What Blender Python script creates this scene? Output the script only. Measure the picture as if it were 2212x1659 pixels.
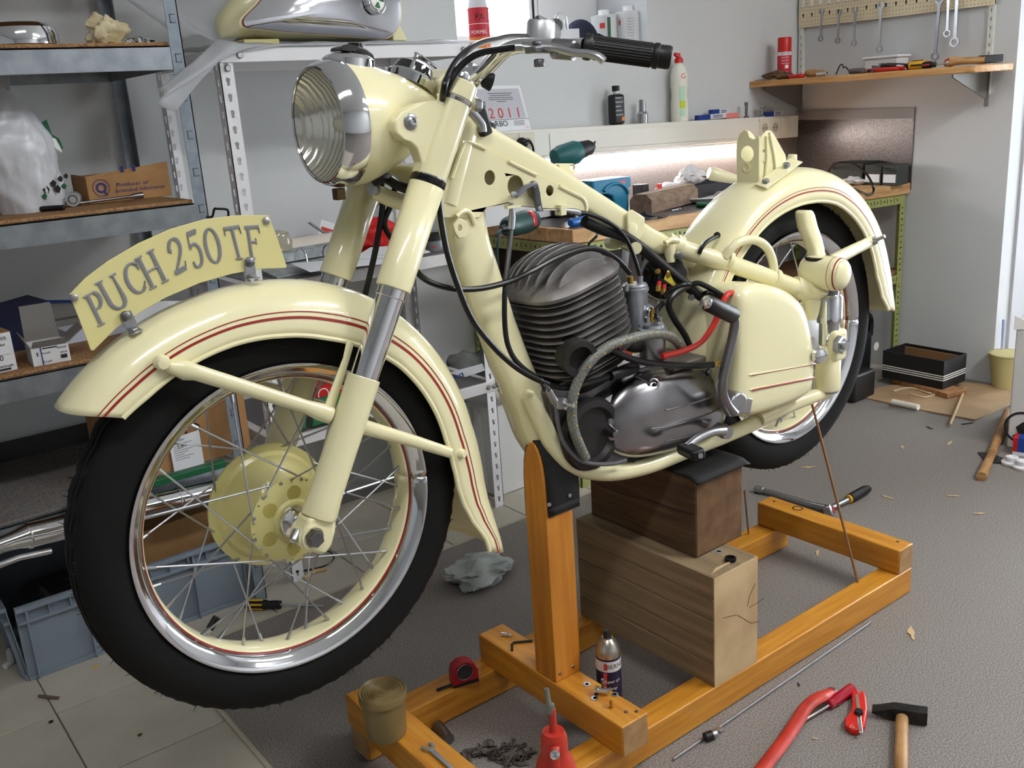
import bpy, bmesh, math, random
from math import sin, cos, pi, radians, sqrt, atan2, hypot
from mathutils import Vector as V, Matrix, Quaternion
from mathutils.geometry import tessellate_polygon
random.seed(7)
scene = bpy.context.scene
COL = scene.collection
for o in list(bpy.data.objects): bpy.data.objects.remove(o, do_unlink=True)

# ---------------------------------------------------------------- camera
IW, IH = 2212.0, 1659.0
CAMH = 1.275
FPX, PITCH, ROLL, YAW = 2067.0, radians(16.27), radians(-3.87), radians(37.0)
FW = V((sin(YAW)*cos(PITCH), cos(YAW)*cos(PITCH), -sin(PITCH)))
_r0 = V((cos(YAW), -sin(YAW), 0)); _u0 = _r0.cross(FW)
RT = cos(ROLL)*_r0 + sin(ROLL)*_u0
UP = -sin(ROLL)*_r0 + cos(ROLL)*_u0
EYE = V((0, 0, CAMH))
cam_d = bpy.data.cameras.new('camera'); cam = bpy.data.objects.new('camera', cam_d); COL.objects.link(cam)
cam_d.sensor_width = 36; cam_d.sensor_fit = 'HORIZONTAL'; cam_d.lens = FPX/IW*36
cam_d.clip_start = 0.02
M3 = Matrix((RT, UP, -FW)).transposed()
cam.matrix_world = Matrix.Translation(EYE) @ M3.to_4x4()
scene.camera = cam

# ---------------------------------------------------------------- world, light, exposure
scene.view_settings.view_transform = 'Standard'
scene.view_settings.look = 'None'
scene.view_settings.exposure = EXPOSURE = 2.25
scene.view_settings.gamma = 1.0
scene.view_settings.use_curve_mapping = False
world = bpy.data.worlds.new('overcast_sky'); scene.world = world; world.use_nodes = True
bg = world.node_tree.nodes['Background']
bg.inputs[0].default_value = (0.86, 0.93, 1.0, 1); bg.inputs[1].default_value = 3.2
scene.cycles.max_bounces = 8
scene.cycles.use_denoising = True
def area_light(name, loc, size_x, size_y, watts, color, target):
    d = bpy.data.lights.new(name, 'AREA'); d.shape = 'RECTANGLE'; d.size = size_x; d.size_y = size_y
    d.energy = watts; d.color = color
    o = bpy.data.objects.new(name, d); COL.objects.link(o); o.location = loc
    o.rotation_euler = (V(target)-V(loc)).to_track_quat('-Z', 'Y').to_euler()
    return o

# ---------------------------------------------------------------- pixel -> world (tracing the photograph onto known planes)
def ray(x, y): return FW + (x-IW/2)/FPX*RT - (y-IH/2)/FPX*UP
def PZ(x, y, z=0.0): d = ray(x, y); return EYE + d*((z-CAMH)/d.z)
def PY(x, y, Y): d = ray(x, y); return EYE + d*(Y/d.y)
def PX(x, y, X): d = ray(x, y); return EYE + d*(X/d.x)

# ---------------------------------------------------------------- materials
def srgb(c):
    f = lambda u: (u/12.92 if u <= 0.04045 else ((u+0.055)/1.055)**2.4)
    return (f(c[0]/255), f(c[1]/255), f(c[2]/255), 1.0)
MATS = {}
def mat(name, col, rough=0.5, metal=0.0, coat=0.0, col2=None, scale=20, detail=3, bump=0.0, bscale=80, stretch=None,
        trans=0.0, ior=1.45, emit=0.0, alpha=1.0, contrast=(0.35, 0.65), rvar=0.0, spec=0.5, kind='noise'):
    if name in MATS: return MATS[name]
    m = bpy.data.materials.new(name); m.use_nodes = True
    nt = m.node_tree; N = nt.nodes; L = nt.links; b = N['Principled BSDF']
    b.inputs['Base Color'].default_value = srgb(col)
    b.inputs['Roughness'].default_value = rough; b.inputs['Metallic'].default_value = metal
    b.inputs['Coat Weight'].default_value = coat; b.inputs['Coat Roughness'].default_value = 0.06
    b.inputs['IOR'].default_value = ior; b.inputs['Transmission Weight'].default_value = trans
    b.inputs['Specular IOR Level'].default_value = spec
    b.inputs['Alpha'].default_value = alpha
    if emit:
        b.inputs['Emission Color'].default_value = srgb(col); b.inputs['Emission Strength'].default_value = emit
    tc = None
    def coords():
        nonlocal tc
        if tc is None:
            t = N.new('ShaderNodeTexCoord'); mp = N.new('ShaderNodeMapping')
            L.new(t.outputs['Object'], mp.inputs['Vector'])
            if stretch: mp.inputs['Scale'].default_value = stretch
            tc = mp
        return tc.outputs['Vector']
    if col2 is not None:
        if kind == 'wave':
            n = N.new('ShaderNodeTexWave'); n.inputs['Scale'].default_value = scale; n.inputs['Distortion'].default_value = 6.0
            n.inputs['Detail'].default_value = detail; n.inputs['Detail Scale'].default_value = 1.5
            n.bands_direction = 'Z'
        elif kind == 'voronoi':
            n = N.new('ShaderNodeTexVoronoi'); n.inputs['Scale'].default_value = scale
        else:
            n = N.new('ShaderNodeTexNoise'); n.inputs['Scale'].default_value = scale; n.inputs['Detail'].default_value = detail
        L.new(coords(), n.inputs['Vector'])
        r = N.new('ShaderNodeValToRGB'); r.color_ramp.elements[0].position = contrast[0]; r.color_ramp.elements[1].position = contrast[1]
        r.color_ramp.elements[0].color = srgb(col); r.color_ramp.elements[1].color = srgb(col2)
        L.new(n.outputs[0], r.inputs['Fac']); L.new(r.outputs['Color'], b.inputs['Base Color'])
        if rvar:
            mr = N.new('ShaderNodeMapRange'); mr.inputs['To Min'].default_value = rough-rvar; mr.inputs['To Max'].default_value = rough+rvar
            L.new(n.outputs[0], mr.inputs['Value']); L.new(mr.outputs[0], b.inputs['Roughness'])
    if bump:
        n2 = N.new('ShaderNodeTexNoise'); n2.inputs['Scale'].default_value = bscale; n2.inputs['Detail'].default_value = 4
        L.new(coords(), n2.inputs['Vector'])
        bp = N.new('ShaderNodeBump'); bp.inputs['Strength'].default_value = bump; bp.inputs['Distance'].default_value = 0.004
        L.new(n2.outputs[0], bp.inputs['Height']); L.new(bp.outputs[0], b.inputs['Normal'])
    MATS[name] = m
    return m

CREAM = mat('cream_enamel', (238, 231, 186), 0.3, coat=0.6)
CREAM2 = mat('cream_enamel_dull', (202, 193, 128), 0.42, coat=0.25)
RED = mat('red_pinstripe', (150, 26, 18), 0.35, coat=0.4)
CHROME = mat('chrome', (225, 226, 230), 0.07, 1.0)
ZINC = mat('zinc_plated', (176, 178, 182), 0.32, 1.0)
STEEL = mat('bare_steel', (128, 128, 132), 0.38, 1.0)
ALU = mat('cast_aluminium', (138, 136, 138), 0.4, 0.9, col2=(104, 102, 104), scale=9, bump=0.12, bscale=60, rvar=0.06)
POLISH = mat('polished_aluminium', (170, 168, 171), 0.24, 1.0, col2=(126, 124, 127), scale=7, bump=0.05, bscale=18, rvar=0.06)
FIN = mat('grey_cast_fins', (150, 146, 144), 0.5, 0.6, col2=(104, 100, 99), scale=12, bump=0.2, bscale=120)
DARKFIN = mat('sooty_cast_iron', (62, 58, 57), 0.65, 0.4, col2=(30, 28, 28), scale=18, bump=0.2, bscale=120)
TYRE = mat('tyre_rubber', (20, 20, 20), 0.75, spec=0.25, bump=0.08, bscale=200)
RUBBER = mat('black_rubber', (14, 14, 15), 0.45)
GLOSSBLACK = mat('gloss_black', (10, 10, 11), 0.16, coat=0.5)
CABLE = mat('black_cable', (13, 13, 14), 0.34)
GLASS = mat('clear_glass', (255, 255, 255), 0.02, trans=1.0, ior=1.45)
ORANGEWOOD = mat('orange_varnished_pine', (206, 144, 46), 0.42, coat=0.2, col2=(184, 118, 32), scale=5, detail=6, stretch=(1, 14, 14), bump=0.05, bscale=30)
ORANGEWOODY = mat('orange_varnished_pine_across', (206, 144, 46), 0.42, coat=0.2, col2=(184, 118, 32), scale=5, detail=6, stretch=(14, 1, 14), bump=0.05, bscale=30)
ORANGEWOODZ = mat('orange_varnished_pine_upright', (204, 138, 46), 0.42, coat=0.2, col2=(184, 112, 34), scale=5, detail=6, stretch=(14, 14, 1), bump=0.05, bscale=30)
ENDGRAIN = mat('sawn_end_grain', (176, 140, 96), 0.7, col2=(150, 112, 72), scale=30, detail=5)
PALEWOOD = mat('pale_sawn_timber', (196, 172, 132), 0.75, col2=(160, 134, 98), scale=4, detail=7, stretch=(1, 16, 16), bump=0.15, bscale=50)
PALEEND = mat('pale_timber_end', (204, 178, 136), 0.8, col2=(168, 138, 98), scale=6, detail=7, bump=0.15, bscale=60)
BROWNWOOD = mat('weathered_brown_timber', (112, 84, 56), 0.75, col2=(80, 58, 38), scale=4, detail=7, stretch=(1, 18, 18), bump=0.15, bscale=50)
BEECH = mat('beech_wood', (206, 160, 104), 0.5, col2=(178, 126, 74), scale=5, detail=6, stretch=(12, 1, 12))
BENCHWOOD = mat('bench_pine', (218, 178, 126), 0.55, col2=(178, 134, 86), scale=4, detail=6, stretch=(1.5, 9, 9), bump=0.08)
HANDLEWOOD = mat('ash_handle', (182, 142, 92), 0.55, col2=(140, 100, 60), scale=6, detail=5, stretch=(2, 2, 14))
CHIPBOARD = mat('chipboard', (168, 128, 84), 0.8, col2=(120, 86, 54), scale=160, detail=2)
WHITEPAINT = mat('white_powder_coat', (226, 226, 228), 0.4)
GALV = mat('galvanised_steel', (158, 164, 170), 0.42, 0.85, col2=(138, 144, 152), scale=26, detail=4)
GALVFLAT = mat('galvanised_post', (142, 152, 162), 0.5, 0.4, col2=(128, 138, 148), scale=40)
GREENFRAME = mat('olive_green_enamel', (152, 158, 92), 0.5)
WALLM = mat('grey_white_plaster', (206, 208, 209), 0.85, bump=0.06, bscale=140)
CEILM = mat('white_ceiling', (228, 228, 226), 0.9, bump=0.03)
WINDOWWHITE = mat('white_window_frame', (232, 232, 232), 0.4)
FLOORM = mat('speckled_vinyl_floor', (97, 92, 88), 0.6, col2=(152, 144, 138), scale=330, detail=1, contrast=(0.36, 0.66))
TILEM = mat('beige_floor_tile', (188, 182, 168), 0.45, col2=(178, 171, 156), scale=8, detail=5)
GROUT = mat('grey_grout', (120, 116, 108), 0.9)
SPLASH = mat('speckled_splashback', (150, 140, 136), 0.34, col2=(112, 102, 99), scale=260, detail=2, contrast=(0.3, 0.7), spec=0.8)
TRUNKM = mat('cream_white_plastic', (226, 224, 214), 0.45)
SOCKETM = mat('socket_cream', (214, 208, 190), 0.45)
CARD = mat('brown_cardboard', (176, 134, 88), 0.85, col2=(164, 122, 78), scale=14, bump=0.04)
CARDIN = mat('cardboard_edge', (140, 104, 68), 0.9)
WHITEBOX = mat('white_carton', (214, 214, 216), 0.6)
PAPER = mat('white_paper', (226, 228, 232), 0.85)
INK = mat('black_ink', (30, 30, 34), 0.7)
BLUEINK = mat('navy_ink', (44, 46, 120), 0.7)
REDINK = mat('red_ink', (206, 60, 54), 0.7)
WHITEINK = mat('white_ink', (240, 238, 232), 0.6)
BLUEBOX = mat('blue_carton', (28, 62, 140), 0.5)
DARKBLUE = mat('dark_navy_cloth', (26, 30, 52), 0.9, bump=0.15, bscale=200)
CRATEM = mat('grey_blue_plastic', (128, 140, 152), 0.5)
BLACKPL = mat('black_plastic', (24, 24, 26), 0.5)
TEAL = mat('teal_tool_plastic', (24, 92, 92), 0.45)
MAKBLUE = mat('blue_tool_plastic', (38, 124, 160), 0.4)
REDPL = mat('red_plastic', (196, 30, 28), 0.35)
REDMETAL = mat('red_painted_steel', (196, 56, 40), 0.42, col2=(172, 44, 32), scale=30)
YELLOWPL = mat('yellow_plastic', (226, 172, 26), 0.4)
GREENPL = mat('green_plastic', (18, 92, 56), 0.45)
FOLDER = mat('grey_marbled_card', (176, 182, 184), 0.6, col2=(140, 146, 148), scale=30)
RAGM = mat('grey_rag', (176, 182, 178), 0.95, col2=(150, 156, 152), scale=10, bump=0.3, bscale=90)
CLOTHM = mat('cream_rag', (224, 214, 182), 0.95, col2=(186, 168, 124), scale=16, bump=0.3, bscale=70)
FILM = mat('milky_plastic_film', (214, 216, 220), 0.38, trans=0.35, alpha=0.6, ior=1.2)
BAGM = mat('white_plastic_bag', (206, 208, 214), 0.3, spec=0.7, bump=1.0, bscale=16)
PALEYELLOW = mat('pale_yellow_plastic', (192, 180, 126), 0.6)
PEGM = mat('tan_pegboard', (228, 214, 180), 0.6)
BRASS = mat('brass', (186, 148, 66), 0.3, 1.0)
CLEARPL = mat('clear_plastic', (236, 240, 242), 0.12, trans=0.85, ior=1.3)
TUBM = mat('cloudy_yellow_plastic', (196, 176, 124), 0.3, trans=0.7, ior=1.3)
AMBERLIQ = mat('old_brown_grease', (122, 92, 48), 0.5)
LENSG = mat('headlamp_glass', (238, 240, 236), 0.08, trans=0.9, ior=1.3)
LAMP = mat('lit_fluorescent_tube', (255, 248, 244), 0.4, emit=9.0)
LAMPA = mat('lit_ceiling_diffuser_strong', (250, 250, 250), 0.4, emit=8.5)
LAMPC = mat('lit_ceiling_diffuser', (250, 250, 250), 0.4, emit=5.5)

# ---------------------------------------------------------------- mesh building
class MB:
    def __init__(s): s.v = []; s.f = []; s.m = []; s.xf = None
    def add(s, vs, fs, mi=0):
        k = len(s.v)
        if s.xf is not None: vs = [s.xf @ V(p) for p in vs]
        s.v += [tuple(p) for p in vs]; s.f += [tuple(k+i for i in f) for f in fs]; s.m += [mi]*len(fs); return s
    def box(s, c, size, rot=None, mi=0):
        c = V(c); hx, hy, hz = size[0]/2, size[1]/2, size[2]/2
        vs = [V((x, y, z)) for z in (-hz, hz) for y in (-hy, hy) for x in (-hx, hx)]
        if rot is not None: vs = [rot @ p for p in vs]
        vs = [p+c for p in vs]
        return s.add(vs, [(0, 2, 3, 1), (4, 5, 7, 6), (0, 1, 5, 4), (2, 6, 7, 3), (0, 4, 6, 2), (1, 3, 7, 5)], mi)
    def bx(s, x0, x1, y0, y1, z0, z1, mi=0): return s.box(((x0+x1)/2, (y0+y1)/2, (z0+z1)/2), (abs(x1-x0), abs(y1-y0), abs(z1-z0)), None, mi)
    def hexa(s, a, mi=0):            # 8 corners: bottom loop 4, top loop 4 (counter clockwise from above)
        return s.add(a, [(3, 2, 1, 0), (4, 5, 6, 7), (0, 1, 5, 4), (1, 2, 6, 5), (2, 3, 7, 6), (3, 0, 4, 7)], mi)
    def prism(s, pts, O, U, W, d, mi=0, holes=(), hole_mi=None):   # polygon (2D pts in U,W) extruded by d along U x W
        O, U, W = V(O), V(U).normalized(), V(W).normalized(); Nn = U.cross(W)
        loops = [list(pts)]+[list(h) for h in holes]
        tris = tessellate_polygon([[V((p[0], p[1], 0)) for p in l] for l in loops])
        allp = [p for l in loops for p in l]; n = len(allp)
        vs = [O+U*p[0]+W*p[1] for p in allp]; vs += [p+Nn*d for p in vs]
        fs = []
        for t in tris:
            a, b, c = (allp[i] for i in t)
            if (b[0]-a[0])*(c[1]-a[1])-(b[1]-a[1])*(c[0]-a[0]) < 0: t = (t[0], t[2], t[1])
            if d < 0: t = (t[0], t[2], t[1])
            fs.append((t[2], t[1], t[0])); fs.append((t[0]+n, t[1]+n, t[2]+n))
        s.add(vs, fs, mi)
        k = 0; sf = []
        for li, l in enumerate(loops):
            ar = sum(l[i][0]*l[(i+1) % len(l)][1]-l[(i+1) % len(l)][0]*l[i][1] for i in range(len(l)))
            fl = (ar > 0) ^ (li > 0) ^ (d < 0)
            for i in range(len(l)):
                a, b = k+i, k+(i+1) % len(l)
                sf.append((a, b, b+n, a+n) if fl else (b, a, a+n, b+n))
            k += len(l)
        base = len(s.v)-len(vs)
        s.f += [tuple(base+i for i in f) for f in sf]; s.m += [mi]*len(sf)
        return s
    def grid(s, rings, closed=True, cap=True, mi=0):
        n = len(rings[0]); vs = [p for r in rings for p in r]; fs = []
        for i in range(len(rings)-1):
            for j in range(n if closed else n-1):
                a, b = i*n+j, i*n+(j+1) % n
                fs.append((a, b, b+n, a+n))
        if cap and closed:
            fs.append(tuple(range(n-1, -1, -1))); k = (len(rings)-1)*n; fs.append(tuple(range(k, k+n)))
        return s.add(vs, fs, mi)
    def tube(s, pts, r, n=10, cap=True, mi=0, closed=False, flat=None):
        pts = [V(p) for p in pts]; N = len(pts)
        rs = r if isinstance(r, (list, tuple)) else [r]*N
        T = []
        for i in range(N):
            if closed: t = pts[(i+1) % N]-pts[i-1]
            else: t = pts[min(i+1, N-1)]-pts[max(i-1, 0)]
            T.append(t.normalized())
        ref = V((0, 0, 1)) if abs(T[0].z) < 0.9 else V((1, 0, 0))
        u = T[0].cross(ref).normalized(); rings = []
        for i in range(N):
            u = (u-T[i]*u.dot(T[i])).normalized(); w = T[i].cross(u)
            fa = (1, 1) if flat is None else flat
            rings.append([pts[i]+(u*cos(2*pi*k/n)*fa[0]+w*sin(2*pi*k/n)*fa[1])*rs[i] for k in range(n)])
        if closed:
            rings.append(rings[0]); return s.grid(rings, True, False, mi)
        return s.grid(rings, True, cap, mi)
    def lathe(s, prof, O, axis, n=24, mi=0, a0=0.0, a1=2*pi, ref=None, cap=True):   # prof: (radius, height along axis)
        O = V(O); A = V(axis).normalized()
        ref = V(ref) if ref is not None else (V((0, 0, 1)) if abs(A.z) < 0.9 else V((1, 0, 0)))
        u = (ref-A*ref.dot(A)).normalized(); w = A.cross(u)
        full = abs(a1-a0-2*pi) < 1e-6; m = n if full else n+1
        rings = [[O+A*h+(u*cos(a0+(a1-a0)*k/n)+w*sin(a0+(a1-a0)*k/n))*max(r, 1e-5) for k in range(m)] for r, h in prof]
        return s.grid(rings, full, full and cap, mi)
    def sphere(s, c, r, n=14, m=8, mi=0, rot=None):
        if not isinstance(r, (tuple, list)): r = (r, r, r)
        rings = []
        for i in range(m+1):
            a = -pi/2+pi*i/m; q = max(cos(a), 1e-4)
            ring = [V((r[0]*q*cos(2*pi*k/n), r[1]*q*sin(2*pi*k/n), r[2]*sin(a))) for k in range(n)]
            if rot is not None: ring = [rot @ p for p in ring]
            rings.append([p+V(c) for p in ring])
        return s.grid(rings, True, True, mi)
    def hexnut(s, O, axis, r, h, mi=0): return s.lathe([(r, 0), (r, h*0.85), (r*0.86, h)], O, axis, 6, mi)
    def build(s, name, mats, parent=None, bevel=0.0, angle=38, seg=2, origin=None, subsurf=0, solid=0.0):
        vs = [V(p) for p in s.v]
        if origin is None:
            lo = [min(p[i] for p in vs) for i in range(3)]; hi = [max(p[i] for p in vs) for i in range(3)]
            origin = V(((lo[0]+hi[0])/2, (lo[1]+hi[1])/2, lo[2]))
        origin = V(origin)
        me = bpy.data.meshes.new(name); me.from_pydata([p-origin for p in vs], [], s.f)
        if not isinstance(mats, (list, tuple)): mats = [mats]
        for m in mats: me.materials.append(m)
        me.polygons.foreach_set('material_index', s.m)
        me.polygons.foreach_set('use_smooth', [True]*len(s.f))
        me.update(); me.set_sharp_from_angle(angle=radians(angle))
        o = bpy.data.objects.new(name, me); COL.objects.link(o); o.location = origin
        WLOC[o] = origin
        if parent is not None: setparent(o, parent)
        if solid:
            md = o.modifiers.new('thickness', 'SOLIDIFY'); md.thickness = solid; md.offset = 0
        if bevel:
            md = o.modifiers.new('rounded_edges', 'BEVEL'); md.width = bevel; md.segments = seg; md.limit_method = 'ANGLE'; md.angle_limit = radians(40)
        if subsurf:
            md = o.modifiers.new('smooth', 'SUBSURF'); md.levels = subsurf; md.render_levels = subsurf
        return o
WLOC = {}
def setparent(o, parent):
    o.parent = parent; o.matrix_parent_inverse = Matrix.Translation(-WLOC[parent])
def thing(name, label, cat, loc, group=None):
    o = bpy.data.objects.new(name, None); COL.objects.link(o); o.location = V(loc); o.empty_display_size = 0.05
    WLOC[o] = V(loc); return tag(o, label, cat, group)
def part(name, parent, loc=None, label=None):          # an Empty that groups the sub-parts of a part
    o = bpy.data.objects.new(name, None); COL.objects.link(o); o.location = V(loc) if loc is not None else WLOC[parent]
    WLOC[o] = V(o.location); o.empty_display_size = 0.03; setparent(o, parent)
    if label: o['label'] = label
    return o
def tag(o, label, cat, group=None):
    o['label'] = label; o['category'] = cat
    if group: o['group'] = group
    return o
def lab(o, label): o['label'] = label; return o
def struct(o, label=None):
    o['kind'] = 'structure'
    if label: o['label'] = label
    return o
def stuff(o): o['kind'] = 'stuff'; return o
def dup(root, loc, rotz=None, label=None, group=None):
    def cp(o, par):
        c = o.copy(); COL.objects.link(c)
        if par is not None: c.parent = par
        for ch in list(o.children): cp(ch, c)
        return c
    r = cp(root, None); r.location = V(loc)
    if rotz is not None: r.rotation_euler = (0, 0, rotz)
    if label: r['label'] = label
    if group: r['group'] = group
    return r
def spline(pts, n=8, closed=False):
    pts = [V(p) for p in pts]; N = len(pts); out = []
    rng = range(N if closed else N-1)
    for i in rng:
        if closed: p0, p1, p2, p3 = pts[i-1], pts[i], pts[(i+1) % N], pts[(i+2) % N]
        else: p0, p1, p2, p3 = pts[max(i-1, 0)], pts[i], pts[i+1], pts[min(i+2, N-1)]
        for k in range(n):
            t = k/n
            out.append(0.5*((2*p1)+(p2-p0)*t+(2*p0-5*p1+4*p2-p3)*t*t+(3*p1-p0-3*p2+p3)*t**3))
    if not closed: out.append(pts[-1])
    return out
def circ(cx, cy, r, n=12, ry=None): return [(cx+r*cos(2*pi*k/n), cy+(ry or r)*sin(2*pi*k/n)) for k in range(n)]
def rrect(x0, x1, y0, y1, r, n=4):
    out = []
    for cx, cy, a in ((x1-r, y1-r, 0), (x0+r, y1-r, pi/2), (x0+r, y0+r, pi), (x1-r, y0+r, 3*pi/2)):
        out += [(cx+r*cos(a+pi/2*k/n), cy+r*sin(a+pi/2*k/n)) for k in range(n+1)]
    return out
def keyhole(x, y, s):   # wide round top, narrow slot below
    pts = [(x+s*cos(a), y+s*sin(a)) for a in [radians(-50+280*k/8) for k in range(9)]]
    return pts+[(x-s*0.6, y-s*2.3), (x+s*0.6, y-s*2.3)]
_FONT = {}
def text_mesh(txt, size, align='CENTER'):
    key = (txt, align)
    if key not in _FONT:
        cu = bpy.data.curves.new('letters', 'FONT'); cu.body = txt; cu.size = 1.0; cu.align_x = align; cu.align_y = 'CENTER'; cu.resolution_u = 3
        ob = bpy.data.objects.new('letters', cu); COL.objects.link(ob)
        bpy.context.view_layer.update()
        me = ob.evaluated_get(bpy.context.evaluated_depsgraph_get()).to_mesh()
        _FONT[key] = ([tuple(v.co) for v in me.vertices], [tuple(p.vertices) for p in me.polygons])
        bpy.data.objects.remove(ob); bpy.data.curves.remove(cu)
    vs, fs = _FONT[key]
    return [(a*size, b*size) for a, b, _ in vs], fs
def write(mb, txt, size, O, U, W, lift=0.0006, mi=0, sx=1.0, align='CENTER', fn=None, slant=0.0):
    vs, fs = text_mesh(txt, size, align); O, U, W = V(O), V(U).normalized(), V(W).normalized(); Nn = U.cross(W)
    if fn: mb.add([fn(a*sx+slant*b, b) for a, b in vs], fs, mi)
    else: mb.add([O+U*(a*sx+slant*b)+W*b+Nn*lift for a, b in vs], fs, mi)
def on_cyl(C, r, ang, tilt=None):   # mapping (u, v) -> cylinder of radius r around vertical axis through C, centred on angle ang
    C = V(C)
    return lambda u, v: C+V((cos(ang+u/r)*r, sin(ang+u/r)*r, v))
X, Y, Z = V((1, 0, 0)), V((0, 1, 0)), V((0, 0, 1))

# ================================================================ THE SETTING
YB, XR = 2.883, 3.972                    # back wall, right wall
XE = 1.875                               # where the right wall ends (a jamb)
b = MB()
nx0, nx1, nz0, nz1, nd = 2.037, 2.974, 1.469, 2.30, 0.33
b.prism([(-2.6, 0), (XR, 0), (XR, 2.7), (-2.6, 2.7)], (0, YB+nd, 0), X, Z, nd, 0, holes=[[(nx0, nz0), (nx1, nz0), (nx1, nz1), (nx0, nz1)]])
struct(b.build('wall_back', [WALLM]))
b = MB(); b.bx(XR, XR+0.26, XE, YB+nd, 0, 2.7); struct(b.build('wall_right', [WALLM]))
b = MB(); b.bx(5.5, 5.7, 1.55, YB+nd, 0, 2.7); b.bx(5.5, 5.7, -2.6, -0.2, 0, 2.7); b.bx(5.5, 5.7, -0.2, 1.55, 2.15, 2.7); struct(b.build('wall_right_far', [WALLM]))
b = MB(); b.bx(XR+0.26, 5.5, YB, YB+nd, 0, 2.7); struct(b.build('wall_corridor', [WALLM]))
b = MB(); b.bx(-2.8, -2.6, -2.6, YB+nd, 0, 2.7); struct(b.build('wall_left', [WALLM]))
b = MB(); b.bx(-2.8, 5.7, -2.8, -2.6, 0, 2.7); struct(b.build('wall_front', [WALLM]))
b = MB(); b.bx(-2.8, 5.7, -2.8, YB+nd, 2.7, 2.8); struct(b.build('ceiling', [CEILM]))
# floor: speckled vinyl, with beige tiles along the left and the back
b = MB(); b.bx(0.572, 5.7, -2.8, 2.25, -0.1, 0.0); struct(b.build('floor', [FLOORM]))
b = MB(); b.bx(-2.8, 0.566, -2.8, YB, -0.1, -0.003); b.bx(0.566, 5.7, 2.25, YB, -0.1, -0.003)
tile_base = struct(b.build('floor', [GROUT]))
tx = [0.569-0.2895*k for k in range(7, -1, -1)]
ty = [1.892+0.301*k for k in range(-5, 4)]
proto = None
def tile(x0, x1, y0, y1):
    m = MB(); m.bx(x0+0.0016, x1-0.0016, y0+0.0016, y1-0.0016, -0.0029, 0.0); return m.build('tile', [TILEM], tile_base, bevel=0.0008, seg=1)
for i in range(len(tx)-1):
    for j in range(len(ty)):
        y0, y1 = ty[j], min(ty[j]+0.301, YB)
        if y1-y0 > 0.25:
            if proto is None: proto = tile(tx[i], tx[i+1], y0, y1); p0 = V(proto.location)
            else:
                c = proto.copy(); COL.objects.link(c); c.location = p0+V((tx[i]-tx[0], y0-ty[0], 0))
        else: tile(tx[i], tx[i+1], y0, y1)
for k in range(12):
    for y0, y1 in ((2.253, 2.494), (2.494, 2.795)): tile(0.569+0.2895*k, 0.569+0.2895*(k+1), y0, y1)
b = MB(); b.bx(0.564, 0.574, -2.6, 2.256, -0.001, 0.0025); b.bx(0.564, 3.97, 2.246, 2.256, -0.001, 0.0025); struct(b.build('trim_1', [mat('worn_edge_strip', (176, 166, 146), 0.5)]))
# window in its deep niche
w = struct(MB().bx(nx0, nx1, 3.17, 3.213, nz0, nz0+0.035).bx(nx0, nx0+0.05, 3.17, 3.213, nz0, nz1).bx(2.655, nx1, 3.17, 3.213, nz0, nz1).bx(nx0, nx1, 3.17, 3.213, nz1-0.05, nz1).build('window_1', [WINDOWWHITE], bevel=0.004))
b = MB(); s0, s1 = nx0+0.05, 2.655
b.bx(s0, s0+0.045, 3.18, 3.2, nz0+0.035, nz1-0.05).bx(s1-0.045, s1, 3.18, 3.2, nz0+0.035, nz1-0.05).bx(s0, s1, 3.18, 3.2, nz0+0.035, nz0+0.07).bx(s0, s1, 3.18, 3.2, nz1-0.09, nz1-0.05)
b.build('sash', [WINDOWWHITE], w, bevel=0.004)
MB().bx(s0+0.04, s1-0.04, 3.188, 3.192, nz0+0.06, nz1-0.08).build('pane', [GLASS], w)
MB().bx(s1-0.03, s1-0.022, 3.176, 3.18, nz0+0.07, nz1-0.09).build('gasket', [INK], w)
MB().bx(nx0, nx1, 2.87, 3.17, nz0-0.012, nz0+0.002).build('sill', [WINDOWWHITE], w, bevel=0.004)
# outer door with daylight at the far right (out of view)
d = struct(MB().bx(5.5, 5.6, -0.2, -0.1, 0, 2.15).bx(5.5, 5.6, 1.45, 1.55, 0, 2.15).bx(5.5, 5.6, -0.2, 1.55, 2.05, 2.15).bx(5.5, 5.6, -0.1, 1.45, 0, 0.1).build('door_1', [WINDOWWHITE]))
MB().bx(5.54, 5.545, -0.1, 1.45, 0.1, 2.05).build('pane', [GLASS], d)
# jamb trim on the end of the right wall
struct(MB().bx(XR+0.10, XR+0.26, XE-0.012, XE, 0, 2.7).build('trim_2', [mat('jamb_grey', (190, 190, 194), 0.6)], bevel=0.002))
struct(MB().bx(XR-0.011, XR, 1.99, 2.16, 0.0, 0.085).build('baseboard_right', [mat('grey_skirting', (140, 134, 128), 0.7)], bevel=0.002))

# ceiling lamps (out of view, they light the shop and show in the chrome)
for i, (x, y, lx, ly) in enumerate(((0.25, 0.3, 1.3, 0.28), (2.8, -0.3, 1.5, 0.42), (3.2, -1.8, 1.3, 0.28))):
    t = thing('ceiling_lamp', ('long ceiling lamp above the space in front of the motorcycle', 'long ceiling lamp near the middle of the ceiling', 'long ceiling lamp near the front wall')[i], 'ceiling lamp', (x, y, 2.62))
    MB().bx(x-lx/2, x+lx/2, y-ly/2, y+ly/2, 2.64, 2.698).build('housing', [WHITEPAINT], t, bevel=0.005)
    MB().bx(x-lx/2+0.03, x+lx/2-0.03, y-ly/2+0.03, y+ly/2-0.03, 2.63, 2.641).build('diffuser', [LAMPA if i == 1 else LAMPC], t)

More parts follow.
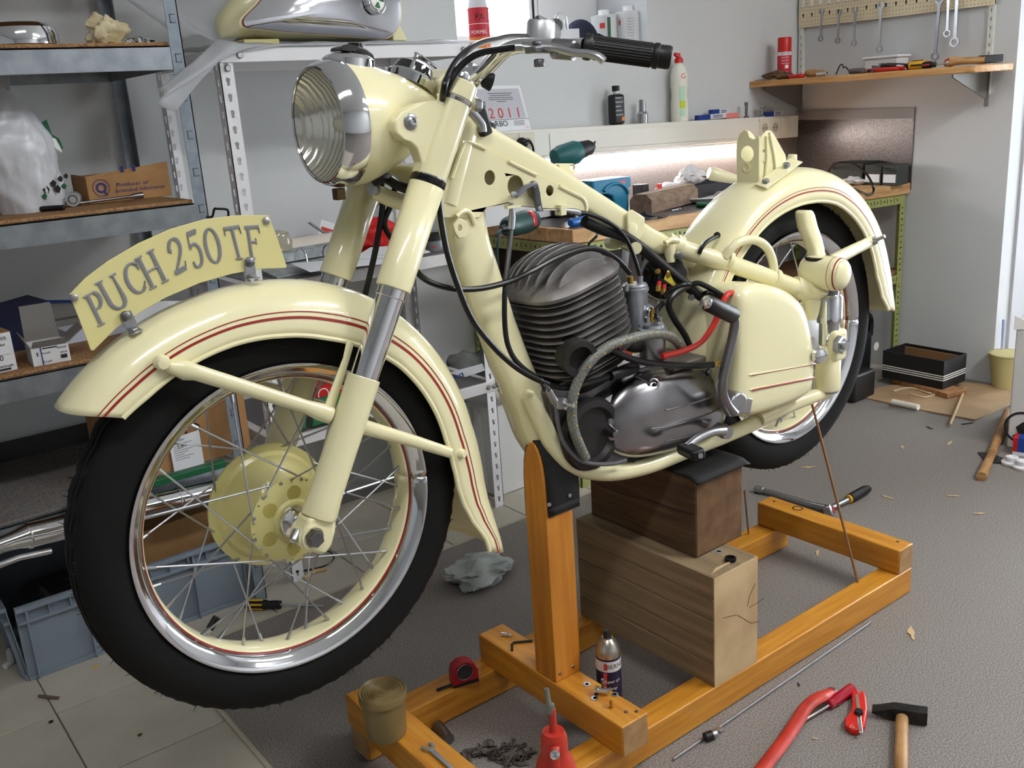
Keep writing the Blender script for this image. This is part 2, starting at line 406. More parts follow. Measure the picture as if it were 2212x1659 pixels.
# ================================================================ SPLASHBACKS, TRUNKING, WORKBENCH
def zb(x): return 0.883-0.0245*(x-1.98)             # the bench top sags a little to the right
def BT(px, py, lift=0.0):
    d = ray(px, py); t = (0.883+0.0245*1.98+lift-CAMH)/(d.z+0.0245*d.x); return EYE+d*t
def zt(x): return 1.182-0.0255*(x-2.25)             # top edge of the trunking
b = MB(); b.hexa([V((1.99, YB-0.006, zb(1.99)-0.02)), V((XR, YB-0.006, zb(XR)-0.02)), V((XR, YB, zb(XR)-0.02)), V((1.99, YB, zb(1.99)-0.02)), V((1.99, YB-0.006, zt(1.99))), V((XR, YB-0.006, zt(XR))), V((XR, YB, zt(XR))), V((1.99, YB, zt(1.99)))])
tag(b.build('splashback', [SPLASH]), 'speckled splashback on the back wall lit by the bench lamp', 'splashback')
t = thing('splashback', 'grey metallic splashback on the side wall at the bench end', 'splashback', (XR, 2.58, zb(XR)))
MB().hexa([V((XR-0.006, 2.286, zb(XR)-0.03)), V((XR, 2.286, zb(XR)-0.03)), V((XR, YB-0.007, zb(XR)-0.03)), V((XR-0.006, YB-0.007, zb(XR)-0.03)), V((XR-0.006, 2.286, 1.105)), V((XR, 2.286, 1.105)), V((XR, YB-0.007, 1.115)), V((XR-0.006, YB-0.007, 1.115))]).build('panel', [mat('brushed_grey_panel', (118, 112, 110), 0.3, 0.55, col2=(88, 82, 80), scale=220, detail=2)], t)
MB().hexa([V((XR-0.009, 2.286, 1.105)), V((XR, 2.286, 1.105)), V((XR, YB-0.007, 1.115)), V((XR-0.009, YB-0.007, 1.115)), V((XR-0.009, 2.286, 1.15)), V((XR, 2.286, 1.15)), V((XR, YB-0.007, 1.158)), V((XR-0.009, YB-0.007, 1.158))]).build('top_strip', [mat('grey_strip', (150, 146, 144), 0.45)], t)
# cable trunking with sockets
def trq(x0, x1, y0, y1, f0, f1, m, mi=0):     # slab following the trunking slope; f0, f1 = fractions of its height
    h = 0.098
    m.hexa([V((x, y, zt(x)-h+f*h)) for f in (f0, f1) for x, y in ((x0, y0), (x1, y0), (x1, y1), (x0, y1))], mi)
    return m
t = thing('cable_trunking', 'cream white cable trunking with sockets along the back wall', 'cable trunking', (2.98, 2.84, 1.05))
trq(1.98, 3.868, 2.80, YB-0.007, 0, 1, MB()).build('channel', [TRUNKM], t, bevel=0.003)
trq(2.36, 3.68, 2.796, 2.8, 0.16, 0.84, MB()).build('cover', [TRUNKM], t, bevel=0.001)
for px0, n in ((1085, 2), (1640, 3)):
    x0 = PY(px0, 300 if n == 2 else 270, 2.795).x
    for k in range(n):
        f = trq(x0+0.075*k, x0+0.075*k+0.073, 2.792, 2.80, 0.1, 0.92, MB()).build('socket', [SOCKETM], t, bevel=0.0015)
        c = V((x0+0.075*k+0.0365, 2.7918, zt(x0+0.075*k)-0.049))
        if n == 2 or k < 2: MB().lathe([(0.021, 0), (0.021, 0.0012), (0.018, 0.0012), (0.017, 0.0002), (0.0, 0.0002)], c, -Y, 20).build('recess', [mat('socket_recess', (176, 168, 150), 0.5)], f); m = MB(); m.lathe([(0.0032, 0.0003), (0.0032, 0.0008), (0, 0.0008)], c-X*0.0085, -Y, 8); m.lathe([(0.0032, 0.0003), (0.0032, 0.0008), (0, 0.0008)], c+X*0.0085, -Y, 8); stuff(m.build('pin_holes', [INK], f))
t2 = thing('fluorescent_lamp', 'lit fluorescent tube under the cable trunking over the bench', 'lamp', (3.0, 2.84, 1.03))
b = MB(); b.tube([V((2.32, 2.852, zt(2.32)-0.118)), V((3.62, 2.852, zt(3.62)-0.118))], 0.013, 12); b.build('tube', [LAMP], t2)
b = MB(); trq(2.28, 3.66, 2.835, YB-0.007, -0.12, -0.01, b); b.build('batten', [WHITEPAINT], t2)
# plug and cable
t = thing('power_plug', 'black plug with its cable in the left trunking socket', 'plug', PY(1125, 310, 2.78))
c = PY(1124, 309, 2.7915); MB().lathe([(0.019, 0), (0.02, 0.012), (0.014, 0.03), (0.008, 0.034)], c, -Y, 18).build('body', [BLACKPL], t)
MB().tube(spline([PY(1128, 307, 2.757), PY(1142, 304, 2.755), PY(1151, 318, 2.77), PY(1154, 350, 2.785), PY(1160, 400, 2.79), BT(1168, 440)]), 0.0042, 8).build('cable', [CABLE], t)

# bench: pine top with dark sheet, perforated green angle frame
bench = thing('workbench', 'pine workbench on a green perforated steel frame along the back wall', 'workbench', (2.97, 2.58, 0))
bx0, bx1, by0, by1 = 2.0, XR-0.008, 2.285, YB-0.008
def slab(m, x0, x1, y0, y1, o0, o1, mi=0): return m.hexa([V((x, y, zb(x)+o)) for o in (o0, o1) for x, y in ((x0, y0), (x1, y0), (x1, y1), (x0, y1))], mi)
slab(MB(), bx0, bx1, by0, by1, -0.046, 0).build('worktop', [BENCHWOOD], bench, bevel=0.003)
slab(MB(), bx0+0.02, bx1-0.62, by0+0.012, by1-0.01, 0.0, 0.0015).build('work_mat', [mat('dark_worn_mat', (66, 62, 66), 0.3, col2=(92, 86, 88), scale=12)], bench)
def dexion(m, A, D, L, W, Nn, w=0.036, t=0.003):       # one perforated flange from A along D, width along W
    holes = []; x = 0.03; k = 0
    while x < L-0.03:
        holes.append(circ(x, w/2, 0.0058, 8) if k % 2 == 0 else rrect(x-0.0035, x+0.0035, w/2-0.010, w/2+0.010, 0.003, 2)); x += 0.025; k += 1
    m.prism([(0, 0), (L, 0), (L, w), (0, w)], A, D, W, t, 0, holes)
m = MB(); sl = V((1, 0, -0.0245)).normalized()
dexion(m, V((bx0, by0+0.012, zb(bx0)-0.046-0.040)), sl, bx1-bx0-0.03, Z, None, 0.038); m.build('front_rail', [GREENFRAME], bench)
m = MB(); dexion(m, V((bx0, by0+0.012, zb(bx0)-0.086)), Y, by1-by0-0.03, Z, None, 0.038); m.build('side_rail', [GREENFRAME], bench)
for x, y, sx in ((bx0+0.002, by0+0.014, 1), (bx0+0.002, by1-0.04, 1), (bx1-0.012, by0+0.014, -1), (bx1-0.012, by1-0.04, -1)):
    m = MB(); h = zb(x)-0.05
    if sx > 0: dexion(m, V((x, y, 0)), Z, h, X, None); dexion(m, V((x+0.003, y, 0)), Z, h, Y, None)
    else: dexion(m, V((x-0.038, y, 0)), Z, h, X, None); dexion(m, V((x, y, 0)), Z, h, Y, None)
    m.build('leg', [GREENFRAME], bench)
m = MB(); dexion(m, V((bx0, by0+0.012, 0.40)), X, bx1-bx0-0.02, Z, None, 0.038); m.build('lower_rail', [GREENFRAME], bench)
MB().bx(bx0, bx1-0.01, by0+0.02, by1-0.03, 0.44, 0.458).build('lower_shelf', [mat('brown_board', (150, 110, 76), 0.7, col2=(120, 84, 56), scale=6)], bench)
m = MB(); A = V((bx0+0.01, by1-0.05, 0.12)); Bq = V((bx0+0.01, by0+0.05, 0.72)); D = (Bq-A).normalized(); dexion(m, A, D, (Bq-A).length, X, None, 0.03); m.build('brace', [GREENFRAME], bench)
t = thing('shade_filler', 'dark brown cabinet standing under the workbench', 'cabinet', (2.75, 2.65, 0.459)); MB().bx(2.12, 3.3, 2.50, 2.84, 0.459, 0.80).build('body', [mat('under_bench_shade_brown', (64, 52, 46), 0.7)], t, bevel=0.003)  # dark block added to darken the space under the bench
for k in range(3): MB().bx(2.13+0.39*k, 2.51+0.39*k, 2.488, 2.5, 0.47, 0.79).build('door', [mat('under_bench_shade_brown', (64, 52, 46), 0.7)], t, bevel=0.003)  # these fronts only dress the added dark block

# ================================================================ RIGHT WALL: pegboard, rails, tool shelf
t = thing('pegboard', 'tan perforated tool board with white hooks on the right wall', 'pegboard', (XR-0.02, 2.43, 1.524))
pb0, pb1 = 1.968, YB-0.012
b = MB(); holes = []; y = 0.02
O = V((XR-0.016, pb1, 1.524))
for k in range(int((pb1-pb0)/0.046)):
    for rw in range(3): holes.append(keyhole(0.024+0.046*k, 0.055+0.135*rw, 0.0052))
for k in range(int((pb1-pb0)/0.0153)-1):
    for rw in range(8):
        yy = 0.012+0.0153*k; zz = 0.010+0.0153*rw
        if all(abs(yy-h) > 0.0001 for h in ()): holes.append(circ(yy, zz, 0.0023, 4)) if min(abs(((yy-0.024) % 0.046)), 0.046-abs(((yy-0.024) % 0.046))) > 0.007 or min(abs(zz-0.05), abs(zz-0.185)) > 0.016 else None
b.prism([(0, 0), (pb1-pb0, 0), (pb1-pb0, 0.5), (0, 0.5)], O, -Y, Z, 0.002, 0, holes); b.build('board', [PEGM], t)
MB().bx(XR-0.012, XR-0.001, pb0+0.004, pb1-0.004, 1.53, 2.02).build('gap_shade_sheet', [mat('gap_shade', (52, 46, 40), 0.9)], t)  # dark sheet painting the shade in the gap behind the holes
for k in range(18):
    y = pb1-0.024-0.046*k
    m = MB(); m.bx(XR-0.026, XR-0.018, y-0.006, y+0.006, 1.524+0.09, 1.524+0.117); m.bx(XR-0.036, XR-0.018, y-0.005, y+0.005, 1.524+0.088, 1.524+0.094); m.build('hook', [WHITEPAINT], t, bevel=0.001, seg=1)
def rail(name, label, y, z0, z1):
    m = MB(); h = z1-z0; hs = []
    z = 0.02
    while z < h-0.02: hs.append(rrect(0.0095, 0.0135, z, z+0.014, 0.0015, 1)); z += 0.032
    m.prism([(0, 0), (0.023, 0), (0.023, h), (0, h)], V((XR-0.012, y, z0)), -Y, Z, 0.002, 0, hs); m.bx(XR-0.012, XR, y-0.002, y, z0, z1); m.bx(XR-0.012, XR, y-0.023, y-0.021, z0, z1)
    tag(m.build(name, [mat('rail_white', (214, 216, 208), 0.5)]), label, 'wall rail')
rail('wall_rail', 'white slotted rail in the room corner below the tool board', YB-0.012, 1.20, 1.524)
rail('wall_rail', 'white slotted rail near the door jamb below the tool board', 1.992, 1.19, 1.524)
sh = thing('wall_shelf', 'beech shelf on metal brackets holding pliers, screwdrivers and a hammer', 'shelf', (3.8, 2.35, 1.28))
ZS = 1.302
b = MB(); x0 = 3.615; b.prism([(x0, YB-0.002), (x0, 1.90), (x0+0.02, 1.865), (x0+0.07, 1.848), (3.82, 1.846), (3.92, 1.862), (XR-0.013, 1.9), (XR-0.013, YB-0.002)], V((0, 0, ZS-0.026)), X, Y, 0.026)
b.build('board', [BEECH], sh, bevel=0.004)
for y in (YB-0.03, 1.975):
    m = MB(); m.prism([(0, 0), (0.27, 0), (0.27, -0.012), (0.02, -0.10), (0, -0.10)], V((XR-0.014, y, ZS-0.027)), -X, Z, 0.006); m.bx(XR-0.02, XR-0.012, y-0.008, y+0.008, ZS-0.16, ZS-0.027); m.build('bracket', [mat('grey_bracket', (120, 118, 112), 0.5)], sh, bevel=0.001, seg=1)

def wrench(m, O, U, W, L, wd, t=0.006, mi=0, ring_first=True):      # combination spanner lying in plane (U, W), ring end at O, length along W
    O, U, W = V(O), V(U).normalized(), V(W).normalized()
    r = wd*1.15
    m.prism(circ(0, 0, r, 16), O, U, W, t, mi, [circ(0, 0, r*0.62, 12)])
    m.prism([(-wd*0.45, r*0.85), (wd*0.45, r*0.85), (wd*0.36, L*0.5), (wd*0.5, L-wd*1.2), (-wd*0.5, L-wd*1.2), (-wd*0.36, L*0.5)], O+U.cross(W)*t*0.15, U, W, t*0.7, mi)
    j = wd*1.25; c = L-wd*0.3
    m.prism([(-wd*0.5, c-j*0.9), (wd*0.5, c-j*0.9), (j, c-j*0.2), (j*0.95, c+j*0.75), (j*0.5, c+j*0.95), (j*0.5, c-j*0.05), (0, c-j*0.35), (-j*0.5, c-j*0.05), (-j*0.5, c+j*0.95), (-j*0.95, c+j*0.75), (-j, c-j*0.2)], O, U, W, t, mi)
    return m
WL = [(1776, 24, 1773, 84, 'thinnest'), (1813, 26, 1810, 88, 'second thinnest'), (1848, 20, 1845, 93, 'third'), (1904, 10, 1900, 106, 'medium'), (2031, -2, 2020, 122, 'largest, dark grey'), (2051, -28, 2047, 72, 'short bright'), (2072, -60, 2063, 91, 'long bright')]
lbl = ['smallest hanging spanner, nearest the room corner', 'small hanging spanner, second from the room corner', 'shiny hanging spanner, third from the room corner', 'medium hanging spanner, fourth from the room corner',
       'largest hanging spanner, dull grey with a big ring end', 'short thin spanner hanging beside the largest one', 'long bright spanner hanging nearest the door jamb']
for (xa, ya, xb, yb, _), l in zip(WL, lbl):
    hi = PX(xa, ya, XR-0.036); lo = PX(xb, yb, XR-0.036); L = (hi-lo).length
    m = wrench(MB(), lo, -Y, hi-lo, L, 0.006+L*0.042, 0.006)
    tag(m.build('spanner', [STEEL if 'dull' in l else ZINC], bevel=0.001, seg=1), l, 'spanner', 'spanners hanging from the tool board')

# ---------------------------------------------------------------- small builders for loose things
def away(A, Bp):
    U = V((Bp.x-A.x, Bp.y-A.y, 0)); L = U.length; U = U/L; return U, Z.cross(U), L
def obox(m, A, Bp, depth, h, mi=0):       # box on bottom front edge A -> B, going away from the viewer
    U, D, L = away(A, Bp); A = V(A); z = Z*h
    m.hexa([A, A+U*L, A+U*L+D*depth, A+D*depth, A+z, A+U*L+z, A+U*L+D*depth+z, A+D*depth+z], mi); return m
def open_carton(name, label, cat, A, Bp, depth, h, mats, flaps=(), group=None, wall=0.003):
    U, D, L = away(A, Bp); A = V(A); t = thing(name, label, cat, A+U*L/2+D*depth/2, group)
    m = MB()
    def q(u0, u1, d0, d1, z0, z1, mi=0): m.hexa([A+U*u+D*d+Z*zz for zz in (z0, z1) for u, d in ((u0, d0), (u1, d0), (u1, d1), (u0, d1))], mi)
    q(0, L, 0, wall, 0, h); q(0, L, depth-wall, depth, 0, h); q(0, wall, wall, depth-wall, 0, h); q(L-wall, L, wall, depth-wall, 0, h); q(wall, L-wall, wall, depth-wall, 0, wall, 1)
    m.build('body', mats, t)
    for side, ang, ln in flaps:
        m2 = MB()
        if side == 'f': P0, P1, O_ = A+Z*h, A+U*L+Z*h, -D
        elif side == 'b': P0, P1, O_ = A+D*depth+U*L+Z*h, A+D*depth+Z*h, D
        elif side == 'l': P0, P1, O_ = A+D*depth+Z*h, A+Z*h, -U
        else: P0, P1, O_ = A+U*L+Z*h, A+U*L+D*depth+Z*h, U
        W = O_*cos(ang)+Z*sin(ang); UU = (P1-P0).normalized()
        m2.prism([(0.002, 0), ((P1-P0).length-0.002, 0), ((P1-P0).length-0.006, ln), (0.006, ln)], P0, UU, W, wall*0.8)
        m2.build('flap', [mats[-1]], t)
    return t, A, U, D, L
def spray_can(name, label, C, r, h, body, cap, cap_h, prints=(), cat='spray can', tilt=0):
    t = thing(name, label, cat, C)
    C = V(C)
    hb = h-cap_h
    MB().lathe([(r*0.96, 0), (r, 0.004), (r, hb-0.016), (r*0.97, hb-0.012), (r*0.93, hb), (0, hb)], C, Z, 28).build('can', [body], t)
    MB().lathe([(r*0.97, hb-0.012), (r*0.97, h-0.006), (r*0.9, h), (0, h)], C, Z, 28).build('cap', [cap], t)
    return t, C
def bottle_prof(r, h, neck_r, neck_h, shoulder): return [(r*0.9, 0), (r, 0.006), (r, h-neck_h-shoulder), (r*0.85, h-neck_h-shoulder*0.5), (neck_r*1.2, h-neck_h), (neck_r, h-neck_h+0.002), (neck_r, h), (0, h)]
def crumple(name, c, r, m_, label, cat, seed=1, n=40, freq=9, amp=0.35, squash=0.6):
    rnd = random.Random(seed)
    bm = bmesh.new(); bmesh.ops.create_icosphere(bm, subdivisions=4, radius=1)
    from mathutils import noise
    off = V((rnd.random()*50, rnd.random()*50, rnd.random()*50))
    me = bpy.data.meshes.new(name)
    lo = 9
    for v in bm.verts:
        p = v.co.copy(); q = 1+amp*(noise.noise(p*1.6+off)*1.2+abs(noise.noise(p*freq*0.5+off))*0.7-0.25*abs(noise.noise(p*freq+off)))
        v.co = V((p.x*r[0]*q, p.y*r[1]*q, max(p.z, -squash)*r[2]*q))
        lo = min(lo, v.co.z)
    for v in bm.verts: v.co.z -= lo
    bm.to_mesh(me); bm.free(); me.materials.append(m_)
    me.polygons.foreach_set('use_smooth', [True]*len(me.polygons)); me.set_sharp_from_angle(angle=radians(50))
    o = bpy.data.objects.new(name, me); COL.objects.link(o); o.location = V(c); WLOC[o] = V(c)
    return tag(o, label, cat)
def sheet(name, corners, nu, nv, fn, m_, label, cat, thick=0.0006):   # rippled sheet between 4 corners (a,b,c,d loop)
    a, b_, c, d = (V(p) for p in corners); rows = []
    for j in range(nv+1):
        v = j/nv; rows.append([(a*(1-u)+b_*u)*(1-v)+(d*(1-u)+c*u)*v+fn(u, v) for u in [i/nu for i in range(nu+1)]])
    o = MB().grid(rows, False, False).build(name, [m_], solid=thick, angle=60)
    return tag(o, label, cat) if label else o

# ================================================================ WINDOW SILL
zs = nz0+0.003
def can2(name, label, px, w, top, bot, Yp, stripe):
    c = PY(px, bot, Yp); c.z = zs; r = abs(PY(px+w/2, bot, Yp).x-PY(px-w/2, bot, Yp).x)/2*0.82; h = PY(px, top, Yp).z-zs
    t = thing(name, label, 'can', c); ang = atan2(-c.y, -c.x)
    MB().lathe([(r, 0), (r, 0.003), (r*0.985, 0.006), (r*0.985, h*0.8), (r, h*0.82), (r, h*0.84), (r*0.9, h*0.86), (0, h*0.86)], c, Z, 28).build('body', [WHITEBOX], t)
    MB().lathe([(r*0.42, h*0.86), (r*0.42, h), (0, h)], c, Z, 18).build('cap', [WINDOWWHITE], t)
    m = MB()
    if stripe:
        fn = on_cyl(c, r*1.003, ang)
        m.grid([[fn(u, v) for u in [r*(0.28+0.05*k) for k in range(6)]] for v in (0.01, h*0.78)], False, False, 0)
        m.grid([[fn(u, v) for u in [r*(-0.32+0.08*k) for k in range(6)]] for v in (h*0.5, h*0.64)], False, False, 1)
    else:
        fn = on_cyl(c, r*1.003, ang)
        for k in range(9): m.grid([[fn(u, v) for u in [r*(-0.05+0.1*q) for q in range(6)]] for v in (h*(0.1+0.07*k), h*(0.112+0.07*k))], False, False, 2)
        m.grid([[fn(u, v) for u in [r*(-0.75+0.05*q) for q in range(4)]] for v in (h*0.52, h*0.64)], False, False, 1)
    stuff(m.build('label', [GREENPL, REDINK, mat('grey_print', (150, 150, 154), 0.7)], t))
can2('paint_can', 'white can with a green stripe and red hazard square on the window sill', 1306, 50, 22, 95, 3.03, True)
can2('paint_can', 'white can with rows of small print, at the sill end', 1358, 50, 13, 98, 2.98, False)
# red tin at the left of the window
c = PY(1036, 80, 2.93); c.z = zs; r = 0.038; h = PY(1036, 22, 2.93).z-zs
t = thing('tin', 'red and orange paint tin standing in the window', 'tin', c); ang = atan2(-c.y, -c.x)
MB().lathe([(r, 0), (r, h*0.3), (0, h*0.3)], c, Z, 28).build('lower_band', [mat('orange_print', (222, 120, 44), 0.4)], t)
MB().lathe([(r, h*0.3), (r, h), (r*1.03, h), (r*1.03, h+0.006), (0, h+0.006)], c, Z, 28).build('can', [mat('crimson_print', (196, 40, 56), 0.4)], t)
m = MB(); fn = on_cyl(c, r*1.004, ang); write(m, 'PA', 0.03, c, X, Z, fn=lambda a, bq: fn(a+0.005, bq+h*0.8), mi=1); write(m, 'FORMEL', 0.017, c, X, Z, fn=lambda a, bq: fn(a, bq+h*0.42), mi=0)
m.grid([[fn(u, v) for u in [r*(-1.2+0.2*q) for q in range(13)]] for v in (h*0.63, h*0.645)], False, False, 0); m.build('lettering', [WHITEINK, INK], t)
MB().lathe([(r*0.9, 0), (r*0.75, 0.05), (r*0.6, 0.07), (0, 0.07)], c+Z*(h+0.006), Z, 18).build('funnel_top', [WHITEBOX], t)
# cap, card, clear holder
c = PY(1262, 92, 2.98); c.z = zs
t = thing('cap', 'dark navy peaked cap lying on the window sill', 'cap', c)
m = MB(); rings = []
for i in range(9):
    a = pi/2*i/8; rings.append([c+X*(0.075*cos(a)*cos(2*pi*k/20)-0.02)+Y*(0.08*cos(a)*sin(2*pi*k/20))+Z*(0.105*sin(a)) for k in range(20)])
m.grid(rings, True, True); m.build('crown', [DARKBLUE], t)
m = MB(); rows = []
for i in range(7):
    u = i/6; rows.append([c+X*(0.045+0.11*u)+Y*(-0.07*sqrt(max(0, 1-(u*0.98)**2))*(q-5)/5)+Z*(0.052-0.034*u-0.02*((q-5)/5)**2) for q in range(11)])
m.grid(rows, False, False); m.build('peak', [DARKBLUE], t, solid=0.004)
A = PY(1213, 95, 2.9); A.z = zs; m = MB(); obox(m, A, A+V((0.075, -0.02, 0)), 0.002, 0.062); tag(m.build('card', [PAPER]), 'plain cream card leaning by the cap on the sill', 'card')
A = PY(1203, 92, 2.93); A.z = zs; t = MB(); t.tube(spline([A, A+Z*0.1, A+V((0.03, 0, 0.118)), A+V((0.045, -0.004, 0.1)), A+V((0.045, -0.01, 0.03)), A+V((0.03, -0.02, 0.012))]), 0.007, 10); tag(t.build('hose', [CLEARPL]), 'clear bent plastic hose standing by the navy cap', 'hose')

# ================================================================ ON THE TRUNKING
def TT(px, py, Yp=2.835): p = PY(px, py, Yp); p.z = zt(p.x)+0.0005; return p
A = TT(1043, 272, 2.822); Bq = TT(1147, 268, 2.822); hh = 0.205
t = thing('calendar', 'desk calendar sheet with red year 2011 leaning on the wall', 'calendar', (A+Bq)/2)
W = V((0, 0.26, 1)).normalized(); U = (Bq-A).normalized(); Lc = (Bq-A).length; Nn = U.cross(W)
A2 = PY(1040, 185, 2.87); hh = (A2.z-A.z)*1.03
MB().prism([(0, 0), (Lc, 0), (Lc*0.96, hh), (-0.01, hh)], A, U, W, -0.002).build('board', [PAPER], t)
MB().prism([(0.012, hh*0.27), (Lc-0.012, hh*0.27), (Lc-0.02, hh*0.93), (0.005, hh*0.93)], A+Nn*0.0004, U, W, 0.0004).build('grey_field', [mat('calendar_grey', (190, 190, 198), 0.7)], t)
m = MB(); write(m, '2 0 1 1', 0.052, A+Nn*0.001+U*(Lc*0.52)+W*(hh*0.38), U, W); m.build('year', [REDINK], t)
m = MB(); write(m, 'RBO', 0.03, A+Nn*0.001+U*(Lc*0.40)+W*(hh*0.155), U, W)
for k, wd in enumerate((0.5, 0.42, 0.5, 0.5, 0.2)): m.prism([(-Lc*wd/2, 0), (Lc*wd/2, 0), (Lc*wd/2, 0.0022), (-Lc*wd/2, 0.0022)], A+Nn*0.001+U*(Lc*0.5)+W*(hh*(0.82-0.045*k)), U, W, 0.0003)
m.prism([(0, 0), (Lc, 0), (Lc, 0.0016), (0, 0.0016)], A+Nn*0.001+W*(hh*0.245), U, W, 0.0003)
for k in range(4): m.prism([(0, 0), (0.05, 0), (0.05, 0.0014), (0, 0.0014)], A+Nn*0.001+U*(Lc*0.66)+W*(hh*(0.2-0.03*k)), U, W, 0.0003)
for k in range(3): m.prism(circ(0.02+0.012*k, 0.018+0.006*(k % 2), 0.011, 10, 0.014), A+Nn*0.0008+U*0.004, U, W, 0.0003)
m.build('lettering', [mat('dark_grey_print', (74, 76, 82), 0.7)], t)
m = MB(); write(m, 'GO', 0.009, A+Nn*0.001+U*(Lc*0.92)+W*(hh*0.055), U, W); m.build('lettering', [REDINK], t)
# black oil bottle, socket, cleaner bottle, boxes, sockets
c = TT(1332, 257); h = PY(1328, 185, c.y).z-c.z
t = thing('oil_bottle', 'small black oil flask with black cap on the trunking', 'bottle', c)
m = MB(); m.bx(c.x-0.03, c.x+0.03, c.y-0.02, c.y+0.02, c.z, c.z+h*0.78); m.build('body', [BLACKPL], t, bevel=0.01)
MB().lathe([(0.011, h*0.76), (0.011, h*0.86)], c, Z, 14).build('neck', [WHITEPAINT], t); MB().lathe([(0.015, 0), (0.015, h*0.14), (0, h*0.14)], c+Z*h*0.86, Z, 14).build('cap', [BLACKPL], t)
m = MB()
for k in range(6): m.bx(c.x-0.022, c.x+0.018-0.006*(k % 3), c.y-0.0206, c.y-0.0201, c.z+0.035+0.016*k, c.z+0.040+0.016*k)
m.build('label', [mat('grey_print', (150, 150, 154), 0.7)], t)
MB().lathe([(0.009, 0), (0, 0.0008)], c+V((0.018, -0.0202, 0.022)), -Y, 14).build('seal', [mat('orange_print', (222, 120, 44), 0.4)], t)
c = TT(1388, 254); h = PY(1388, 215, c.y).z-c.z
t = tag(MB().lathe([(0.022, 0), (0.022, h*0.4), (0.014, h*0.5), (0.014, h), (0.009, h), (0.009, h*0.7), (0, h*0.7)], c, Z, 20).build('socket_insert', [ZINC]), 'bright steel socket wrench insert beside the black flask', 'socket')
c = TT(1394, 253); c.y += 0.02
c = TT(1468, 250); h = PY(1468, 115, c.y).z-c.z; r = 0.036
t = thing('cleaner_bottle', 'tall white cleaner bottle with a red spout', 'bottle', c); ang = atan2(-c.y, -c.x)
MB().lathe([(r*0.95, 0), (r, 0.005), (r, h*0.30), (r*0.9, h*0.36), (r*0.9, h*0.44), (r, h*0.52), (r, h*0.68), (r*0.8, h*0.78), (r*0.42, h*0.84), (r*0.42, h*0.87), (0, h*0.87)], c, Z, 26).build('body', [mat('milky_bottle', (232, 230, 218), 0.35)], t)
m = MB(); m.lathe([(r*0.52, h*0.86), (r*0.48, h*0.92), (r*0.2, h*0.95), (r*0.2, h), (0, h)], c, Z, 16); m.box(c+V((-0.014, -0.004, h*0.965)), (0.03, 0.012, 0.012), Matrix.Rotation(0.5, 3, 'Y')); m.build('spout', [REDPL], t)
fn = on_cyl(c, r*1.004, ang)
m = MB(); m.grid([[fn(u, v) for u in [r*(0.05+0.1*q) for q in range(8)]] for v in (0.02, h*0.52)], False, False, 0); m.build('label', [mat('mint_print', (186, 222, 196), 0.5)], t)
fn2 = on_cyl(c, r*1.008, ang); m = MB(); m.grid([[fn2(u, v) for u in [r*(0.05+0.1*q) for q in range(8)]] for v in (h*0.20, h*0.30)], False, False, 0); m.build('price_patch', [mat('lime_print', (206, 216, 44), 0.5)], t)
m = MB(); write(m, 'G', 0.03, c, X, Z, fn=lambda a, bq: fn2(a+r*0.5, bq+h*0.66)); m.build('lettering', [REDINK], t)
cart = [(1528, 247, 1542, 0.03, BLUEBOX, 'blue and white bulb carton lying lowest on the trunking', 1510), (1556, 240, 0, 0.028, BLUEBOX, 'blue and white bulb carton stacked on top of another', 1538)]
def bulbbox(px0, px1, py, lift, label, Yp, yaw=0.0, colb=BLUEBOX):
    A = TT(px0, py, Yp); Bq = TT(px1, py-2, Yp); A.z += lift; Bq.z = A.z
    t = thing('bulb_carton', label, 'carton', (A+Bq)/2, 'small cartons on the trunking'); U, D, L = away(A, Bq)
    m = MB(); obox(m, A, A+U*L*0.42, 0.022, 0.02); m.build('printed_half', [colb], t)
    m = MB(); obox(m, A+U*L*0.42, Bq, 0.022, 0.02); m.build('white_half', [WHITEBOX], t)
    m = MB(); 
    for k in range(2): m.prism([(0, 0), (L*0.34, 0), (L*0.34, 0.003), (0, 0.003)], A+U*L*0.5-D*0.0004+Z*(0.005+0.007*k), U, Z, 0.0003)
    m.build('lettering', [BLUEINK if colb is BLUEBOX else REDINK], t)
bulbbox(1509, 1570, 249, 0.0, 'blue and white carton lowest in the trunking pile', 2.825)
bulbbox(1539, 1575, 246, 0.0205, 'blue and white carton on top of the trunking pile', 2.828)
bulbbox(1657, 1692, 241, 0.0, 'blue and white carton alone near the corner', 2.83)
A = TT(1571, 246, 2.82); Bq = TT(1597, 244, 2.82); tag(obox(MB(), A, Bq, 0.03, 0.022).build('eraser', [mat('salmon_rubber', (226, 132, 122), 0.7)], bevel=0.004), 'salmon pink block beside the blue cartons', 'block')
c = TT(1612, 243); tag(MB().lathe([(0.012, 0), (0.012, 0.006), (0.006, 0.008), (0.006, 0.05), (0.008, 0.052), (0.008, 0.066), (0, 0.066)], c, Z, 12).build('bolt', [STEEL]), 'upright dark bolt standing on the trunking', 'bolt')
c = TT(1646, 241); tag(MB().lathe([(0.016, 0), (0.016, 0.005), (0.006, 0.01), (0.006, 0.036), (0.016, 0.041), (0.016, 0.046), (0, 0.046)], c, Z, 14).build('spool', [ZINC]), 'steel spool shaped bush standing on the trunking', 'bush')

# ================================================================ ON THE BENCH
# white box at the left end
A = BT(1050, 492); Bq = BT(1196, 470)
tag(obox(MB(), A, A+V((0.34, 0.03, 0)), 0.10, 0.115).build('white_carton', [WHITEBOX], bevel=0.002), 'white carton at the left end of the workbench', 'carton')
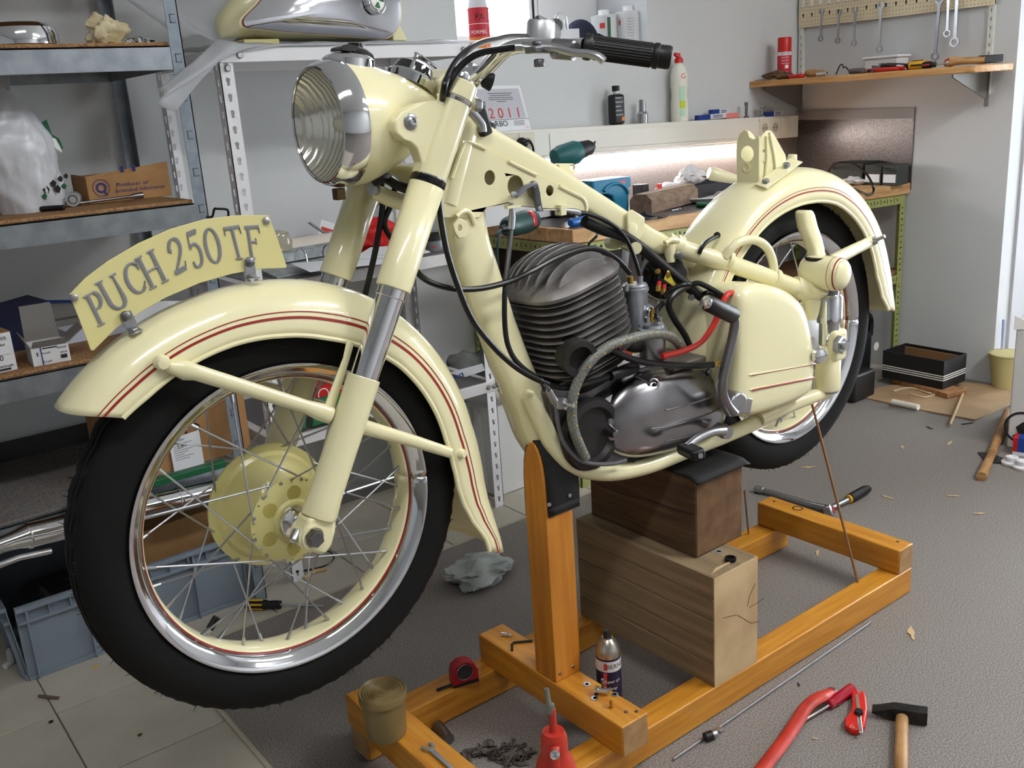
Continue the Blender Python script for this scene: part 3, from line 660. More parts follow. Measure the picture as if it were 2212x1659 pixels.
# green angle grinder lying with its cable
A = BT(1098, 490, 0.03); Bq = BT(1178, 466, 0.03); A.y -= 0.0
t = thing('angle_grinder', 'dark green angle grinder lying at the front bench corner', 'power tool', BT(1135, 486))
D = (Bq-A); Lg = 0.19; D.normalize(); up = Z
MB().lathe([(0.022, -0.015), (0.03, 0.0), (0.033, 0.03), (0.036, 0.1), (0.037, Lg*0.75), (0.033, Lg), (0, Lg)], A, D, 20).build('body', [mat('dark_teal_tool', (24, 66, 66), 0.45)], t)
m = MB(); m.lathe([(0.0374, Lg*0.62), (0.0382, Lg*0.63), (0.0382, Lg*0.77), (0.0374, Lg*0.78)], A, D, 20, a0=radians(-40), a1=radians(40), ref=V((-0.3, -1, 0.3))); m.build('label', [REDPL], t)
MB().tube([A-D*0.055, A-D*0.01], [0.007, 0.013], 10).build('cable_sleeve', [BLACKPL], t)
MB().tube(spline([A-D*0.05, A-D*0.09-Z*0.01, PY(1079, 508, 2.24), PY(1074, 540, 2.24), PY(1073, 620, 2.3), PY(1070, 700, 2.32)]), 0.0045, 8).build('cable', [mat('grey_green_cable', (52, 74, 76), 0.5)], t)
# cordless drill standing at the back
c = PY(1212, 440, 2.62); c.z = zb(c.x)
top = PY(1195, 345, 2.62); nose = PY(1262, 322, 2.60)
t = thing('drill', 'teal cordless drill standing upright with a long bit', 'power tool', c)
D = (nose-top).normalized(); L = (nose-top).length
MB().lathe([(0.012, -0.005), (0.033, 0.006), (0.041, 0.035), (0.041, L*0.7), (0.033, L*0.85)], top, D, 20).build('body', [TEAL], t)
MB().lathe([(0.033, L*0.82), (0.031, L*0.9), (0.026, L*1.18), (0.014, L*1.3), (0, L*1.3)], top, D, 18).build('chuck', [BLACKPL], t)
MB().tube([top+D*L*1.28, PY(1286, 305, 2.585)], 0.0035, 8).build('drill_bit', [STEEL], t)
h0 = top+D*L*0.2
MB().tube([h0, V((c.x, c.y, c.z+0.05))], 0.024, 12, flat=(1, 0.75)).build('handle', [TEAL], t); MB().box((c.x, c.y, c.z+0.03), (0.09, 0.07, 0.06)).build('battery', [BLACKPL], t, bevel=0.008)
# blue planer
A = BT(1300, 450); A.y = 2.52; A.z = zb(A.x); P0 = PY(1281, 392, 2.50); P1 = PY(1364, 384, 2.50); zt0 = P0.z; x0, x1 = P0.x, P1.x; z0 = zb(x0)
t = thing('charger', 'blue power tool charger with an arched side on the bench', 'power tool', ((x0+x1)/2, 2.55, z0))
m = MB(); W_ = x1-x0; Hh = zt0-z0
m.prism([(0, Hh*0.62), (0, Hh), (W_, Hh*1.0), (W_, Hh*0.72), (W_*0.92, Hh*0.70), (W_*0.92, 0), (W_*0.5, 0), (W_*0.55, Hh*0.3), (W_*0.5, Hh*0.5), (W_*0.3, Hh*0.6)], V((x0, 2.50, z0)), X, Z, -0.10); m.build('body', [MAKBLUE], t, bevel=0.006)
m = MB(); m.prism([(W_*0.02, 0), (W_*0.5, 0), (W_*0.5, Hh*0.45), (W_*0.3, Hh*0.58), (W_*0.02, Hh*0.6)], V((x0, 2.512, z0)), X, Z, -0.08); m.build('recess', [mat('dark_blue_plastic', (20, 62, 96), 0.5)], t)
m = MB(); arc = [(W_*(0.55+0.33*sin(a)), Hh*(0.52+0.34*cos(a))) for a in [radians(-60+150*k/10) for k in range(11)]]; m.tube([V((x0+u, 2.497, z0+v)) for u, v in arc], 0.006, 8); m.build('ridge', [MAKBLUE], t)
m = MB(); m.prism([(W_*0.6, Hh*0.80), (W_*0.84, Hh*0.83), (W_*0.84, Hh*0.93), (W_*0.6, Hh*0.9)], V((x0, 2.4995, z0)), X, Z, 0.0008); m.build('label', [mat('faded_red_print', (196, 110, 110), 0.5)], t)
A = BT(1361, 447); A.y = 2.60; A.z = zb(A.x); tag(obox(MB(), A, A+V((0.04, 0, 0)), 0.05, 0.085).build('small_box', [BLACKPL], bevel=0.003), 'small black box behind the blue charger', 'box')
# white bottle lying with red nozzle
A = BT(1385, 432); A.y = 2.66; A.z = zb(A.x)+0.038; t = thing('glue_bottle', 'white bottle lying down with a red nozzle on the bench', 'bottle', A-Z*0.038)
Bq = PY(1425, 412, 2.66); D = (Bq-A).normalized(); Lb = (Bq-A).length
MB().lathe([(0.03, -0.06), (0.036, -0.05), (0.036, Lb*0.6), (0.012, Lb*0.95), (0.012, Lb), (0, Lb)], A, D, 18).build('body', [WHITEBOX], t)
m = MB(); m.lathe([(0.013, 0), (0.011, 0.014), (0.004, 0.03), (0, 0.03)], Bq, D, 12); m.box(Bq+Z*0.012, (0.016, 0.012, 0.03)); m.build('nozzle', [REDPL], t)
# eight-sided timber beam
A = BT(1408, 462); Bq = BT(1508, 440); A.z = zb(A.x); Bq.z = A.z
U, D, L = away(A, Bq); t = thing('wood_block', 'grey weathered timber block with cut corners on the bench', 'block', (A+Bq)/2)
hh = 0.068; m = MB(); m.prism([(0, 0), (hh*1.3, 0), (hh*1.3, hh*0.7), (hh*1.0, hh), (hh*0.3, hh), (0, hh*0.7)], A, D, Z, L, 0)
m.build('timber', [mat('grey_weathered_timber', (146, 124, 104), 0.85, col2=(116, 96, 80), scale=5, stretch=(3, 12, 12), bump=0.1)], t, bevel=0.001, seg=1)
A = BT(1386, 458); A.z = zb(A.x); m = MB(); m.prism([(0, 0), (0.07, 0), (0.085, 0.045), (0.06, 0.055), (0.05, 0.048), (0.02, 0.062), (0.0, 0.06)], A, V((1, 0.1, 0)), V((0, 0.15, 1)), 0.003); m.bx(A.x, A.x+0.07, A.y, A.y+0.05, A.z, A.z+0.003)
tag(m.build('bracket', [mat('grey_sheet_metal', (136, 132, 126), 0.6, 0.2)]), 'torn grey sheet metal bracket against the timber block', 'bracket')
A = BT(1362, 432, 0.02); Bq = BT(1400, 462, 0.004); tag(MB().tube([A, Bq], 0.006, 8, flat=(1, 0.4)).build('steel_strip', [ZINC]), 'flat grey steel strip leaning before the bracket', 'steel strip')
A = BT(1450, 455, 0.004); Bq = BT(1466, 452, 0.004); m = MB(); m.tube([A, Bq], 0.0035, 8); m.lathe([(0.008, 0), (0.008, 0.005), (0, 0.005)], Bq, Bq-A, 10); tag(m.build('bolt', [ZINC]), 'small bright bolt lying at the bench edge', 'bolt')
tag(MB().tube(spline([BT(1385, 463, 0.003), BT(1420, 470, 0.003), BT(1440, 466, 0.003), BT(1395, 474, 0.003), BT(1375, 470, 0.003)]), 0.0035, 7).build('wire', [CABLE]), 'thin black wire lying before the timber block', 'wire')
# dark tray with things, rag, cream part, plate, green tube
A = BT(1483, 435); A.y = 2.56; A.z = zb(A.x); z1 = PY(1500, 402, 2.56).z
tr, A_, U, D, L = open_carton('tray', 'dark grey tray with rags behind the timber block', 'tray', A, A+V((0.36, 0.0, 0)), 0.16, max(0.04, z1-A.z), [mat('dark_grey_tray', (52, 52, 58), 0.6), BROWNWOOD])
crumple('rag', (A.x+0.06, A.y+0.09, z1-0.006), (0.06, 0.045, 0.04), mat('white_rag', (214, 212, 214), 0.9), 'small white rag heaped in the dark tray', 'rag', 3)
tag(MB().tube([V((A.x+0.02, A.y+0.06, z1+0.035)), V((A.x+0.22, A.y+0.04, z1+0.008))], 0.012, 8, flat=(1, 0.35)).build('file', [mat('brown_grey_steel', (118, 104, 92), 0.6)]), 'flat brown file lying across the dark tray', 'file')
p = PY(1536, 362, 2.50); p2 = PY(1602, 398, 2.44); q = PY(1538, 388, 2.50)
m = MB(); rad = (p.z-q.z)/2*1.15
m.lathe([(rad*0.8, -0.012), (rad, 0), (rad*0.92, 0.03), (rad*0.66, 0.10), (rad*0.5, 0.16), (0, 0.165)], (p+q)/2, (p2-(p+q)/2)+V((0, 0, 0.012)), 22); 
tag(m.build('lamp_shell', [CREAM]), 'cream enamel funnel shaped shell lying on the tray', 'lamp shell')
A = BT(1540, 442); A.y = 2.47; A.z = zb(A.x)
MBp = MB().lathe([(0.05, 0.0), (0.11, 0.012), (0.13, 0.024), (0.128, 0.028), (0.1, 0.016), (0, 0.008)], V((A.x+0.06, A.y+0.06, A.z)), Z, 30); tag(MBp.build('dish', [WHITEBOX]), 'shallow white dish under the dark tray edge', 'dish')
A = BT(1508, 442, 0.011); Bq = BT(1578, 447, 0.011); tag(MB().tube([A, A*0.5+Bq*0.5, Bq+X*0.05], 0.011, 12).build('green_tube', [GREENPL]), 'green plastic tube lying on the bench', 'tube')
A = BT(1232, 482, 0.014); Bq = BT(1290, 470, 0.014); tag(MB().lathe([(0.011, 0), (0.015, 0.01), (0.014, 0.05), (0.016, 0.1), (0.010, 0.115), (0, 0.115)], A, Bq-A, 14).build('blue_file', [mat('blue_handle', (24, 96, 168), 0.4)]), 'blue gripped file lying behind the frame on the bench', 'file')
A = BT(1285, 478, 0.006); tag(MB().tube(spline([A, BT(1276, 505, -0.01)+V((0, -0.03, 0)), PY(1271, 530, 2.26), PY(1268, 575, 2.27)]), 0.004, 8).build('cable', [mat('grey_green_cable', (52, 74, 76), 0.5)]), 'thin grey cable hanging over the bench edge', 'cable')
# right end: drawer boxes, cable loop, paper
A = BT(1858, 396); Bq = BT(1946, 392); A = V((3.62, 2.50, 0)); 
for i, (px0, px1, lbl_) in enumerate(((1866, 1903, 'grey parts box with white label, left of two on the bench'), (1904, 1938, 'grey parts box with white label, right of two on the bench'))):
    P0, P1 = PX(px0, 398, XR-0.17), PX(px1, 394, XR-0.17); x = XR-0.17; z0 = zb(x)+0.0005; y0, y1 = P0.y, P1.y
    t = thing('parts_box', lbl_, 'parts box', (x+0.06, (y0+y1)/2, z0))
    m = MB(); m.bx(x, x+0.09, y1+0.002, y0-0.002, z0, z0+0.085); m.build('body', [mat('grey_green_plastic', (58, 64, 60), 0.6)], t, bevel=0.003)
    MB().bx(x-0.002, x+0.001, y1+0.008, y0-0.008, z0+0.012, z0+0.046).build('label', [PAPER], t)
    for k in range(3): MB().bx(x-0.003, x, y1+0.004, y0-0.004, z0+0.052+0.010*k, z0+0.056+0.010*k).build('ridge', [mat('grey_green_plastic', (58, 64, 60), 0.6)], t)
m = MB(); P0 = PX(1800, 400, XR-0.10); m.bx(XR-0.16, XR-0.02, PX(1870, 380, XR-0.15).y+0.01, PX(1800, 380, XR-0.15).y, zb(3.9)+0.0005, zb(3.9)+0.095); tag(m.build('dark_case', [mat('dark_case_green', (46, 50, 46), 0.6)], bevel=0.004), 'dark low case against the side wall on the bench', 'case')
tag(MB().tube(spline([BT(1785, 385, 0.006), PX(1800, 356, 3.75), PX(1835, 352, 3.72), PX(1868, 372, 3.68), PX(1885, 400, 3.64), PX(1886, 416, 3.62), BT(1872, 420, 0.006), BT(1845, 408, 0.006)]), 0.005, 8).build('cable', [CABLE]), 'black cable loop springing up by the parts boxes', 'cable')
crumple('paper', BT(1850, 398), (0.09, 0.05, 0.02), PAPER, 'crumpled wrapping paper inside the black cable loop', 'paper', 5)
A = BT(1795, 400); tag(MB().lathe([(0.022, 0), (0.024, 0.004), (0.024, 0.16), (0.022, 0.164)], V((3.4, 2.56, zb(3.4)+0.024)), V((1, -0.35, 0)), 18).build('paper_roll', [WHITEBOX]), 'white paper roll behind the rear mudguard on the bench', 'roll')
crumple('rag', V((3.72, 2.33, 0.4585)), (0.06, 0.04, 0.07), mat('white_rag', (214, 212, 214), 0.9), 'white rag on the low bench shelf near the right leg', 'rag', 8)

# ================================================================ ON THE TOOL SHELF
def ST(px, py, Xp): p = PX(px, py, Xp); p.z = ZS+0.0005; return p
c = ST(1694, 160, 3.74); r = 0.031; h = PX(1694, 81, 3.74).z-ZS
t, C = spray_can('spray_can', 'red aerosol can with a white band on the tool shelf', c, r, h, mat('crimson_print', (196, 40, 56), 0.4), REDPL, h*0.26)
fn = on_cyl(C, r*1.004, atan2(-C.y, -C.x)); m = MB()
m.grid([[fn(u, v) for u in [r*(-1.3+0.2*q) for q in range(14)]] for v in (h*0.57, h*0.65)], False, False, 0)
m.grid([[fn(u, v) for u in [r*(-0.4+0.1*q) for q in range(10)]] for v in (h*0.03, h*0.18)], False, False, 0)
m.grid([[fn(u, v) for u in [r*(0.1+0.1*q) for q in range(6)]] for v in (h*0.26, h*0.34)], False, False, 0)
for k in range(3): write(m, 'Multi Spray', 0.008, C, X, Z, fn=lambda a, bq, k=k: fn(a+0.004, bq+h*(0.52-0.07*k)))
m.build('label', [WHITEINK], t); m = MB(); fn = on_cyl(C, r*1.008, atan2(-C.y, -C.x)); write(m, 'BERNER', 0.012, C, X, Z, fn=lambda a, bq: fn(a+0.005, bq+h*0.61)); m.build('lettering', [BLUEINK], t)
crumple('wood_piece', ST(1683, 164, 3.70), (0.07, 0.05, 0.02), BROWNWOOD, 'dark bark-like wood piece under the red can on the shelf', 'wood piece', 2)
def lump(name, label, cat, px, py, Xp, size, m_, rot=0.0, bev=0.006):
    p = ST(px, py, Xp); m = MB(); m.box(p+Z*size[2]/2, size, Matrix.Rotation(rot, 3, 'Z')); return tag(m.build(name, [m_], bevel=bev), label, cat)
lump('red_case', 'flat red case beside the aerosol can on the shelf', 'case', 1721, 166, 3.64, (0.03, 0.07, 0.016), REDPL)
t = tag(MB().lathe([(0.010, 0), (0.016, 0.01), (0.017, 0.04), (0.011, 0.06), (0.012, 0.085), (0, 0.09)], ST(1740, 160, 3.68)+Z*0.016, V((0.1, -1, 0)), 16).build('chisel_handle', [HANDLEWOOD]), 'turned wooden handle lying on the shelf', 'handle')
tag(MB().tube([ST(1765, 160, 3.66)+Z*0.009, ST(1785, 159, 3.66)+Z*0.009], 0.009, 12).build('bright_socket', [CHROME]), 'bright chrome socket lying on the shelf', 'socket')
tag(MB().tube(spline([ST(1806, 157, 3.70)+Z*0.004, PX(1814, 142, 3.70), PX(1820, 140, 3.7), PX(1822, 146, 3.70), PX(1827, 145, 3.7), PX(1833, 152, 3.70), ST(1838, 155, 3.70)+Z*0.004]), 0.0028, 7).build('bent_wire', [BLACKPL]), 'heart shaped bent black wire on the shelf', 'wire')
lump('whetstone', 'dark grey stone with a rounded top on the shelf', 'stone', 1852, 154, 3.66, (0.035, 0.07, 0.022), mat('grey_stone', (92, 86, 82), 0.8), 0, 0.01)
# white tub
P0, P1 = ST(1866, 146, 3.86), ST(1938, 140, 3.86); h = PX(1866, 124, 3.86).z-ZS
t = thing('tub', 'low white plastic tub behind the red pliers', 'tub', (3.9, (P0.y+P1.y)/2, ZS))
m = MB(); m.bx(3.86, 3.95, P1.y, P0.y, ZS, ZS+h*0.85); m.build('body', [WHITEBOX], t, bevel=0.006); m = MB(); m.bx(3.853, 3.955, P1.y-0.006, P0.y+0.006, ZS+h*0.85, ZS+h); m.build('lid', [WINDOWWHITE], t, bevel=0.003)
def pliers(label, P, dirv, m_, jaw=STEEL, s=1.0):
    U = V(dirv).normalized(); S = U.cross(Z); t = thing('pliers', label, 'pliers', P, 'pliers on the tool shelf'); P = V(P)+Z*0.009
    for sg in (-1, 1): MB().tube(spline([P+S*sg*0.004, P-U*0.03*s+S*sg*0.016, P-U*0.08*s+S*sg*0.022, P-U*0.13*s+S*sg*0.016]), [0.006+0.002*(k > 4) for k in range(25)], 9).build('grip', [m_], t)
    m = MB(); m.lathe([(0.013, -0.006), (0.013, 0.006), (0, 0.006)], P, Z, 14); m.prism([(-0.012, 0), (0.012, 0), (0.005, 0.05*s), (-0.005, 0.05*s)], P-Z*0.005, -S, U, 0.01) ; m.build('jaws', [jaw], t)
pliers('red pliers in front of the white tub', ST(1888, 152, 3.70), (0.1, 1, 0), REDPL)
pliers('black handled pliers leaning on the red pliers', ST(1905, 147, 3.76)+Z*0.02, (0.2, 1, 0.1), GLOSSBLACK)
pliers('dark red pliers beside the yellow screwdriver', ST(1945, 143, 3.74), (0.1, -1, 0), mat('dark_red_grip', (150, 26, 24), 0.4))
def screwdriver(name, label, P, D, L, r, mats, shaft, group=None, lift=0.0):
    D = V(D).normalized(); P = V(P)+Z*(r+lift); t = thing(name, label, 'screwdriver', P-Z*r, group)
    MB().lathe([(r*0.75, 0), (r, 0.006), (r, L*0.30), (r*0.7, L*0.36), (r*0.85, L*0.42), (r*0.6, L*0.45), (0, L*0.45)], P, D, 16).build('handle', [mats[0]], t)
    for k in range(4):
        a = pi/4+pi/2*k; u = D.orthogonal().normalized(); w = D.cross(u); c = (u*cos(a)+w*sin(a))*r*0.93
        MB().tube([P+c+D*0.012, P+c+D*L*0.28], r*0.24, 6).build('grip_inlay', [mats[1]], t)
    if shaft > 0: MB().tube([P+D*L*0.44, P+D*(L*0.44+shaft)], 0.003, 8).build('blade', [CHROME], t)
    return t
screwdriver('screwdriver', 'yellow and black screwdriver in the middle of the tool shelf', ST(1965, 140, 3.70), (0.05, -1, 0), 0.2, 0.016, [YELLOWPL, BLACKPL], 0.05)
screwdriver('screwdriver', 'red and yellow screwdriver behind the black one on the shelf', ST(1960, 138, 3.78), (0.05, -1, 0), 0.22, 0.015, [REDPL, YELLOWPL], 0.06)
screwdriver('screwdriver', 'black and red screwdriver stub toward the hammer', ST(1993, 139, 3.66), (0.02, -1, 0), 0.12, 0.013, [BLACKPL, REDPL], 0.05)
# hammer on the shelf (head hangs over the end)
t = thing('hammer', 'wooden handled hammer with black head at the shelf end', 'hammer', ST(2100, 137, 3.70))
a, b_ = ST(2050, 138, 3.66)+Z*0.02, ST(2140, 134, 3.72)+Z*0.016; b_.y = max(b_.y, 1.875)
MB().tube([a, a*0.7+b_*0.3, a*0.3+b_*0.7, b_], [0.019, 0.014, 0.013, 0.014], 14).build('handle', [HANDLEWOOD], t)
hc = ST(2150, 133, 3.76)+Z*0.018; hc.y = max(hc.y, 1.872); MB().box(hc, (0.10, 0.028, 0.03), Matrix.Rotation(-0.35, 3, 'Z')).build('head', [BLACKPL], t, bevel=0.004)
t = tag(MB().sphere(ST(2052, 132, 3.76)+Z*0.017, (0.03, 0.022, 0.017), 16, 8).build('tape_roll', [REDPL]), 'red rounded tool behind the hammer handle', 'tool')
tag(MB().sphere(ST(2046, 137, 3.70)+Z*0.012, 0.012, 16, 8).build('steel_ball', [CHROME]), 'shiny steel ball beside the hammer handle end', 'ball')

# ================================================================ GALVANISED SHELF UNIT (left)
YG, YGB, XG = 2.36, 2.85, 0.872
gu = thing('shelf_unit', 'galvanised steel shelf unit with chipboard shelves on the left', 'shelf unit', (0.2, 2.6, 0))
GX0 = -0.36
def bracketpost(x, y, sy):
    m = MB(); m.bx(x-0.030, x, y, y+0.0025*sy, 0, 2.3); m.bx(x-0.0025, x, y, y+0.034*sy, 0, 2.3)
    m.build('post', [GALVFLAT], gu)
    p = None
    m = MB()
    for k in range(24):
        z = 0.10+0.088*k
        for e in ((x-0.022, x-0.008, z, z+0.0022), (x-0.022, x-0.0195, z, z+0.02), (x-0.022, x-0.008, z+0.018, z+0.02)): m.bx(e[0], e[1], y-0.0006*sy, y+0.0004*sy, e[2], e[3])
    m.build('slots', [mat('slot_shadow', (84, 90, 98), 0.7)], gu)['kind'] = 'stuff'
bracketpost(XG, YG-0.004, 1); bracketpost(XG, YGB+0.004, -1); bracketpost(GX0+0.03, YG-0.004, 1); bracketpost(GX0+0.03, YGB+0.004, -1)
for z in (1.467, 1.102, 0.762, 0.422, 1.86):
    MB().bx(GX0+0.004, XG-0.032, YG+0.004, YGB-0.004, z-0.008, z).build('shelf_board', [CHIPBOARD if z > 0.5 else mat('grey_speckled_board', (96, 92, 90), 0.7, col2=(128, 124, 120), scale=200, detail=1)], gu, bevel=0.001, seg=1)
    if z < 0.5: MB().bx(GX0+0.004, XG-0.032, YGB-0.012, YGB-0.006, z, z+0.055).build('back_strip', [mat('dark_strip', (60, 58, 58), 0.6)], gu)  # dark strip along the back of the lowest board
    m = MB(); m.bx(GX0+0.004, XG-0.031, YG-0.002, YG+0.001, z-0.062, z-0.009); m.bx(GX0+0.004, XG-0.031, YG-0.002, YG+0.02, z-0.012, z-0.009); m.bx(GX0+0.004, XG-0.031, YG+0.0, YG+0.02, z-0.062, z-0.059)
    m.build('front_beam', [GALV], gu)
    MB().bx(GX0+0.004, XG-0.031, YGB-0.003, YGB, z-0.062, z-0.009).build('back_beam', [GALV], gu)
    MB().bx(XG-0.034, XG-0.031, YG+0.004, YGB-0.004, z-0.062, z-0.009).build('side_beam', [GALV], gu)

# ================================================================ WHITE SLOTTED SHELF UNIT
WX0, WX1, WY0, WY1 = 0.965, 1.735, 2.385, 2.845
wu = thing('shelf_unit', 'white slotted angle shelf unit beside the workbench', 'shelf unit', (1.35, 2.6, 0))
def angle_post(x, y, sx, sy, h):
    m = MB(); z = 0.03; hs = []
    while z < h-0.02: hs.append(z); z += 0.0385
    if sx > 0: m.prism([(0, 0), (0.036, 0), (0.036, h), (0, h)], V((x, y, 0)), X, Z, -0.002*sy if sy > 0 else 0.002, 0, [keyhole(0.018, q, 0.0058) for q in hs])
    else: m.prism([(-0.036, 0), (0, 0), (0, h), (-0.036, h)], V((x, y, 0)), X, Z, -0.002 if sy > 0 else 0.002, 0, [keyhole(-0.018, q, 0.0058) for q in hs])
    if sy > 0: m.prism([(0, 0), (0.036, 0), (0.036, h), (0, h)], V((x, y, 0)), Y, Z, 0.002*sx, 0, [keyhole(0.018, q, 0.0058) for q in hs])
    else: m.prism([(-0.036, 0), (0, 0), (0, h), (-0.036, h)], V((x, y, 0)), Y, Z, 0.002*sx, 0, [keyhole(-0.018, q, 0.0058) for q in hs])
    m.build('post', [WHITEPAINT], wu)
angle_post(WX0, WY0, 1, 1, 1.452); angle_post(WX0, WY1, 1, -1, 1.452); angle_post(WX1-0.004, WY0, -1, 1, 0.80); angle_post(WX1, WY1, -1, -1, 1.452)
# the front right post is two lengths of angle, the upper one set a little back
for z in (1.452, 0.860, 0.432):
    s = MB(); s.bx(WX0+0.003, WX1-0.006, WY0-0.003, WY1-0.003, z-0.0025, z); s.bx(WX0+0.003, WX1-0.006, WY0-0.003, WY0, z-0.034, z-0.002); s.bx(WX0+0.003, WX1-0.006, WY1-0.006, WY1-0.003, z-0.034, z-0.002); s.bx(WX0+0.003, WX0+0.006, WY0, WY1-0.003, z-0.034, z-0.002); s.bx(WX1-0.009, WX1-0.006, WY0, WY1-0.003, z-0.034, z-0.002)
    sh_ = s.build('shelf_tray', [WHITEPAINT if z > 1 else mat('white_tray_worn', (208, 206, 206), 0.45)], wu, bevel=0.001, seg=1)
    if z < 1: MB().bx(WX0+0.03, WX1-0.03, WY0+0.004, WY1-0.01, z, z+0.0015).build('shelf_mat', [mat('grey_shelf_mat', (104, 102, 104), 0.6)], wu)
    for x in (WX0+0.055, WX1-0.035, WX1-0.012):
        m = MB(); m.lathe([(0.0085, 0), (0.0085, 0.003), (0.006, 0.006), (0, 0.006)], V((x, WY0-0.003, z-0.017)), -Y, 12); m.build('bolt', [ZINC], wu)
m = MB(); m.lathe([(0.0085, 0), (0.0085, 0.003), (0.006, 0.006), (0, 0.006)], V((WX0+0.02, WY0-0.001, 1.405)), -Y, 12); m.build('bolt', [ZINC], wu)

# milky film under the tank, hanging over the left end, and behind
def ripple(a, fx, fy, ph=0): return lambda u, v: V((0, 0, 1))*a*sin(fx*u*2*pi+ph)*cos(fy*v*2*pi+ph*1.3)
zt_ = 1.456
fl = [(V((WX0-0.03, WY0-0.02, 0)), )]
t = thing('plastic_film', 'milky plastic film under the fuel tank, hanging over the shelf edge', 'plastic film', (1.3, 2.5, zt_))
rows = []
for j in range(9):
    v = j/8
    rows.append([V((0.96+0.80*i/24, 0, 0))+{0: V((0, WY0-0.008+0.003*sin(i*1.3), zt_-0.003-0.020*max(0, 1-i/5))), 1: V((0, WY0-0.006, zt_+0.001)), 2: V((0, WY0, zt_+0.004))}.get(j, V((0, WY0+0.055*(j-2), zt_+0.003+0.010*abs(sin(i*0.55+j*0.9))))) for i in range(25)])
MB().grid(rows, False, False).build('top_sheet', [FILM], t, solid=0.0006, angle=70)
a, b_, c_, d_ = PY(470, 88, 2.40), PY(600, 92, 2.42), PY(470, 165, 2.335), PY(395, 128, 2.345)
pts_top = [PY(470, 84, 2.41), PY(500, 90, 2.375), PY(530, 95, 2.37), PY(565, 97, 2.372)]
pts_mid = [PY(424, 128, 2.345), PY(438, 150, 2.318), PY(448, 150, 2.33), PY(486, 118, 2.345)]
pts_bot = [PY(341, 194, 2.32), PY(356, 203, 2.29), PY(341, 226, 2.295), PY(379, 239, 2.28)]
r0, r1, r2 = [spline(p, 5) for p in (pts_top, pts_mid, pts_bot)]
rows = [[(r0[i]*(1-k/6)+r1[i]*k/6) for i in range(len(r0))] for k in range(6)]+[[(r1[i]*(1-k/8)+r2[i]*k/8)+V((0.004, 0, 0))*sin(i*1.1)*sin(k*0.5) for i in range(len(r0))] for k in range(9)]
MB().grid(rows, False, False).build('hanging_strip', [FILM], t, solid=0.0008, angle=70)
sheet('plastic_film', [PY(395, 86, 2.55), PY(560, 84, 2.5), PY(470, -60, 2.62), PY(170, -60, 2.78)], 18, 14, lambda u, v: V((0, -0.03*sin(u*7+v*3)*(0.3+v), 0.012*sin(u*9))), FILM, 'milky plastic film draped up behind the fuel tank', 'plastic film')

# fuel tank with chromed flank
ta = thing('fuel_tank', 'chrome flanked cream motorcycle fuel tank on the white shelf', 'fuel tank', (1.33, 2.56, zt_+0.01))
T0 = PY(519, 62, 2.44); T1 = PY(868, 60, 2.44)
tx0, tx1 = T0.x, T1.x; TL = tx1-tx0; zb_ = zt_+0.012
def tank_half(u):         # u 0..1 from the tail (left) to the nose
    base = zb_+0.006+0.012*(1-u)**2
    h = 0.085+0.145*min(1, u*1.5)**0.8 - 0.02*max(0, u-0.8)*5*0.3
    wdt = 0.06+0.06*sin(min(1, u*1.25)*pi/2)
    e = (min(u, 0.12)/0.12)**0.5*(min(1-u, 0.10)/0.10)**0.5
    return base, h*(0.5+0.5*e), wdt*(0.25+0.75*e)
yc_ = 2.565; m = MB(); rings = []
for i in range(33):
    u = 0.5-0.5*cos(pi*i/32); bz, h, wd = tank_half(u); x = tx0-0.012+(TL+0.03)*u
    ring = []
    for k in range(32):
        a = 2*pi*k/32; cx_, sx_ = cos(a), sin(a); q = 0.55
        ring.append(V((x, yc_+wd*abs(cx_)**q*(1 if cx_ > 0 else -1), bz+h/2+h/2*abs(sx_)**q*(1 if sx_ > 0 else -1))))
    rings.append(ring)
m.grid(rings, True, True); m.build('shell', [CREAM], ta)
# chrome panel outline (traced) lying just outside the near flank
outline = [(536, 58), (528, 48), (532, 36), (556, 12), (580, -14), (640, -60), (720, -80), (810, -70), (858, -20), (866, 15), (866, 42), (856, 66), (838, 80), (815, 82), (740, 76), (640, 69), (570, 62)]
pl = [PY(x, y, 2.44) for x, y in outline]; cpt = sum(pl, V())/len(pl)
def panel(scale, yoff, bulge, mm, nm, ringn=8):
    P = spline(pl, 4, True); rr = []
    for j in range(ringn+1):
        s_ = 1-j/ringn*0.98
        rr.append([cpt+(p-cpt)*(s_*scale)+V((0, yoff-bulge*(1-s_**2.5), 0)) for p in P])
    return MB().grid(rr, True, True).build(nm, [mm], ta, angle=80)
panel(1.035, 0.012, 0.012, CREAM, 'flank_border'); panel(1.012, 0.0075, 0.014, RED, 'pinstripe'); panel(1.0, 0.004, 0.022, mat('tank_chrome', (214, 215, 222), 0.08, 1.0), 'chrome_panel')
bc = PY(812, 3, 2.415); MB().lathe([(0.034, -0.012), (0.034, 0.0), (0.031, 0.004), (0.028, 0.001), (0.026, 0.004), (0.0, 0.008)], bc, V((0.1, -1, 0.1)), 28).build('round_badge', [CHROME], ta)
MB().lathe([(0.023, 0.0072), (0.021, 0.009), (0, 0.010)], bc, V((0.1, -1, 0.1)), 24).build('badge_centre', [WHITEINK], ta)
for a0_ in (0.3, 2.4, 4.5): MB().lathe([(0.020, 0.0094), (0.004, 0.0104)], bc, V((0.1, -1, 0.1)), 8, a0=a0_, a1=a0_+1.0).build('badge_leaf', [GREENPL], ta)
MB().bx(tx0+0.02, tx0+0.12, yc_-0.09, yc_-0.04, zb_-0.010, zb_+0.012).build('mount_lug', [CREAM2], ta, bevel=0.003); MB().prism([(0, 0), (0.05, 0), (0.03, 0.04), (0.004, 0.055)], V((tx1-0.005, yc_-0.03, zb_+0.002)), X, Z, 0.05).build('mount_lug', [CREAM], ta, bevel=0.003)

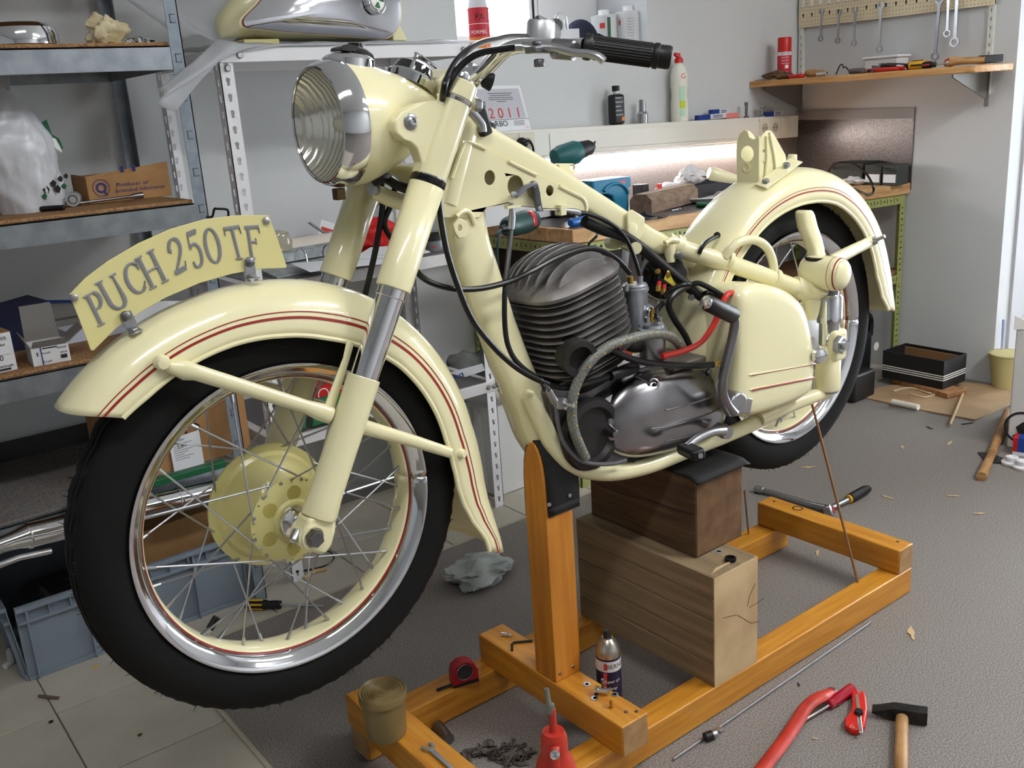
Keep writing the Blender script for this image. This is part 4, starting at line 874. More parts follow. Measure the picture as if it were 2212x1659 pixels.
# ================================================================ ON THE GALVANISED SHELVES
def GS(px, py, z): p = PZ(px, py, z); p.z = z+0.0004; return p
z1, z2, z3 = 1.467, 1.102, 0.762
# top shelf: chromed ring, cream rag, bright nuts
c = PY(45, 90, 2.50); c.z = z1+0.0005; r = PY(124, 75, 2.50).x-c.x; h = PY(45, 52, 2.50).z-z1
tag(MB().lathe([(r*0.93, 0), (r, h*0.12), (r, h*0.5), (r*0.93, h*0.8), (r*0.7, h), (r*0.62, h*0.98), (0, h*0.9)], c, Z, 40).build('lamp_ring', [CHROME]), 'large chrome lamp ring on the top shelf', 'lamp ring')
c = PY(231, 88, 2.47); crumple('crumpled_cloth', (c.x, c.y, z1+0.0005), (0.040, 0.034, 0.036), CLOTHM, 'crumpled cream cloth on the top shelf', 'cloth', 11, freq=7, amp=0.55)
for i, px in enumerate((275, 284, 294, 301, 311, 318, 326)):
    c = PY(px, 87, 2.46+0.03*(i % 3)); c.z = z1+0.0005
    o = MB().hexnut(c, Z, 0.011, 0.013+0.006*(i % 2)).build('nut', [CHROME]); tag(o, 'chrome nut in the small heap on the top shelf', 'nut', 'chrome nuts on the top shelf')
# middle shelf: bag, carton, rolls, wrench, bits
c = PY(66, 440, 2.56); c.z = z2+0.0005
t = thing('plastic_bag', 'white plastic bag with green print on the middle shelf', 'bag', c)
from mathutils import noise as _n
rings = []
r0 = (PY(150, 350, 2.56).x-PY(-22, 350, 2.56).x)/2
for i in range(34):
    u = i/33; zz = 0.0+0.30*u; rr = r0*(0.84+0.2*sin(min(1, u*2.2)*pi/2)) if u < 0.5 else r0*(1.04-0.88*((u-0.5)/0.5)**1.6)
    ring = []
    for k in range(64):
        a = 2*pi*k/64; q = 1+0.10*_n.noise(V((cos(a)*2, sin(a)*2, u*5)))+0.09*abs(_n.noise(V((cos(a)*4, sin(a)*4, u*6+3))))+0.04*_n.noise(V((cos(a)*8, sin(a)*8, u*14)))
        ring.append(c+V((cos(a)*rr*q-0.03*u, sin(a)*rr*0.8*q, zz)))
    rings.append(ring)
m = MB(); m.grid(rings, True, True); m.build('bag', [BAGM], t)
top = c+V((-0.03, 0, 0.3)); m = MB(); rings = []
for i in range(9):
    u = i/8; rr = 0.035+0.05*u; rings.append([top+V((-0.045*u, 0, -0.02+0.10*u))+V((cos(2*pi*k/24)*rr*(1+0.15*sin(k*2.1)), sin(2*pi*k/24)*rr*0.6*(1+0.2*cos(k*1.7)), 0)) for k in range(24)])
m.grid(rings, True, False); m.build('gathered_neck', [mat('grey_bag_neck', (150, 148, 150), 0.5)], t)
def bag_patch(pts, mm, nm, Yp):
    m = MB(); m.prism([(PY(x, y, Yp).x, PY(x, y, Yp).z) for x, y in pts], V((0, Yp, 0)), X, Z, 0.002); return m.build(nm, [mm], t)
Yf = c.y-r0*0.80-0.012
bag_patch([(84, 268), (100, 258), (112, 290), (128, 300), (136, 320), (130, 326), (112, 310), (96, 290), (82, 276)], GREENPL, 'printed_leaf', Yf+0.07)
bag_patch([(104, 294), (120, 300), (132, 322), (134, 330), (122, 322), (110, 308)], WHITEINK, 'printed_oval', Yf+0.069)
for sx_ in ((84, 398, 10), (100, 410, 9), (115, 396, 8), (130, 386, 7), (142, 380, 6), (124, 408, 9), (96, 424, 7), (138, 402, 7)):
    x, y, s_ = sx_; bag_patch([(x-s_, y), (x, y-s_), (x+s_*0.8, y-s_*0.2), (x+s_*0.5, y+s_), (x-s_*0.4, y+s_*0.8)], INK if (x % 3) else GREENPL, 'printed_leaf', Yf+0.02)
A, Bq = GS(195, 442, z2), GS(390, 426, z2); Bq = V((Bq.x+0.012, A.y+0.004, Bq.z)); h = 0.072
t = thing('cardboard_box', 'open topped brown oil carton on the middle shelf', 'box', (A+Bq)/2); U, D, L = away(A, Bq)
m = MB(); obox(m, A, Bq, 0.13, h*0.93); m.build('body', [CARD], t, bevel=0.001)
m = MB(); m.prism([(0, h*0.9), (L, h*0.9), (L, h*1.22), (0, h*0.94)], A+D*0.001, U, Z, -0.002); m.prism([(0, h*0.9), (0.13, h*0.9), (0.13, h*1.0), (0, h*0.95)], A+U*0.001, D, Z, 0.002); m.build('flap', [CARD], t)
m = MB(); F = A-D*0.0006
rg = [(0.021*cos(2*pi*k/24)+L*0.16, 0.021*sin(2*pi*k/24)+h*0.52) for k in range(24)]
m.prism(rg, F, U, Z, 0.0004, 0, [[(L*0.16+(x-L*0.16)*0.93, h*0.52+(y-h*0.52)*0.93) for x, y in rg]]); m.prism([(L*0.16+(x-L*0.16)*0.62, h*0.52+(y-h*0.52)*0.62) for x, y in rg], F, U, Z, 0.0004, 0, [[(L*0.16+(x-L*0.16)*0.38, h*0.52+(y-h*0.52)*0.38) for x, y in rg]])
m.prism([(L*0.185, h*0.33), (L*0.21, h*0.24), (L*0.225, h*0.26), (L*0.2, h*0.40)], F, U, Z, 0.0004)
write(m, 'Producer of', 0.0135, F+U*L*0.53+Z*h*0.56, U, Z, slant=0.25, sx=1.25); write(m, 'branded lubricants', 0.0135, F+U*L*0.62+Z*h*0.36, U, Z, slant=0.25, sx=1.25)
for q in (0.42, 0.56): m.prism([(L*q, h*0.98), (L*q+0.008, h*0.98), (L*q+0.008, h*1.02+0.012), (L*q, h*1.02+0.012)], F, U, Z, 0.0004)
stuff(m.build('lettering', [BLUEINK], t))
for i, (px, py) in enumerate(((125, 452), (160, 447))):
    c = GS(px, py, z2)+Z*0.017; t = thing('rubber_roll', ('grey roll with ringed end, left of the pair before the carton', 'grey roll with ringed end, right of the pair before the carton')[i], 'roll', c-Z*0.017)
    MB().lathe([(0.0165, 0), (0.017, 0.004), (0.017, 0.055), (0, 0.055)], c, V((0.35, 1, 0)), 20).build('body', [mat('grey_sleeve', (150, 152, 154), 0.6)], t); MB().lathe([(0.0165, 0), (0.0165, -0.003), (0.012, -0.003), (0.012, 0.0), (0.008, 0.0), (0.008, -0.002), (0, -0.002)], c, V((0.35, 1, 0)), 20).build('ringed_end', [mat('grey_sleeve_end', (170, 172, 174), 0.5)], t)
A, Bq = GS(152, 447, z2)+Z*0.006, GS(312, 432, z2)+Z*0.012; t = thing('ratchet_wrench', 'long chrome ratchet handle lying along the middle shelf', 'ratchet', A)
D = (Bq-A).normalized(); MB().tube([A, A+D*(Bq-A).length*0.8, Bq-D*0.02, Bq], [0.004, 0.004, 0.008, 0.008], 10).build('shaft', [ZINC], t); MB().sphere(A, (0.016, 0.012, 0.007), 14, 8).build('head', [CHROME], t)
for i, (xa, ya, xb, yb, l) in enumerate(((0, 446, 85, 432, 'thin chrome rod in front of the plastic bag'), (0, 461, 60, 458, 'short chrome rod at the shelf front'), (30, 455, 72, 450, 'stubby chrome socket bar before the bag'), (90, 458, 140, 455, 'dark steel bar lying in front of the rolls'))):
    tag(MB().tube([GS(xa, ya, z2)+Z*0.007, GS(xb, yb, z2)+Z*0.007], 0.0045+0.002*(i > 1), 8).build('steel_rod', [CHROME if i < 3 else BLACKPL]), l, 'rod')
c = GS(2, 442, z2); tag(MB().lathe(bottle_prof(0.03, 0.075, 0.012, 0.014, 0.02), c, Z, 20).build('brown_bottle', [mat('brown_glass', (120, 70, 28), 0.15, trans=0.6)]), 'small brown glass bottle before the plastic bag', 'bottle')
tag(MB().tube(spline([PY(446, 468, 2.357), PY(458, 468, 2.35), PY(463, 452, 2.34), PY(470, 451, 2.33), PY(488, 452, 2.33), PY(493, 457, 2.33), PY(493, 468, 2.335)]), 0.003, 7).build('wire_hook', [BLACKPL]), 'black bent wire hook between the two shelf units', 'hook')
# low shelf cartons
def lettered(t, F, U, lines, inkm, bars=()):
    m = MB()
    for txt, s_, u, v in lines: write(m, txt, s_, F+U*u+Z*v, U, Z)
    for u0, u1, v0, v1 in bars: m.prism([(u0, v0), (u1, v0), (u1, v1), (u0, v1)], F, U, Z, 0.0004)
    stuff(m.build('lettering', [inkm], t))
Bq = GS(39, 798, z3); A = Bq+V((-0.135, -0.012, 0)); h = PY(26, 716, Bq.y).z-z3
t = thing('screw_carton', 'tall white carton at the left end of the low shelf', 'carton', (A+Bq)/2); U, D, L = away(A, Bq)
obox(MB(), A, Bq, 0.10, h).build('body', [WHITEBOX, CARDIN], t, bevel=0.001); MB().hexa([A+D*0.001+Z*h, Bq+D*0.001+Z*h, Bq+D*0.1+Z*h, A+D*0.1+Z*h, A+D*0.001+Z*(h+0.002), Bq+D*0.001+Z*(h+0.002), Bq+D*0.1+Z*(h+0.002), A+D*0.1+Z*(h+0.002)]).build('lid', [CARDIN], t)
lettered(t, A-D*0.0006, U, [('BERNER', 0.011, L*0.78, h*0.86), ('A4', 0.009, L*0.84, h*0.7), ('x70', 0.018, L*0.72, h*0.36), ('BERNER', 0.008, L*0.84, h*0.14)], INK, [(L*0.4, L*0.92, h*0.44, h*0.445), (L*0.65, L*0.9, h*0.04, h*0.09)])
A, Bq = GS(74, 793, z3), GS(154, 778, z3); h = PY(70, 752, A.y).z-z3
t, A, U, D, L = open_carton('screw_carton', 'open white carton with raised flaps beside the number plate', 'carton', A, Bq, 0.085, h, [WHITEBOX, mat('grey_card', (128, 124, 120), 0.85)], [('f', 0.9, 0.02), ('l', 1.2, 0.03), ('b', 1.45, 0.085), ('r', 0.6, 0.05)])
m = MB(); F = A-D*0.0006; m.prism([(L*0.24, 0), (L*0.27, 0), (L*0.27, h), (L*0.24, h)], F, U, Z, 0.0004); m.build('blue_stripe', [BLUEBOX], t)
lettered(t, F, U, [('4,5x60', 0.007, L*0.38, h*0.62), ('4,5x60', 0.007, L*0.38, h*0.16), ('BERNER', 0.006, L*0.82, h*0.78), ('BERNER', 0.005, L*0.85, h*0.52)], INK, [(L*0.13, L*0.16, h*0.5, h*0.72), (L*0.3, L*0.7, h*0.84, h*0.9), (L*0.75, L*0.92, h*0.2, h*0.4)])
A = GS(30, 752, z3); tag(obox(MB(), A, A+V((0.12, 0.0, 0)), 0.09, PY(50, 712, A.y).z-z3).build('screw_carton', [BLUEBOX], bevel=0.002), 'dark blue carton behind the tall white one', 'carton')
A = GS(-10, 760, z3); A.y = 2.62; m = MB(); zz0 = z3; m.prism([(0, 0), (0.09, 0.0), (0.10, 0.09), (0.15, 0.115), (0.11, 0.135), (0.0, 0.12)], PY(-28, 735, 2.62)*1.0, X, Z, 0.004); m.v = [(x, y, z-min(v[2] for v in m.v)+z3) for x, y, z in m.v]; tag(m.build('carton_flap', [mat('navy_carton', (20, 26, 58), 0.6)]), 'dark navy open carton flap at the low shelf left end', 'carton')
A = PY(58, 742, 2.70); A.z = z3+0.0004; Hh = PY(110, 650, 2.70).z-z3; t = thing('open_box', 'grey box with raised blue lined lid behind the cartons', 'box', A); 
MB().bx(A.x-0.02, A.x+0.22, 2.66, 2.78, z3+0.0004, z3+0.05).build('body', [mat('grey_card', (128, 124, 120), 0.85)], t); m = MB(); m.prism([(0.0, 0.05), (0.17, 0.05), (0.16, Hh-0.015), (0.06, Hh), (0.0, Hh)], V((A.x-0.01, 2.70, z3)), X, Z, 0.003); m.build('lid', [mat('grey_card_light', (150, 146, 142), 0.85)], t); MB().prism([(0.05, Hh), (0.16, Hh-0.015), (0.165, Hh-0.010), (0.055, Hh+0.008)], V((A.x-0.01, 2.698, z3)), X, Z, 0.006).build('lining', [BLUEBOX], t)
A = GS(148, 742, z3); A = PY(146, 742, 2.58); A.z = z3+0.0004; tag(obox(MB(), A, A+V((0.24, 0.02, 0)), 0.07, 0.035).build('white_carton', [mat('pale_blue_white_carton', (200, 206, 222), 0.6)], bevel=0.001), 'low white carton lying behind the number plate', 'carton')
A = PY(300, 700, 2.50); t = MB(); t.prism([(0, 0), (0.13, 0), (0.16, 0.075), (0.05, 0.095)], V((A.x-0.03, 2.5, z3+0.0004)), X, V((0, 0.5, 1)), 0.002); tag(t.build('paper', [PAPER]), 'white sheet of paper propped on the low shelf', 'paper')

# ================================================================ LOWEST SHELF, PIPE, CRATE
z4 = 0.422
A, Bq = GS(325, 1042, z4), GS(455, 1010, z4); A.y += 0.03; Bq.y = A.y+0.02; A.x -= 0.06; Bq.x += 0.14; h = PY(380, 880, A.y).z-z4
t, A, U, D, L = open_carton('cardboard_box', 'tall brown carton with black letters and a white label', 'box', A, Bq, 0.2, h, [CARD, CARDIN], [('l', 1.3, 0.06), ('b', 1.3, 0.07)])
F = A-D*0.0008; lc = PY(405, 925, A.y)
m = MB(); write(m, 'DEPO', 0.052, V((lc.x-0.040, F.y, lc.z-0.010)), U, Z, sx=1.15); write(m, 'LAGER', 0.016, V((lc.x-0.01, F.y, lc.z-0.042)), U, Z); m.build('lettering', [INK], t)
l0 = PY(364, 950, A.y); l1 = PY(442, 1005, A.y); m = MB(); m.prism([(l0.x, l1.z), (l1.x, l1.z+0.006), (l1.x, l0.z+0.006), (l0.x, l0.z)], V((0, F.y, 0)), X, Z, 0.0006); m.build('label', [PAPER], t)
m = MB(); 
for k in range(8): m.prism([(0, 0), (0.05-0.012*(k % 3), 0), (0.05-0.012*(k % 3), 0.002), (0, 0.002)], V((l0.x+0.008, F.y-0.0008, l0.z-0.018-0.006*k)), X, Z, 0.0003)
m.build('lettering', [mat('grey_print', (150, 150, 154), 0.7)], t)
m = MB(); write(m, 'binder', 0.012, V((l0.x+0.024, F.y-0.0008, l0.z-0.007)), X, Z); m.build('lettering', [BLUEINK], t)
P0, P1 = PY(312, 1050, 2.345), PY(470, 1008, 2.345)
MB_ = MB(); MB_.bx(P0.x-0.18, P1.x+0.02, 2.33, 2.356, z4-0.005, z4+0.012); tag(MB_.build('spirit_level', [GREENPL], bevel=0.002), 'long green straightedge along the lowest shelf front', 'straightedge')
cb2 = crumple('plastic_bag', (A+U*L*0.3+D*0.1+Z*(h+0.002)), (0.05, 0.04, 0.05), mat('pale_blue_bag', (176, 196, 214), 0.4), 'pale blue bag peeking out of the tall carton', 'bag', 21)
# chromed exhaust pipe
ex = thing('exhaust_pipe', 'long chrome exhaust pipe lying on the crate below the shelves', 'exhaust pipe', PY(230, 1150, 2.28))
pth = [PY(-60, 1208, 2.26), PY(0, 1178, 2.27), PY(30, 1168, 2.275), PY(60, 1158, 2.28), PY(250, 1112, 2.30), PY(385, 1080, 2.315), PY(460, 1062, 2.325), PY(540, 1040, 2.34)]
rp = [0.019, 0.019, 0.022, 0.030, 0.030, 0.030, 0.0305, 0.0305]
MB().tube(pth, rp, 22).build('pipe', [CHROME], ex)
for i in (3, 5): MB().lathe([(rp[i]*1.05, -0.004), (rp[i]*1.08, 0), (rp[i]*1.05, 0.004)], pth[i], pth[i+1]-pth[i], 22).build('collar', [CHROME], ex)
tag(MB().tube([PY(-30, 1232, 2.24), PY(40, 1205, 2.26), PY(110, 1190, 2.27)], 0.0075, 10).build('chrome_rod', [CHROME]), 'thin chrome rod lying under the exhaust pipe', 'rod')
# crate
cz = 0.0; c0 = PZ(68, 1478, 0.0); c1 = PZ(545, 1283, 0.0); crx0, crx1, cry0 = c0.x, c1.x, (c0.y+c1.y)/2
cr = thing('crate', 'grey blue plastic crate holding cartons under the shelves', 'crate', ((crx0+crx1)/2, cry0+0.2, 0))
ch = 0.205; cd = 0.38
def crate_wall(m, A, U, D, L, tpr=0.018):
    q = lambda u0, u1, z0, z1, d0, d1: m.hexa([A+U*u+D*(d-tpr*z/ch)+Z*z for z in (z0, z1) for u, d in ((u0, d0), (u1, d0), (u1, d1), (u0, d1))])
    q(0, L, 0, ch, 0, 0.003)
    q(0, L, 0, 0.012, -0.006, 0); q(0, L, ch-0.012, ch, -0.014, 0.004); q(0, L, ch-0.046, ch-0.038, -0.012, 0)
    n = max(2, int(L/0.13))
    for k in range(n+1):
        u = 0.02+(L-0.046)*k/n; q(u, u+0.005, 0, ch-0.01, -0.011, 0)
    for k in range(n*3): u = L*(k+0.5)/(n*3); q(u-0.0015, u+0.0015, ch-0.04, ch-0.01, -0.011, 0)
for nm, A, U, D, L in (('front_wall', V((crx0, cry0, 0)), X, Y, crx1-crx0), ('side_wall', V((crx0, cry0+cd, 0)), -Y, X, cd), ('back_wall', V((crx1, cry0+cd, 0)), -X, -Y, crx1-crx0), ('side_wall', V((crx1, cry0, 0)), Y, -X, cd)):
    m = MB(); crate_wall(m, A, U, D, L); m.build(nm, [CRATEM], cr, bevel=0.0008, seg=1)
MB().bx(crx0, crx1, cry0, cry0+cd, 0.001, 0.006).build('base', [CRATEM], cr)
A = PY(300, 1225, 2.46); Bq = PY(470, 1150, 2.46); A.x -= 0.07; A.z = Bq.z = 0.0075
h = PY(400, 1112, 2.46).z-0.0075
tag(obox(MB(), V((A.x, 2.44, 0.0075)), V((crx1-0.03, 2.46, 0.0075)), 0.22, h*0.98).build('cardboard_box', [CARD], bevel=0.002), 'plain brown carton standing in the crate', 'box')
m = MB(); m.tube(spline([V((crx0+0.05, cry0+0.06, 0.20)), V((crx0+0.09, cry0+0.10, 0.13)), V((crx0+0.12, cry0+0.14, 0.06)), V((crx0+0.18, cry0+0.2, 0.03))]), 0.028, 14); tag(m.build('black_hose', [RUBBER]), 'black hose end sticking up in the crate', 'hose')
m = MB(); m.bx(crx0+0.10, crx0+0.26, cry0+0.07, cry0+0.30, 0.0075, 0.13); tag(m.build('black_case', [BLACKPL], bevel=0.01), 'black case deep in the crate beside the carton', 'case')

# ================================================================ ON THE WHITE SHELVES
za, zc = 0.8622, 0.4342
def WS(px, py, z=za): p = PZ(px, py, z); p.z = z; return p
c = WS(603, 528); c.y = 2.62; c.x = PY(603, 520, 2.62).x; tag(MB().lathe([(0.012, 0), (0.022, 0.02), (0.036, 0.055), (0.038, 0.075), (0.028, 0.10), (0, 0.108)], V((c.x, c.y, za)), Z, 26).build('glass_bulb', [mat('bulb_glass', (230, 226, 208), 0.05, trans=0.8)]), 'round clear glass bulb behind the number plate', 'bulb')
A = PY(560, 535, 2.70); Bq = PY(760, 502, 2.70); A.z = Bq.z = za+0.034; tag(MB().lathe([(0.033, 0), (0.034, 0.002), (0.034, 0.48), (0.033, 0.482), (0.028, 0.482), (0.028, 0.46), (0, 0.46)], V((A.x-0.04, 2.69, za+0.0345)), V((1, 0.03, 0)), 26).build('paper_roll', [mat('cream_paper_roll', (226, 218, 206), 0.7)]), 'long cream paper roll lying on the white shelf', 'roll')
t = thing('ring_binder', 'open ring binder with marbled cover on the white shelf', 'binder', V((1.22, 2.5, za)))
A = PY(595, 570, 2.44); A = V((A.x, 2.44, za)); 
MB().hexa([A+V(p) for p in ((0, 0, 0.0), (0.30, 0.02, 0.0), (0.30, 0.2, 0.001), (0, 0.18, 0.001), (0, 0, 0.004), (0.30, 0.02, 0.004), (0.30, 0.2, 0.02), (0, 0.18, 0.02))]).build('cover', [FOLDER], t)
MB().hexa([A+V(p) for p in ((0.0, 0.12, 0.02), (0.30, 0.14, 0.02), (0.30, 0.19, 0.02), (0, 0.17, 0.02), (0.0, 0.12, 0.045), (0.30, 0.14, 0.045), (0.30, 0.19, 0.05), (0, 0.17, 0.05))]).build('spine', [FOLDER], t)
for px in (655, 716):
    q = PY(px, 560, 2.47); m = MB(); m.tube(spline([V((q.x+0.012, 2.47, za+0.008)), V((q.x+0.010, 2.475, za+0.05)), V((q.x, 2.485, za+0.064)), V((q.x-0.010, 2.495, za+0.05)), V((q.x-0.010, 2.5, za+0.03))]), 0.0022, 8); m.build('ring', [CHROME], t)
def papers(name, label, pts, z, mm=PAPER):
    P = [PZ(x, y, z) for x, y in pts]; m = MB(); n = len(P)
    m.prism([(p.x, p.y) for p in P], V((0, 0, z)), X, Y, 0.0012); return m
for i, (pts, l) in enumerate((([(628, 570), (740, 560), (812, 540), (905, 552), (880, 566), (730, 580), (670, 588)], 'sheet of print lying lowest on the upper white shelf'), ([(760, 560), (800, 535), (890, 528), (930, 545), (880, 556)], 'printed sheet with dense lines near the fork'))):
    zz = za+0.024+0.002*i; m = papers('paper', l, pts, zz); t = thing('paper', l, 'paper', PZ(*pts[0], zz)); m.build('sheet', [PAPER], t)
    ml = MB()
    for k in range(7):
        a, b_ = PZ(pts[0][0]+60+14*k, pts[0][1]-8-2*k, zz+0.0016), PZ(pts[0][0]+95+14*k, pts[0][1]-10-3*k, zz+0.0016); U_ = (b_-a).normalized(); ml.prism([(0, 0), ((b_-a).length, 0), ((b_-a).length, 0.002), (0, 0.002)], a, U_, Z.cross(U_), 0.0002)
    ml.build('print_lines', [INK], t)
c = PY(820, 530, 2.62); crumple('red_bag', (c.x-0.02, 2.62, za+0.0005), (0.085, 0.06, 0.06), REDPL, 'red plastic bag crumpled on the upper white shelf', 'bag', 31, amp=0.25)
c = PY(838, 500, 2.74); tag(MB().lathe(bottle_prof(0.036, 0.15, 0.012, 0.02, 0.04), V((c.x, 2.76, za+0.0005)), Z, 22).build('clear_bottle', [CLEARPL]), 'clear plastic bottle behind the red bag', 'bottle')
A = PY(668, 478, 2.80); A.x -= 0.0; t = thing('card', 'white card with red logo leaning on the wall', 'card', V((A.x, 2.81, za))); W = V((0.0, 0.14, 1)).normalized(); U = V((1, 0, -0.42)).normalized(); a0 = PY(690, 506, 2.79); a0.z = max(a0.z, za+0.07)
ml = MB(); ml.prism([(0, -0.06), (0.12, -0.06), (0.12, 0.035), (0, 0.035)], a0, U, V((0.4, 0.1, 0.9)).normalized(), 0.001); ml.build('sheet', [PAPER], t)
ml = MB(); ml.prism([(0.006, 0.0), (0.05, 0.0), (0.05, 0.014), (0.006, 0.014)], a0-V((0, 0.0015, 0)), U, V((0.4, 0.1, 0.9)).normalized(), 0.0008); ml.build('logo', [REDINK], t)
tag(MB().tube([PY(668, 481, 2.76), PY(700, 503, 2.72), V((PY(716, 515, 2.7).x, 2.70, za+0.07))], 0.010, 8, flat=(1, 0.25)).build('steel_ruler', [ZINC]), 'steel ruler leaning behind the paper roll', 'ruler')
c = WS(938, 541); r = 0.031; h = PY(938, 496, c.y).z-za; t = thing('small_tin', 'small grey tin with clear lid on the shelf corner', 'tin', c)
MB().lathe([(r*0.97, 0), (r, 0.004), (r, h*0.5), (0, h*0.5)], c, Z, 22).build('body', [mat('silver_grey_tin', (146, 148, 152), 0.4, 0.5)], t); MB().lathe([(r*0.95, h*0.5), (r*0.95, h*0.82), (r*1.03, h*0.84), (r*1.03, h*0.95), (0, h*0.95)], c, Z, 22).build('lid', [mat('dark_tin_lid', (60, 62, 66), 0.3, 0.6)], t)
m = MB(); fn = on_cyl(c, r*1.004, atan2(-c.y, -c.x)); m.grid([[fn(u, v) for u in [r*(-0.2+0.1*q) for q in range(6)]] for v in (h*0.2, h*0.25)], False, False, 0); m.build('label', [REDINK], t)
# lower white shelf: red sign box, green bracket, papers, wire
A, Bq = PY(672, 893, 2.52), PY(790, 858, 2.52); t = thing('red_carton', 'red carton with white letters on the lower white shelf', 'carton', V((A.x, 2.52, zc)))
x0, x1 = A.x, A.x+0.20; z0 = zc+0.0005; m = MB(); hh = PY(700, 835, 2.52).z-z0; m.hexa([V((x0+0.0, 2.52, z0)), V((x1, 2.54, z0)), V((x1, 2.66, z0)), V((x0, 2.64, z0)), V((x0+0.03, 2.52, z0+hh)), V((x1, 2.54, z0+hh+0.01)), V((x1, 2.66, z0+hh+0.01)), V((x0+0.03, 2.64, z0+hh))]); m.build('body', [REDPL], t)
m = MB(); U = V((1, 0.1, 0)).normalized(); write(m, 'OROX', 0.046, V((x0+0.115, 2.5265, z0+hh*0.36)), U, Z); write(m, 'sirodo', 0.018, V((x0+0.10, 2.5265, z0+hh*0.75)), U, Z); rg = circ(0, 0, 0.019, 20); m.prism(rg, V((x0+0.048, 2.522, z0+hh*0.68)), U, Z, 0.0006, 0, [circ(0, 0, 0.016, 20)]); m.build('lettering', [WHITEINK], t)
A = PY(640, 930, 2.41); m = MB(); x0 = A.x; m.prism([(0, 0), (0.012, 0.055), (0.03, 0.075), (0.16, 0.075), (0.16, 0.0), (0.04, 0.0), (0.052, 0.034), (0.032, 0.034), (0.022, 0.0)], V((x0, 2.41, zc+0.0005)), X, V((0, 0.25, 1)), 0.02); tag(m.build('green_bracket', [GREENPL], bevel=0.003), 'green plastic holder lying on the lower white shelf', 'holder')
for i, (pts, l) in enumerate((([(968, 806), (1042, 786), (1048, 800), (1005, 815)], 'white slip of paper on the lower white shelf'), ([(800, 870), (820, 855), (835, 870), (815, 885)], 'pale sheet beside the fork on the lower white shelf'))):
    m = papers('p', l, pts, zc+0.0006); tag(m.build('paper', [PAPER]), l, 'paper')
tag(MB().tube(spline([WS(970, 812, zc+0.003), WS(985, 815, zc+0.02), WS(998, 806, zc+0.02), WS(1000, 812, zc+0.004)]), 0.002, 6).build('blue_wire', [mat('blue_wire', (40, 96, 190), 0.5)]), 'curly blue wire on the lower white shelf', 'wire')
# white bin beside the unit
c0 = PZ(1082, 1078, 0); bn = thing('bin', 'white plastic bin full of scraps beside the white shelf unit', 'bin', c0+V((0.15, 0.2, 0)))
bh = 0.385; bt = 0.03; x0, x1, y0, y1 = c0.x, c0.x+0.22, c0.y+0.02, c0.y+0.30
m = MB(); o = [V((x0, y0, 0.002)), V((x1, y0, 0.002)), V((x1, y1, 0.002)), V((x0, y1, 0.002))]; ot = [V((x0-bt, y0-bt, bh)), V((x1+bt, y0-bt, bh)), V((x1+bt, y1+bt, bh)), V((x0-bt, y1+bt, bh))]
cb_ = V(((x0+x1)/2, (y0+y1)/2, 0)); shr = lambda P, d: [p+(V((cb_.x, cb_.y, p.z))-p).normalized()*d for p in P]
m.grid([o, ot, shr(ot, 0.006), shr([p+Z*0.004 for p in o], 0.006)], True, True); m.build('body', [mat('white_bin_plastic', (214, 214, 212), 0.5)], bn, bevel=0.004)
m = MB(); up_ = [p+(q-p)*0.86 for p, q in zip(o, ot)]; m.grid([shr(up_, -0.006), shr([q for q in ot], -0.008), shr([q+Z*0.006 for q in ot], -0.008), shr([q+Z*0.006 for q in ot], 0.004)], True, False); m.build('rim', [mat('white_bin_plastic', (214, 214, 212), 0.5)], bn, solid=0.002)
for k in range(6):
    u = 0.12+0.14*k; a = o[3]*(1-u)+o[0]*u; b_ = ot[3]*(1-u)+ot[0]*u; MB().tube([a*0.92+b_*0.08-X*0.001, a*0.2+b_*0.8-X*0.001], 0.005, 6).build('rib', [mat('white_bin_plastic', (214, 214, 212), 0.5)], bn)
crumple('scrap_heap', (cb_.x, cb_.y, bh-0.10), (0.14, 0.14, 0.09), mat('dark_rags', (62, 68, 64), 0.95, col2=(130, 132, 130), scale=9, bump=0.3), 'heap of dark rags and scraps filling the white bin', 'rags', 41, amp=0.5)
tag(MB().tube(spline([PY(1068, 770, 2.5), PY(1069, 800, 2.5), PY(1074, 826, 2.48), PY(1088, 838, 2.47), PY(1094, 850, 2.46)]), 0.006, 8).build('cable', [CABLE]), 'black cable end drooping into the white bin', 'cable')

# ================================================================ THE MOTORCYCLE
YC = 1.384                                  # its middle plane
def B(x, y, o=0.0): return PY(x, y, YC-o)   # o = distance from the middle plane towards the near side
def trace(pts, o): return [(p.x, p.z) for p in (B(x, y, o) for x, y in pts)]
CF, CR = V((0.557, YC, 0.665)), V((1.858, YC, 0.70))
moto = thing('motorcycle', 'cream vintage motorcycle without seat or tank, propped on timber in the middle', 'motorcycle', (1.2, YC, 0.34))

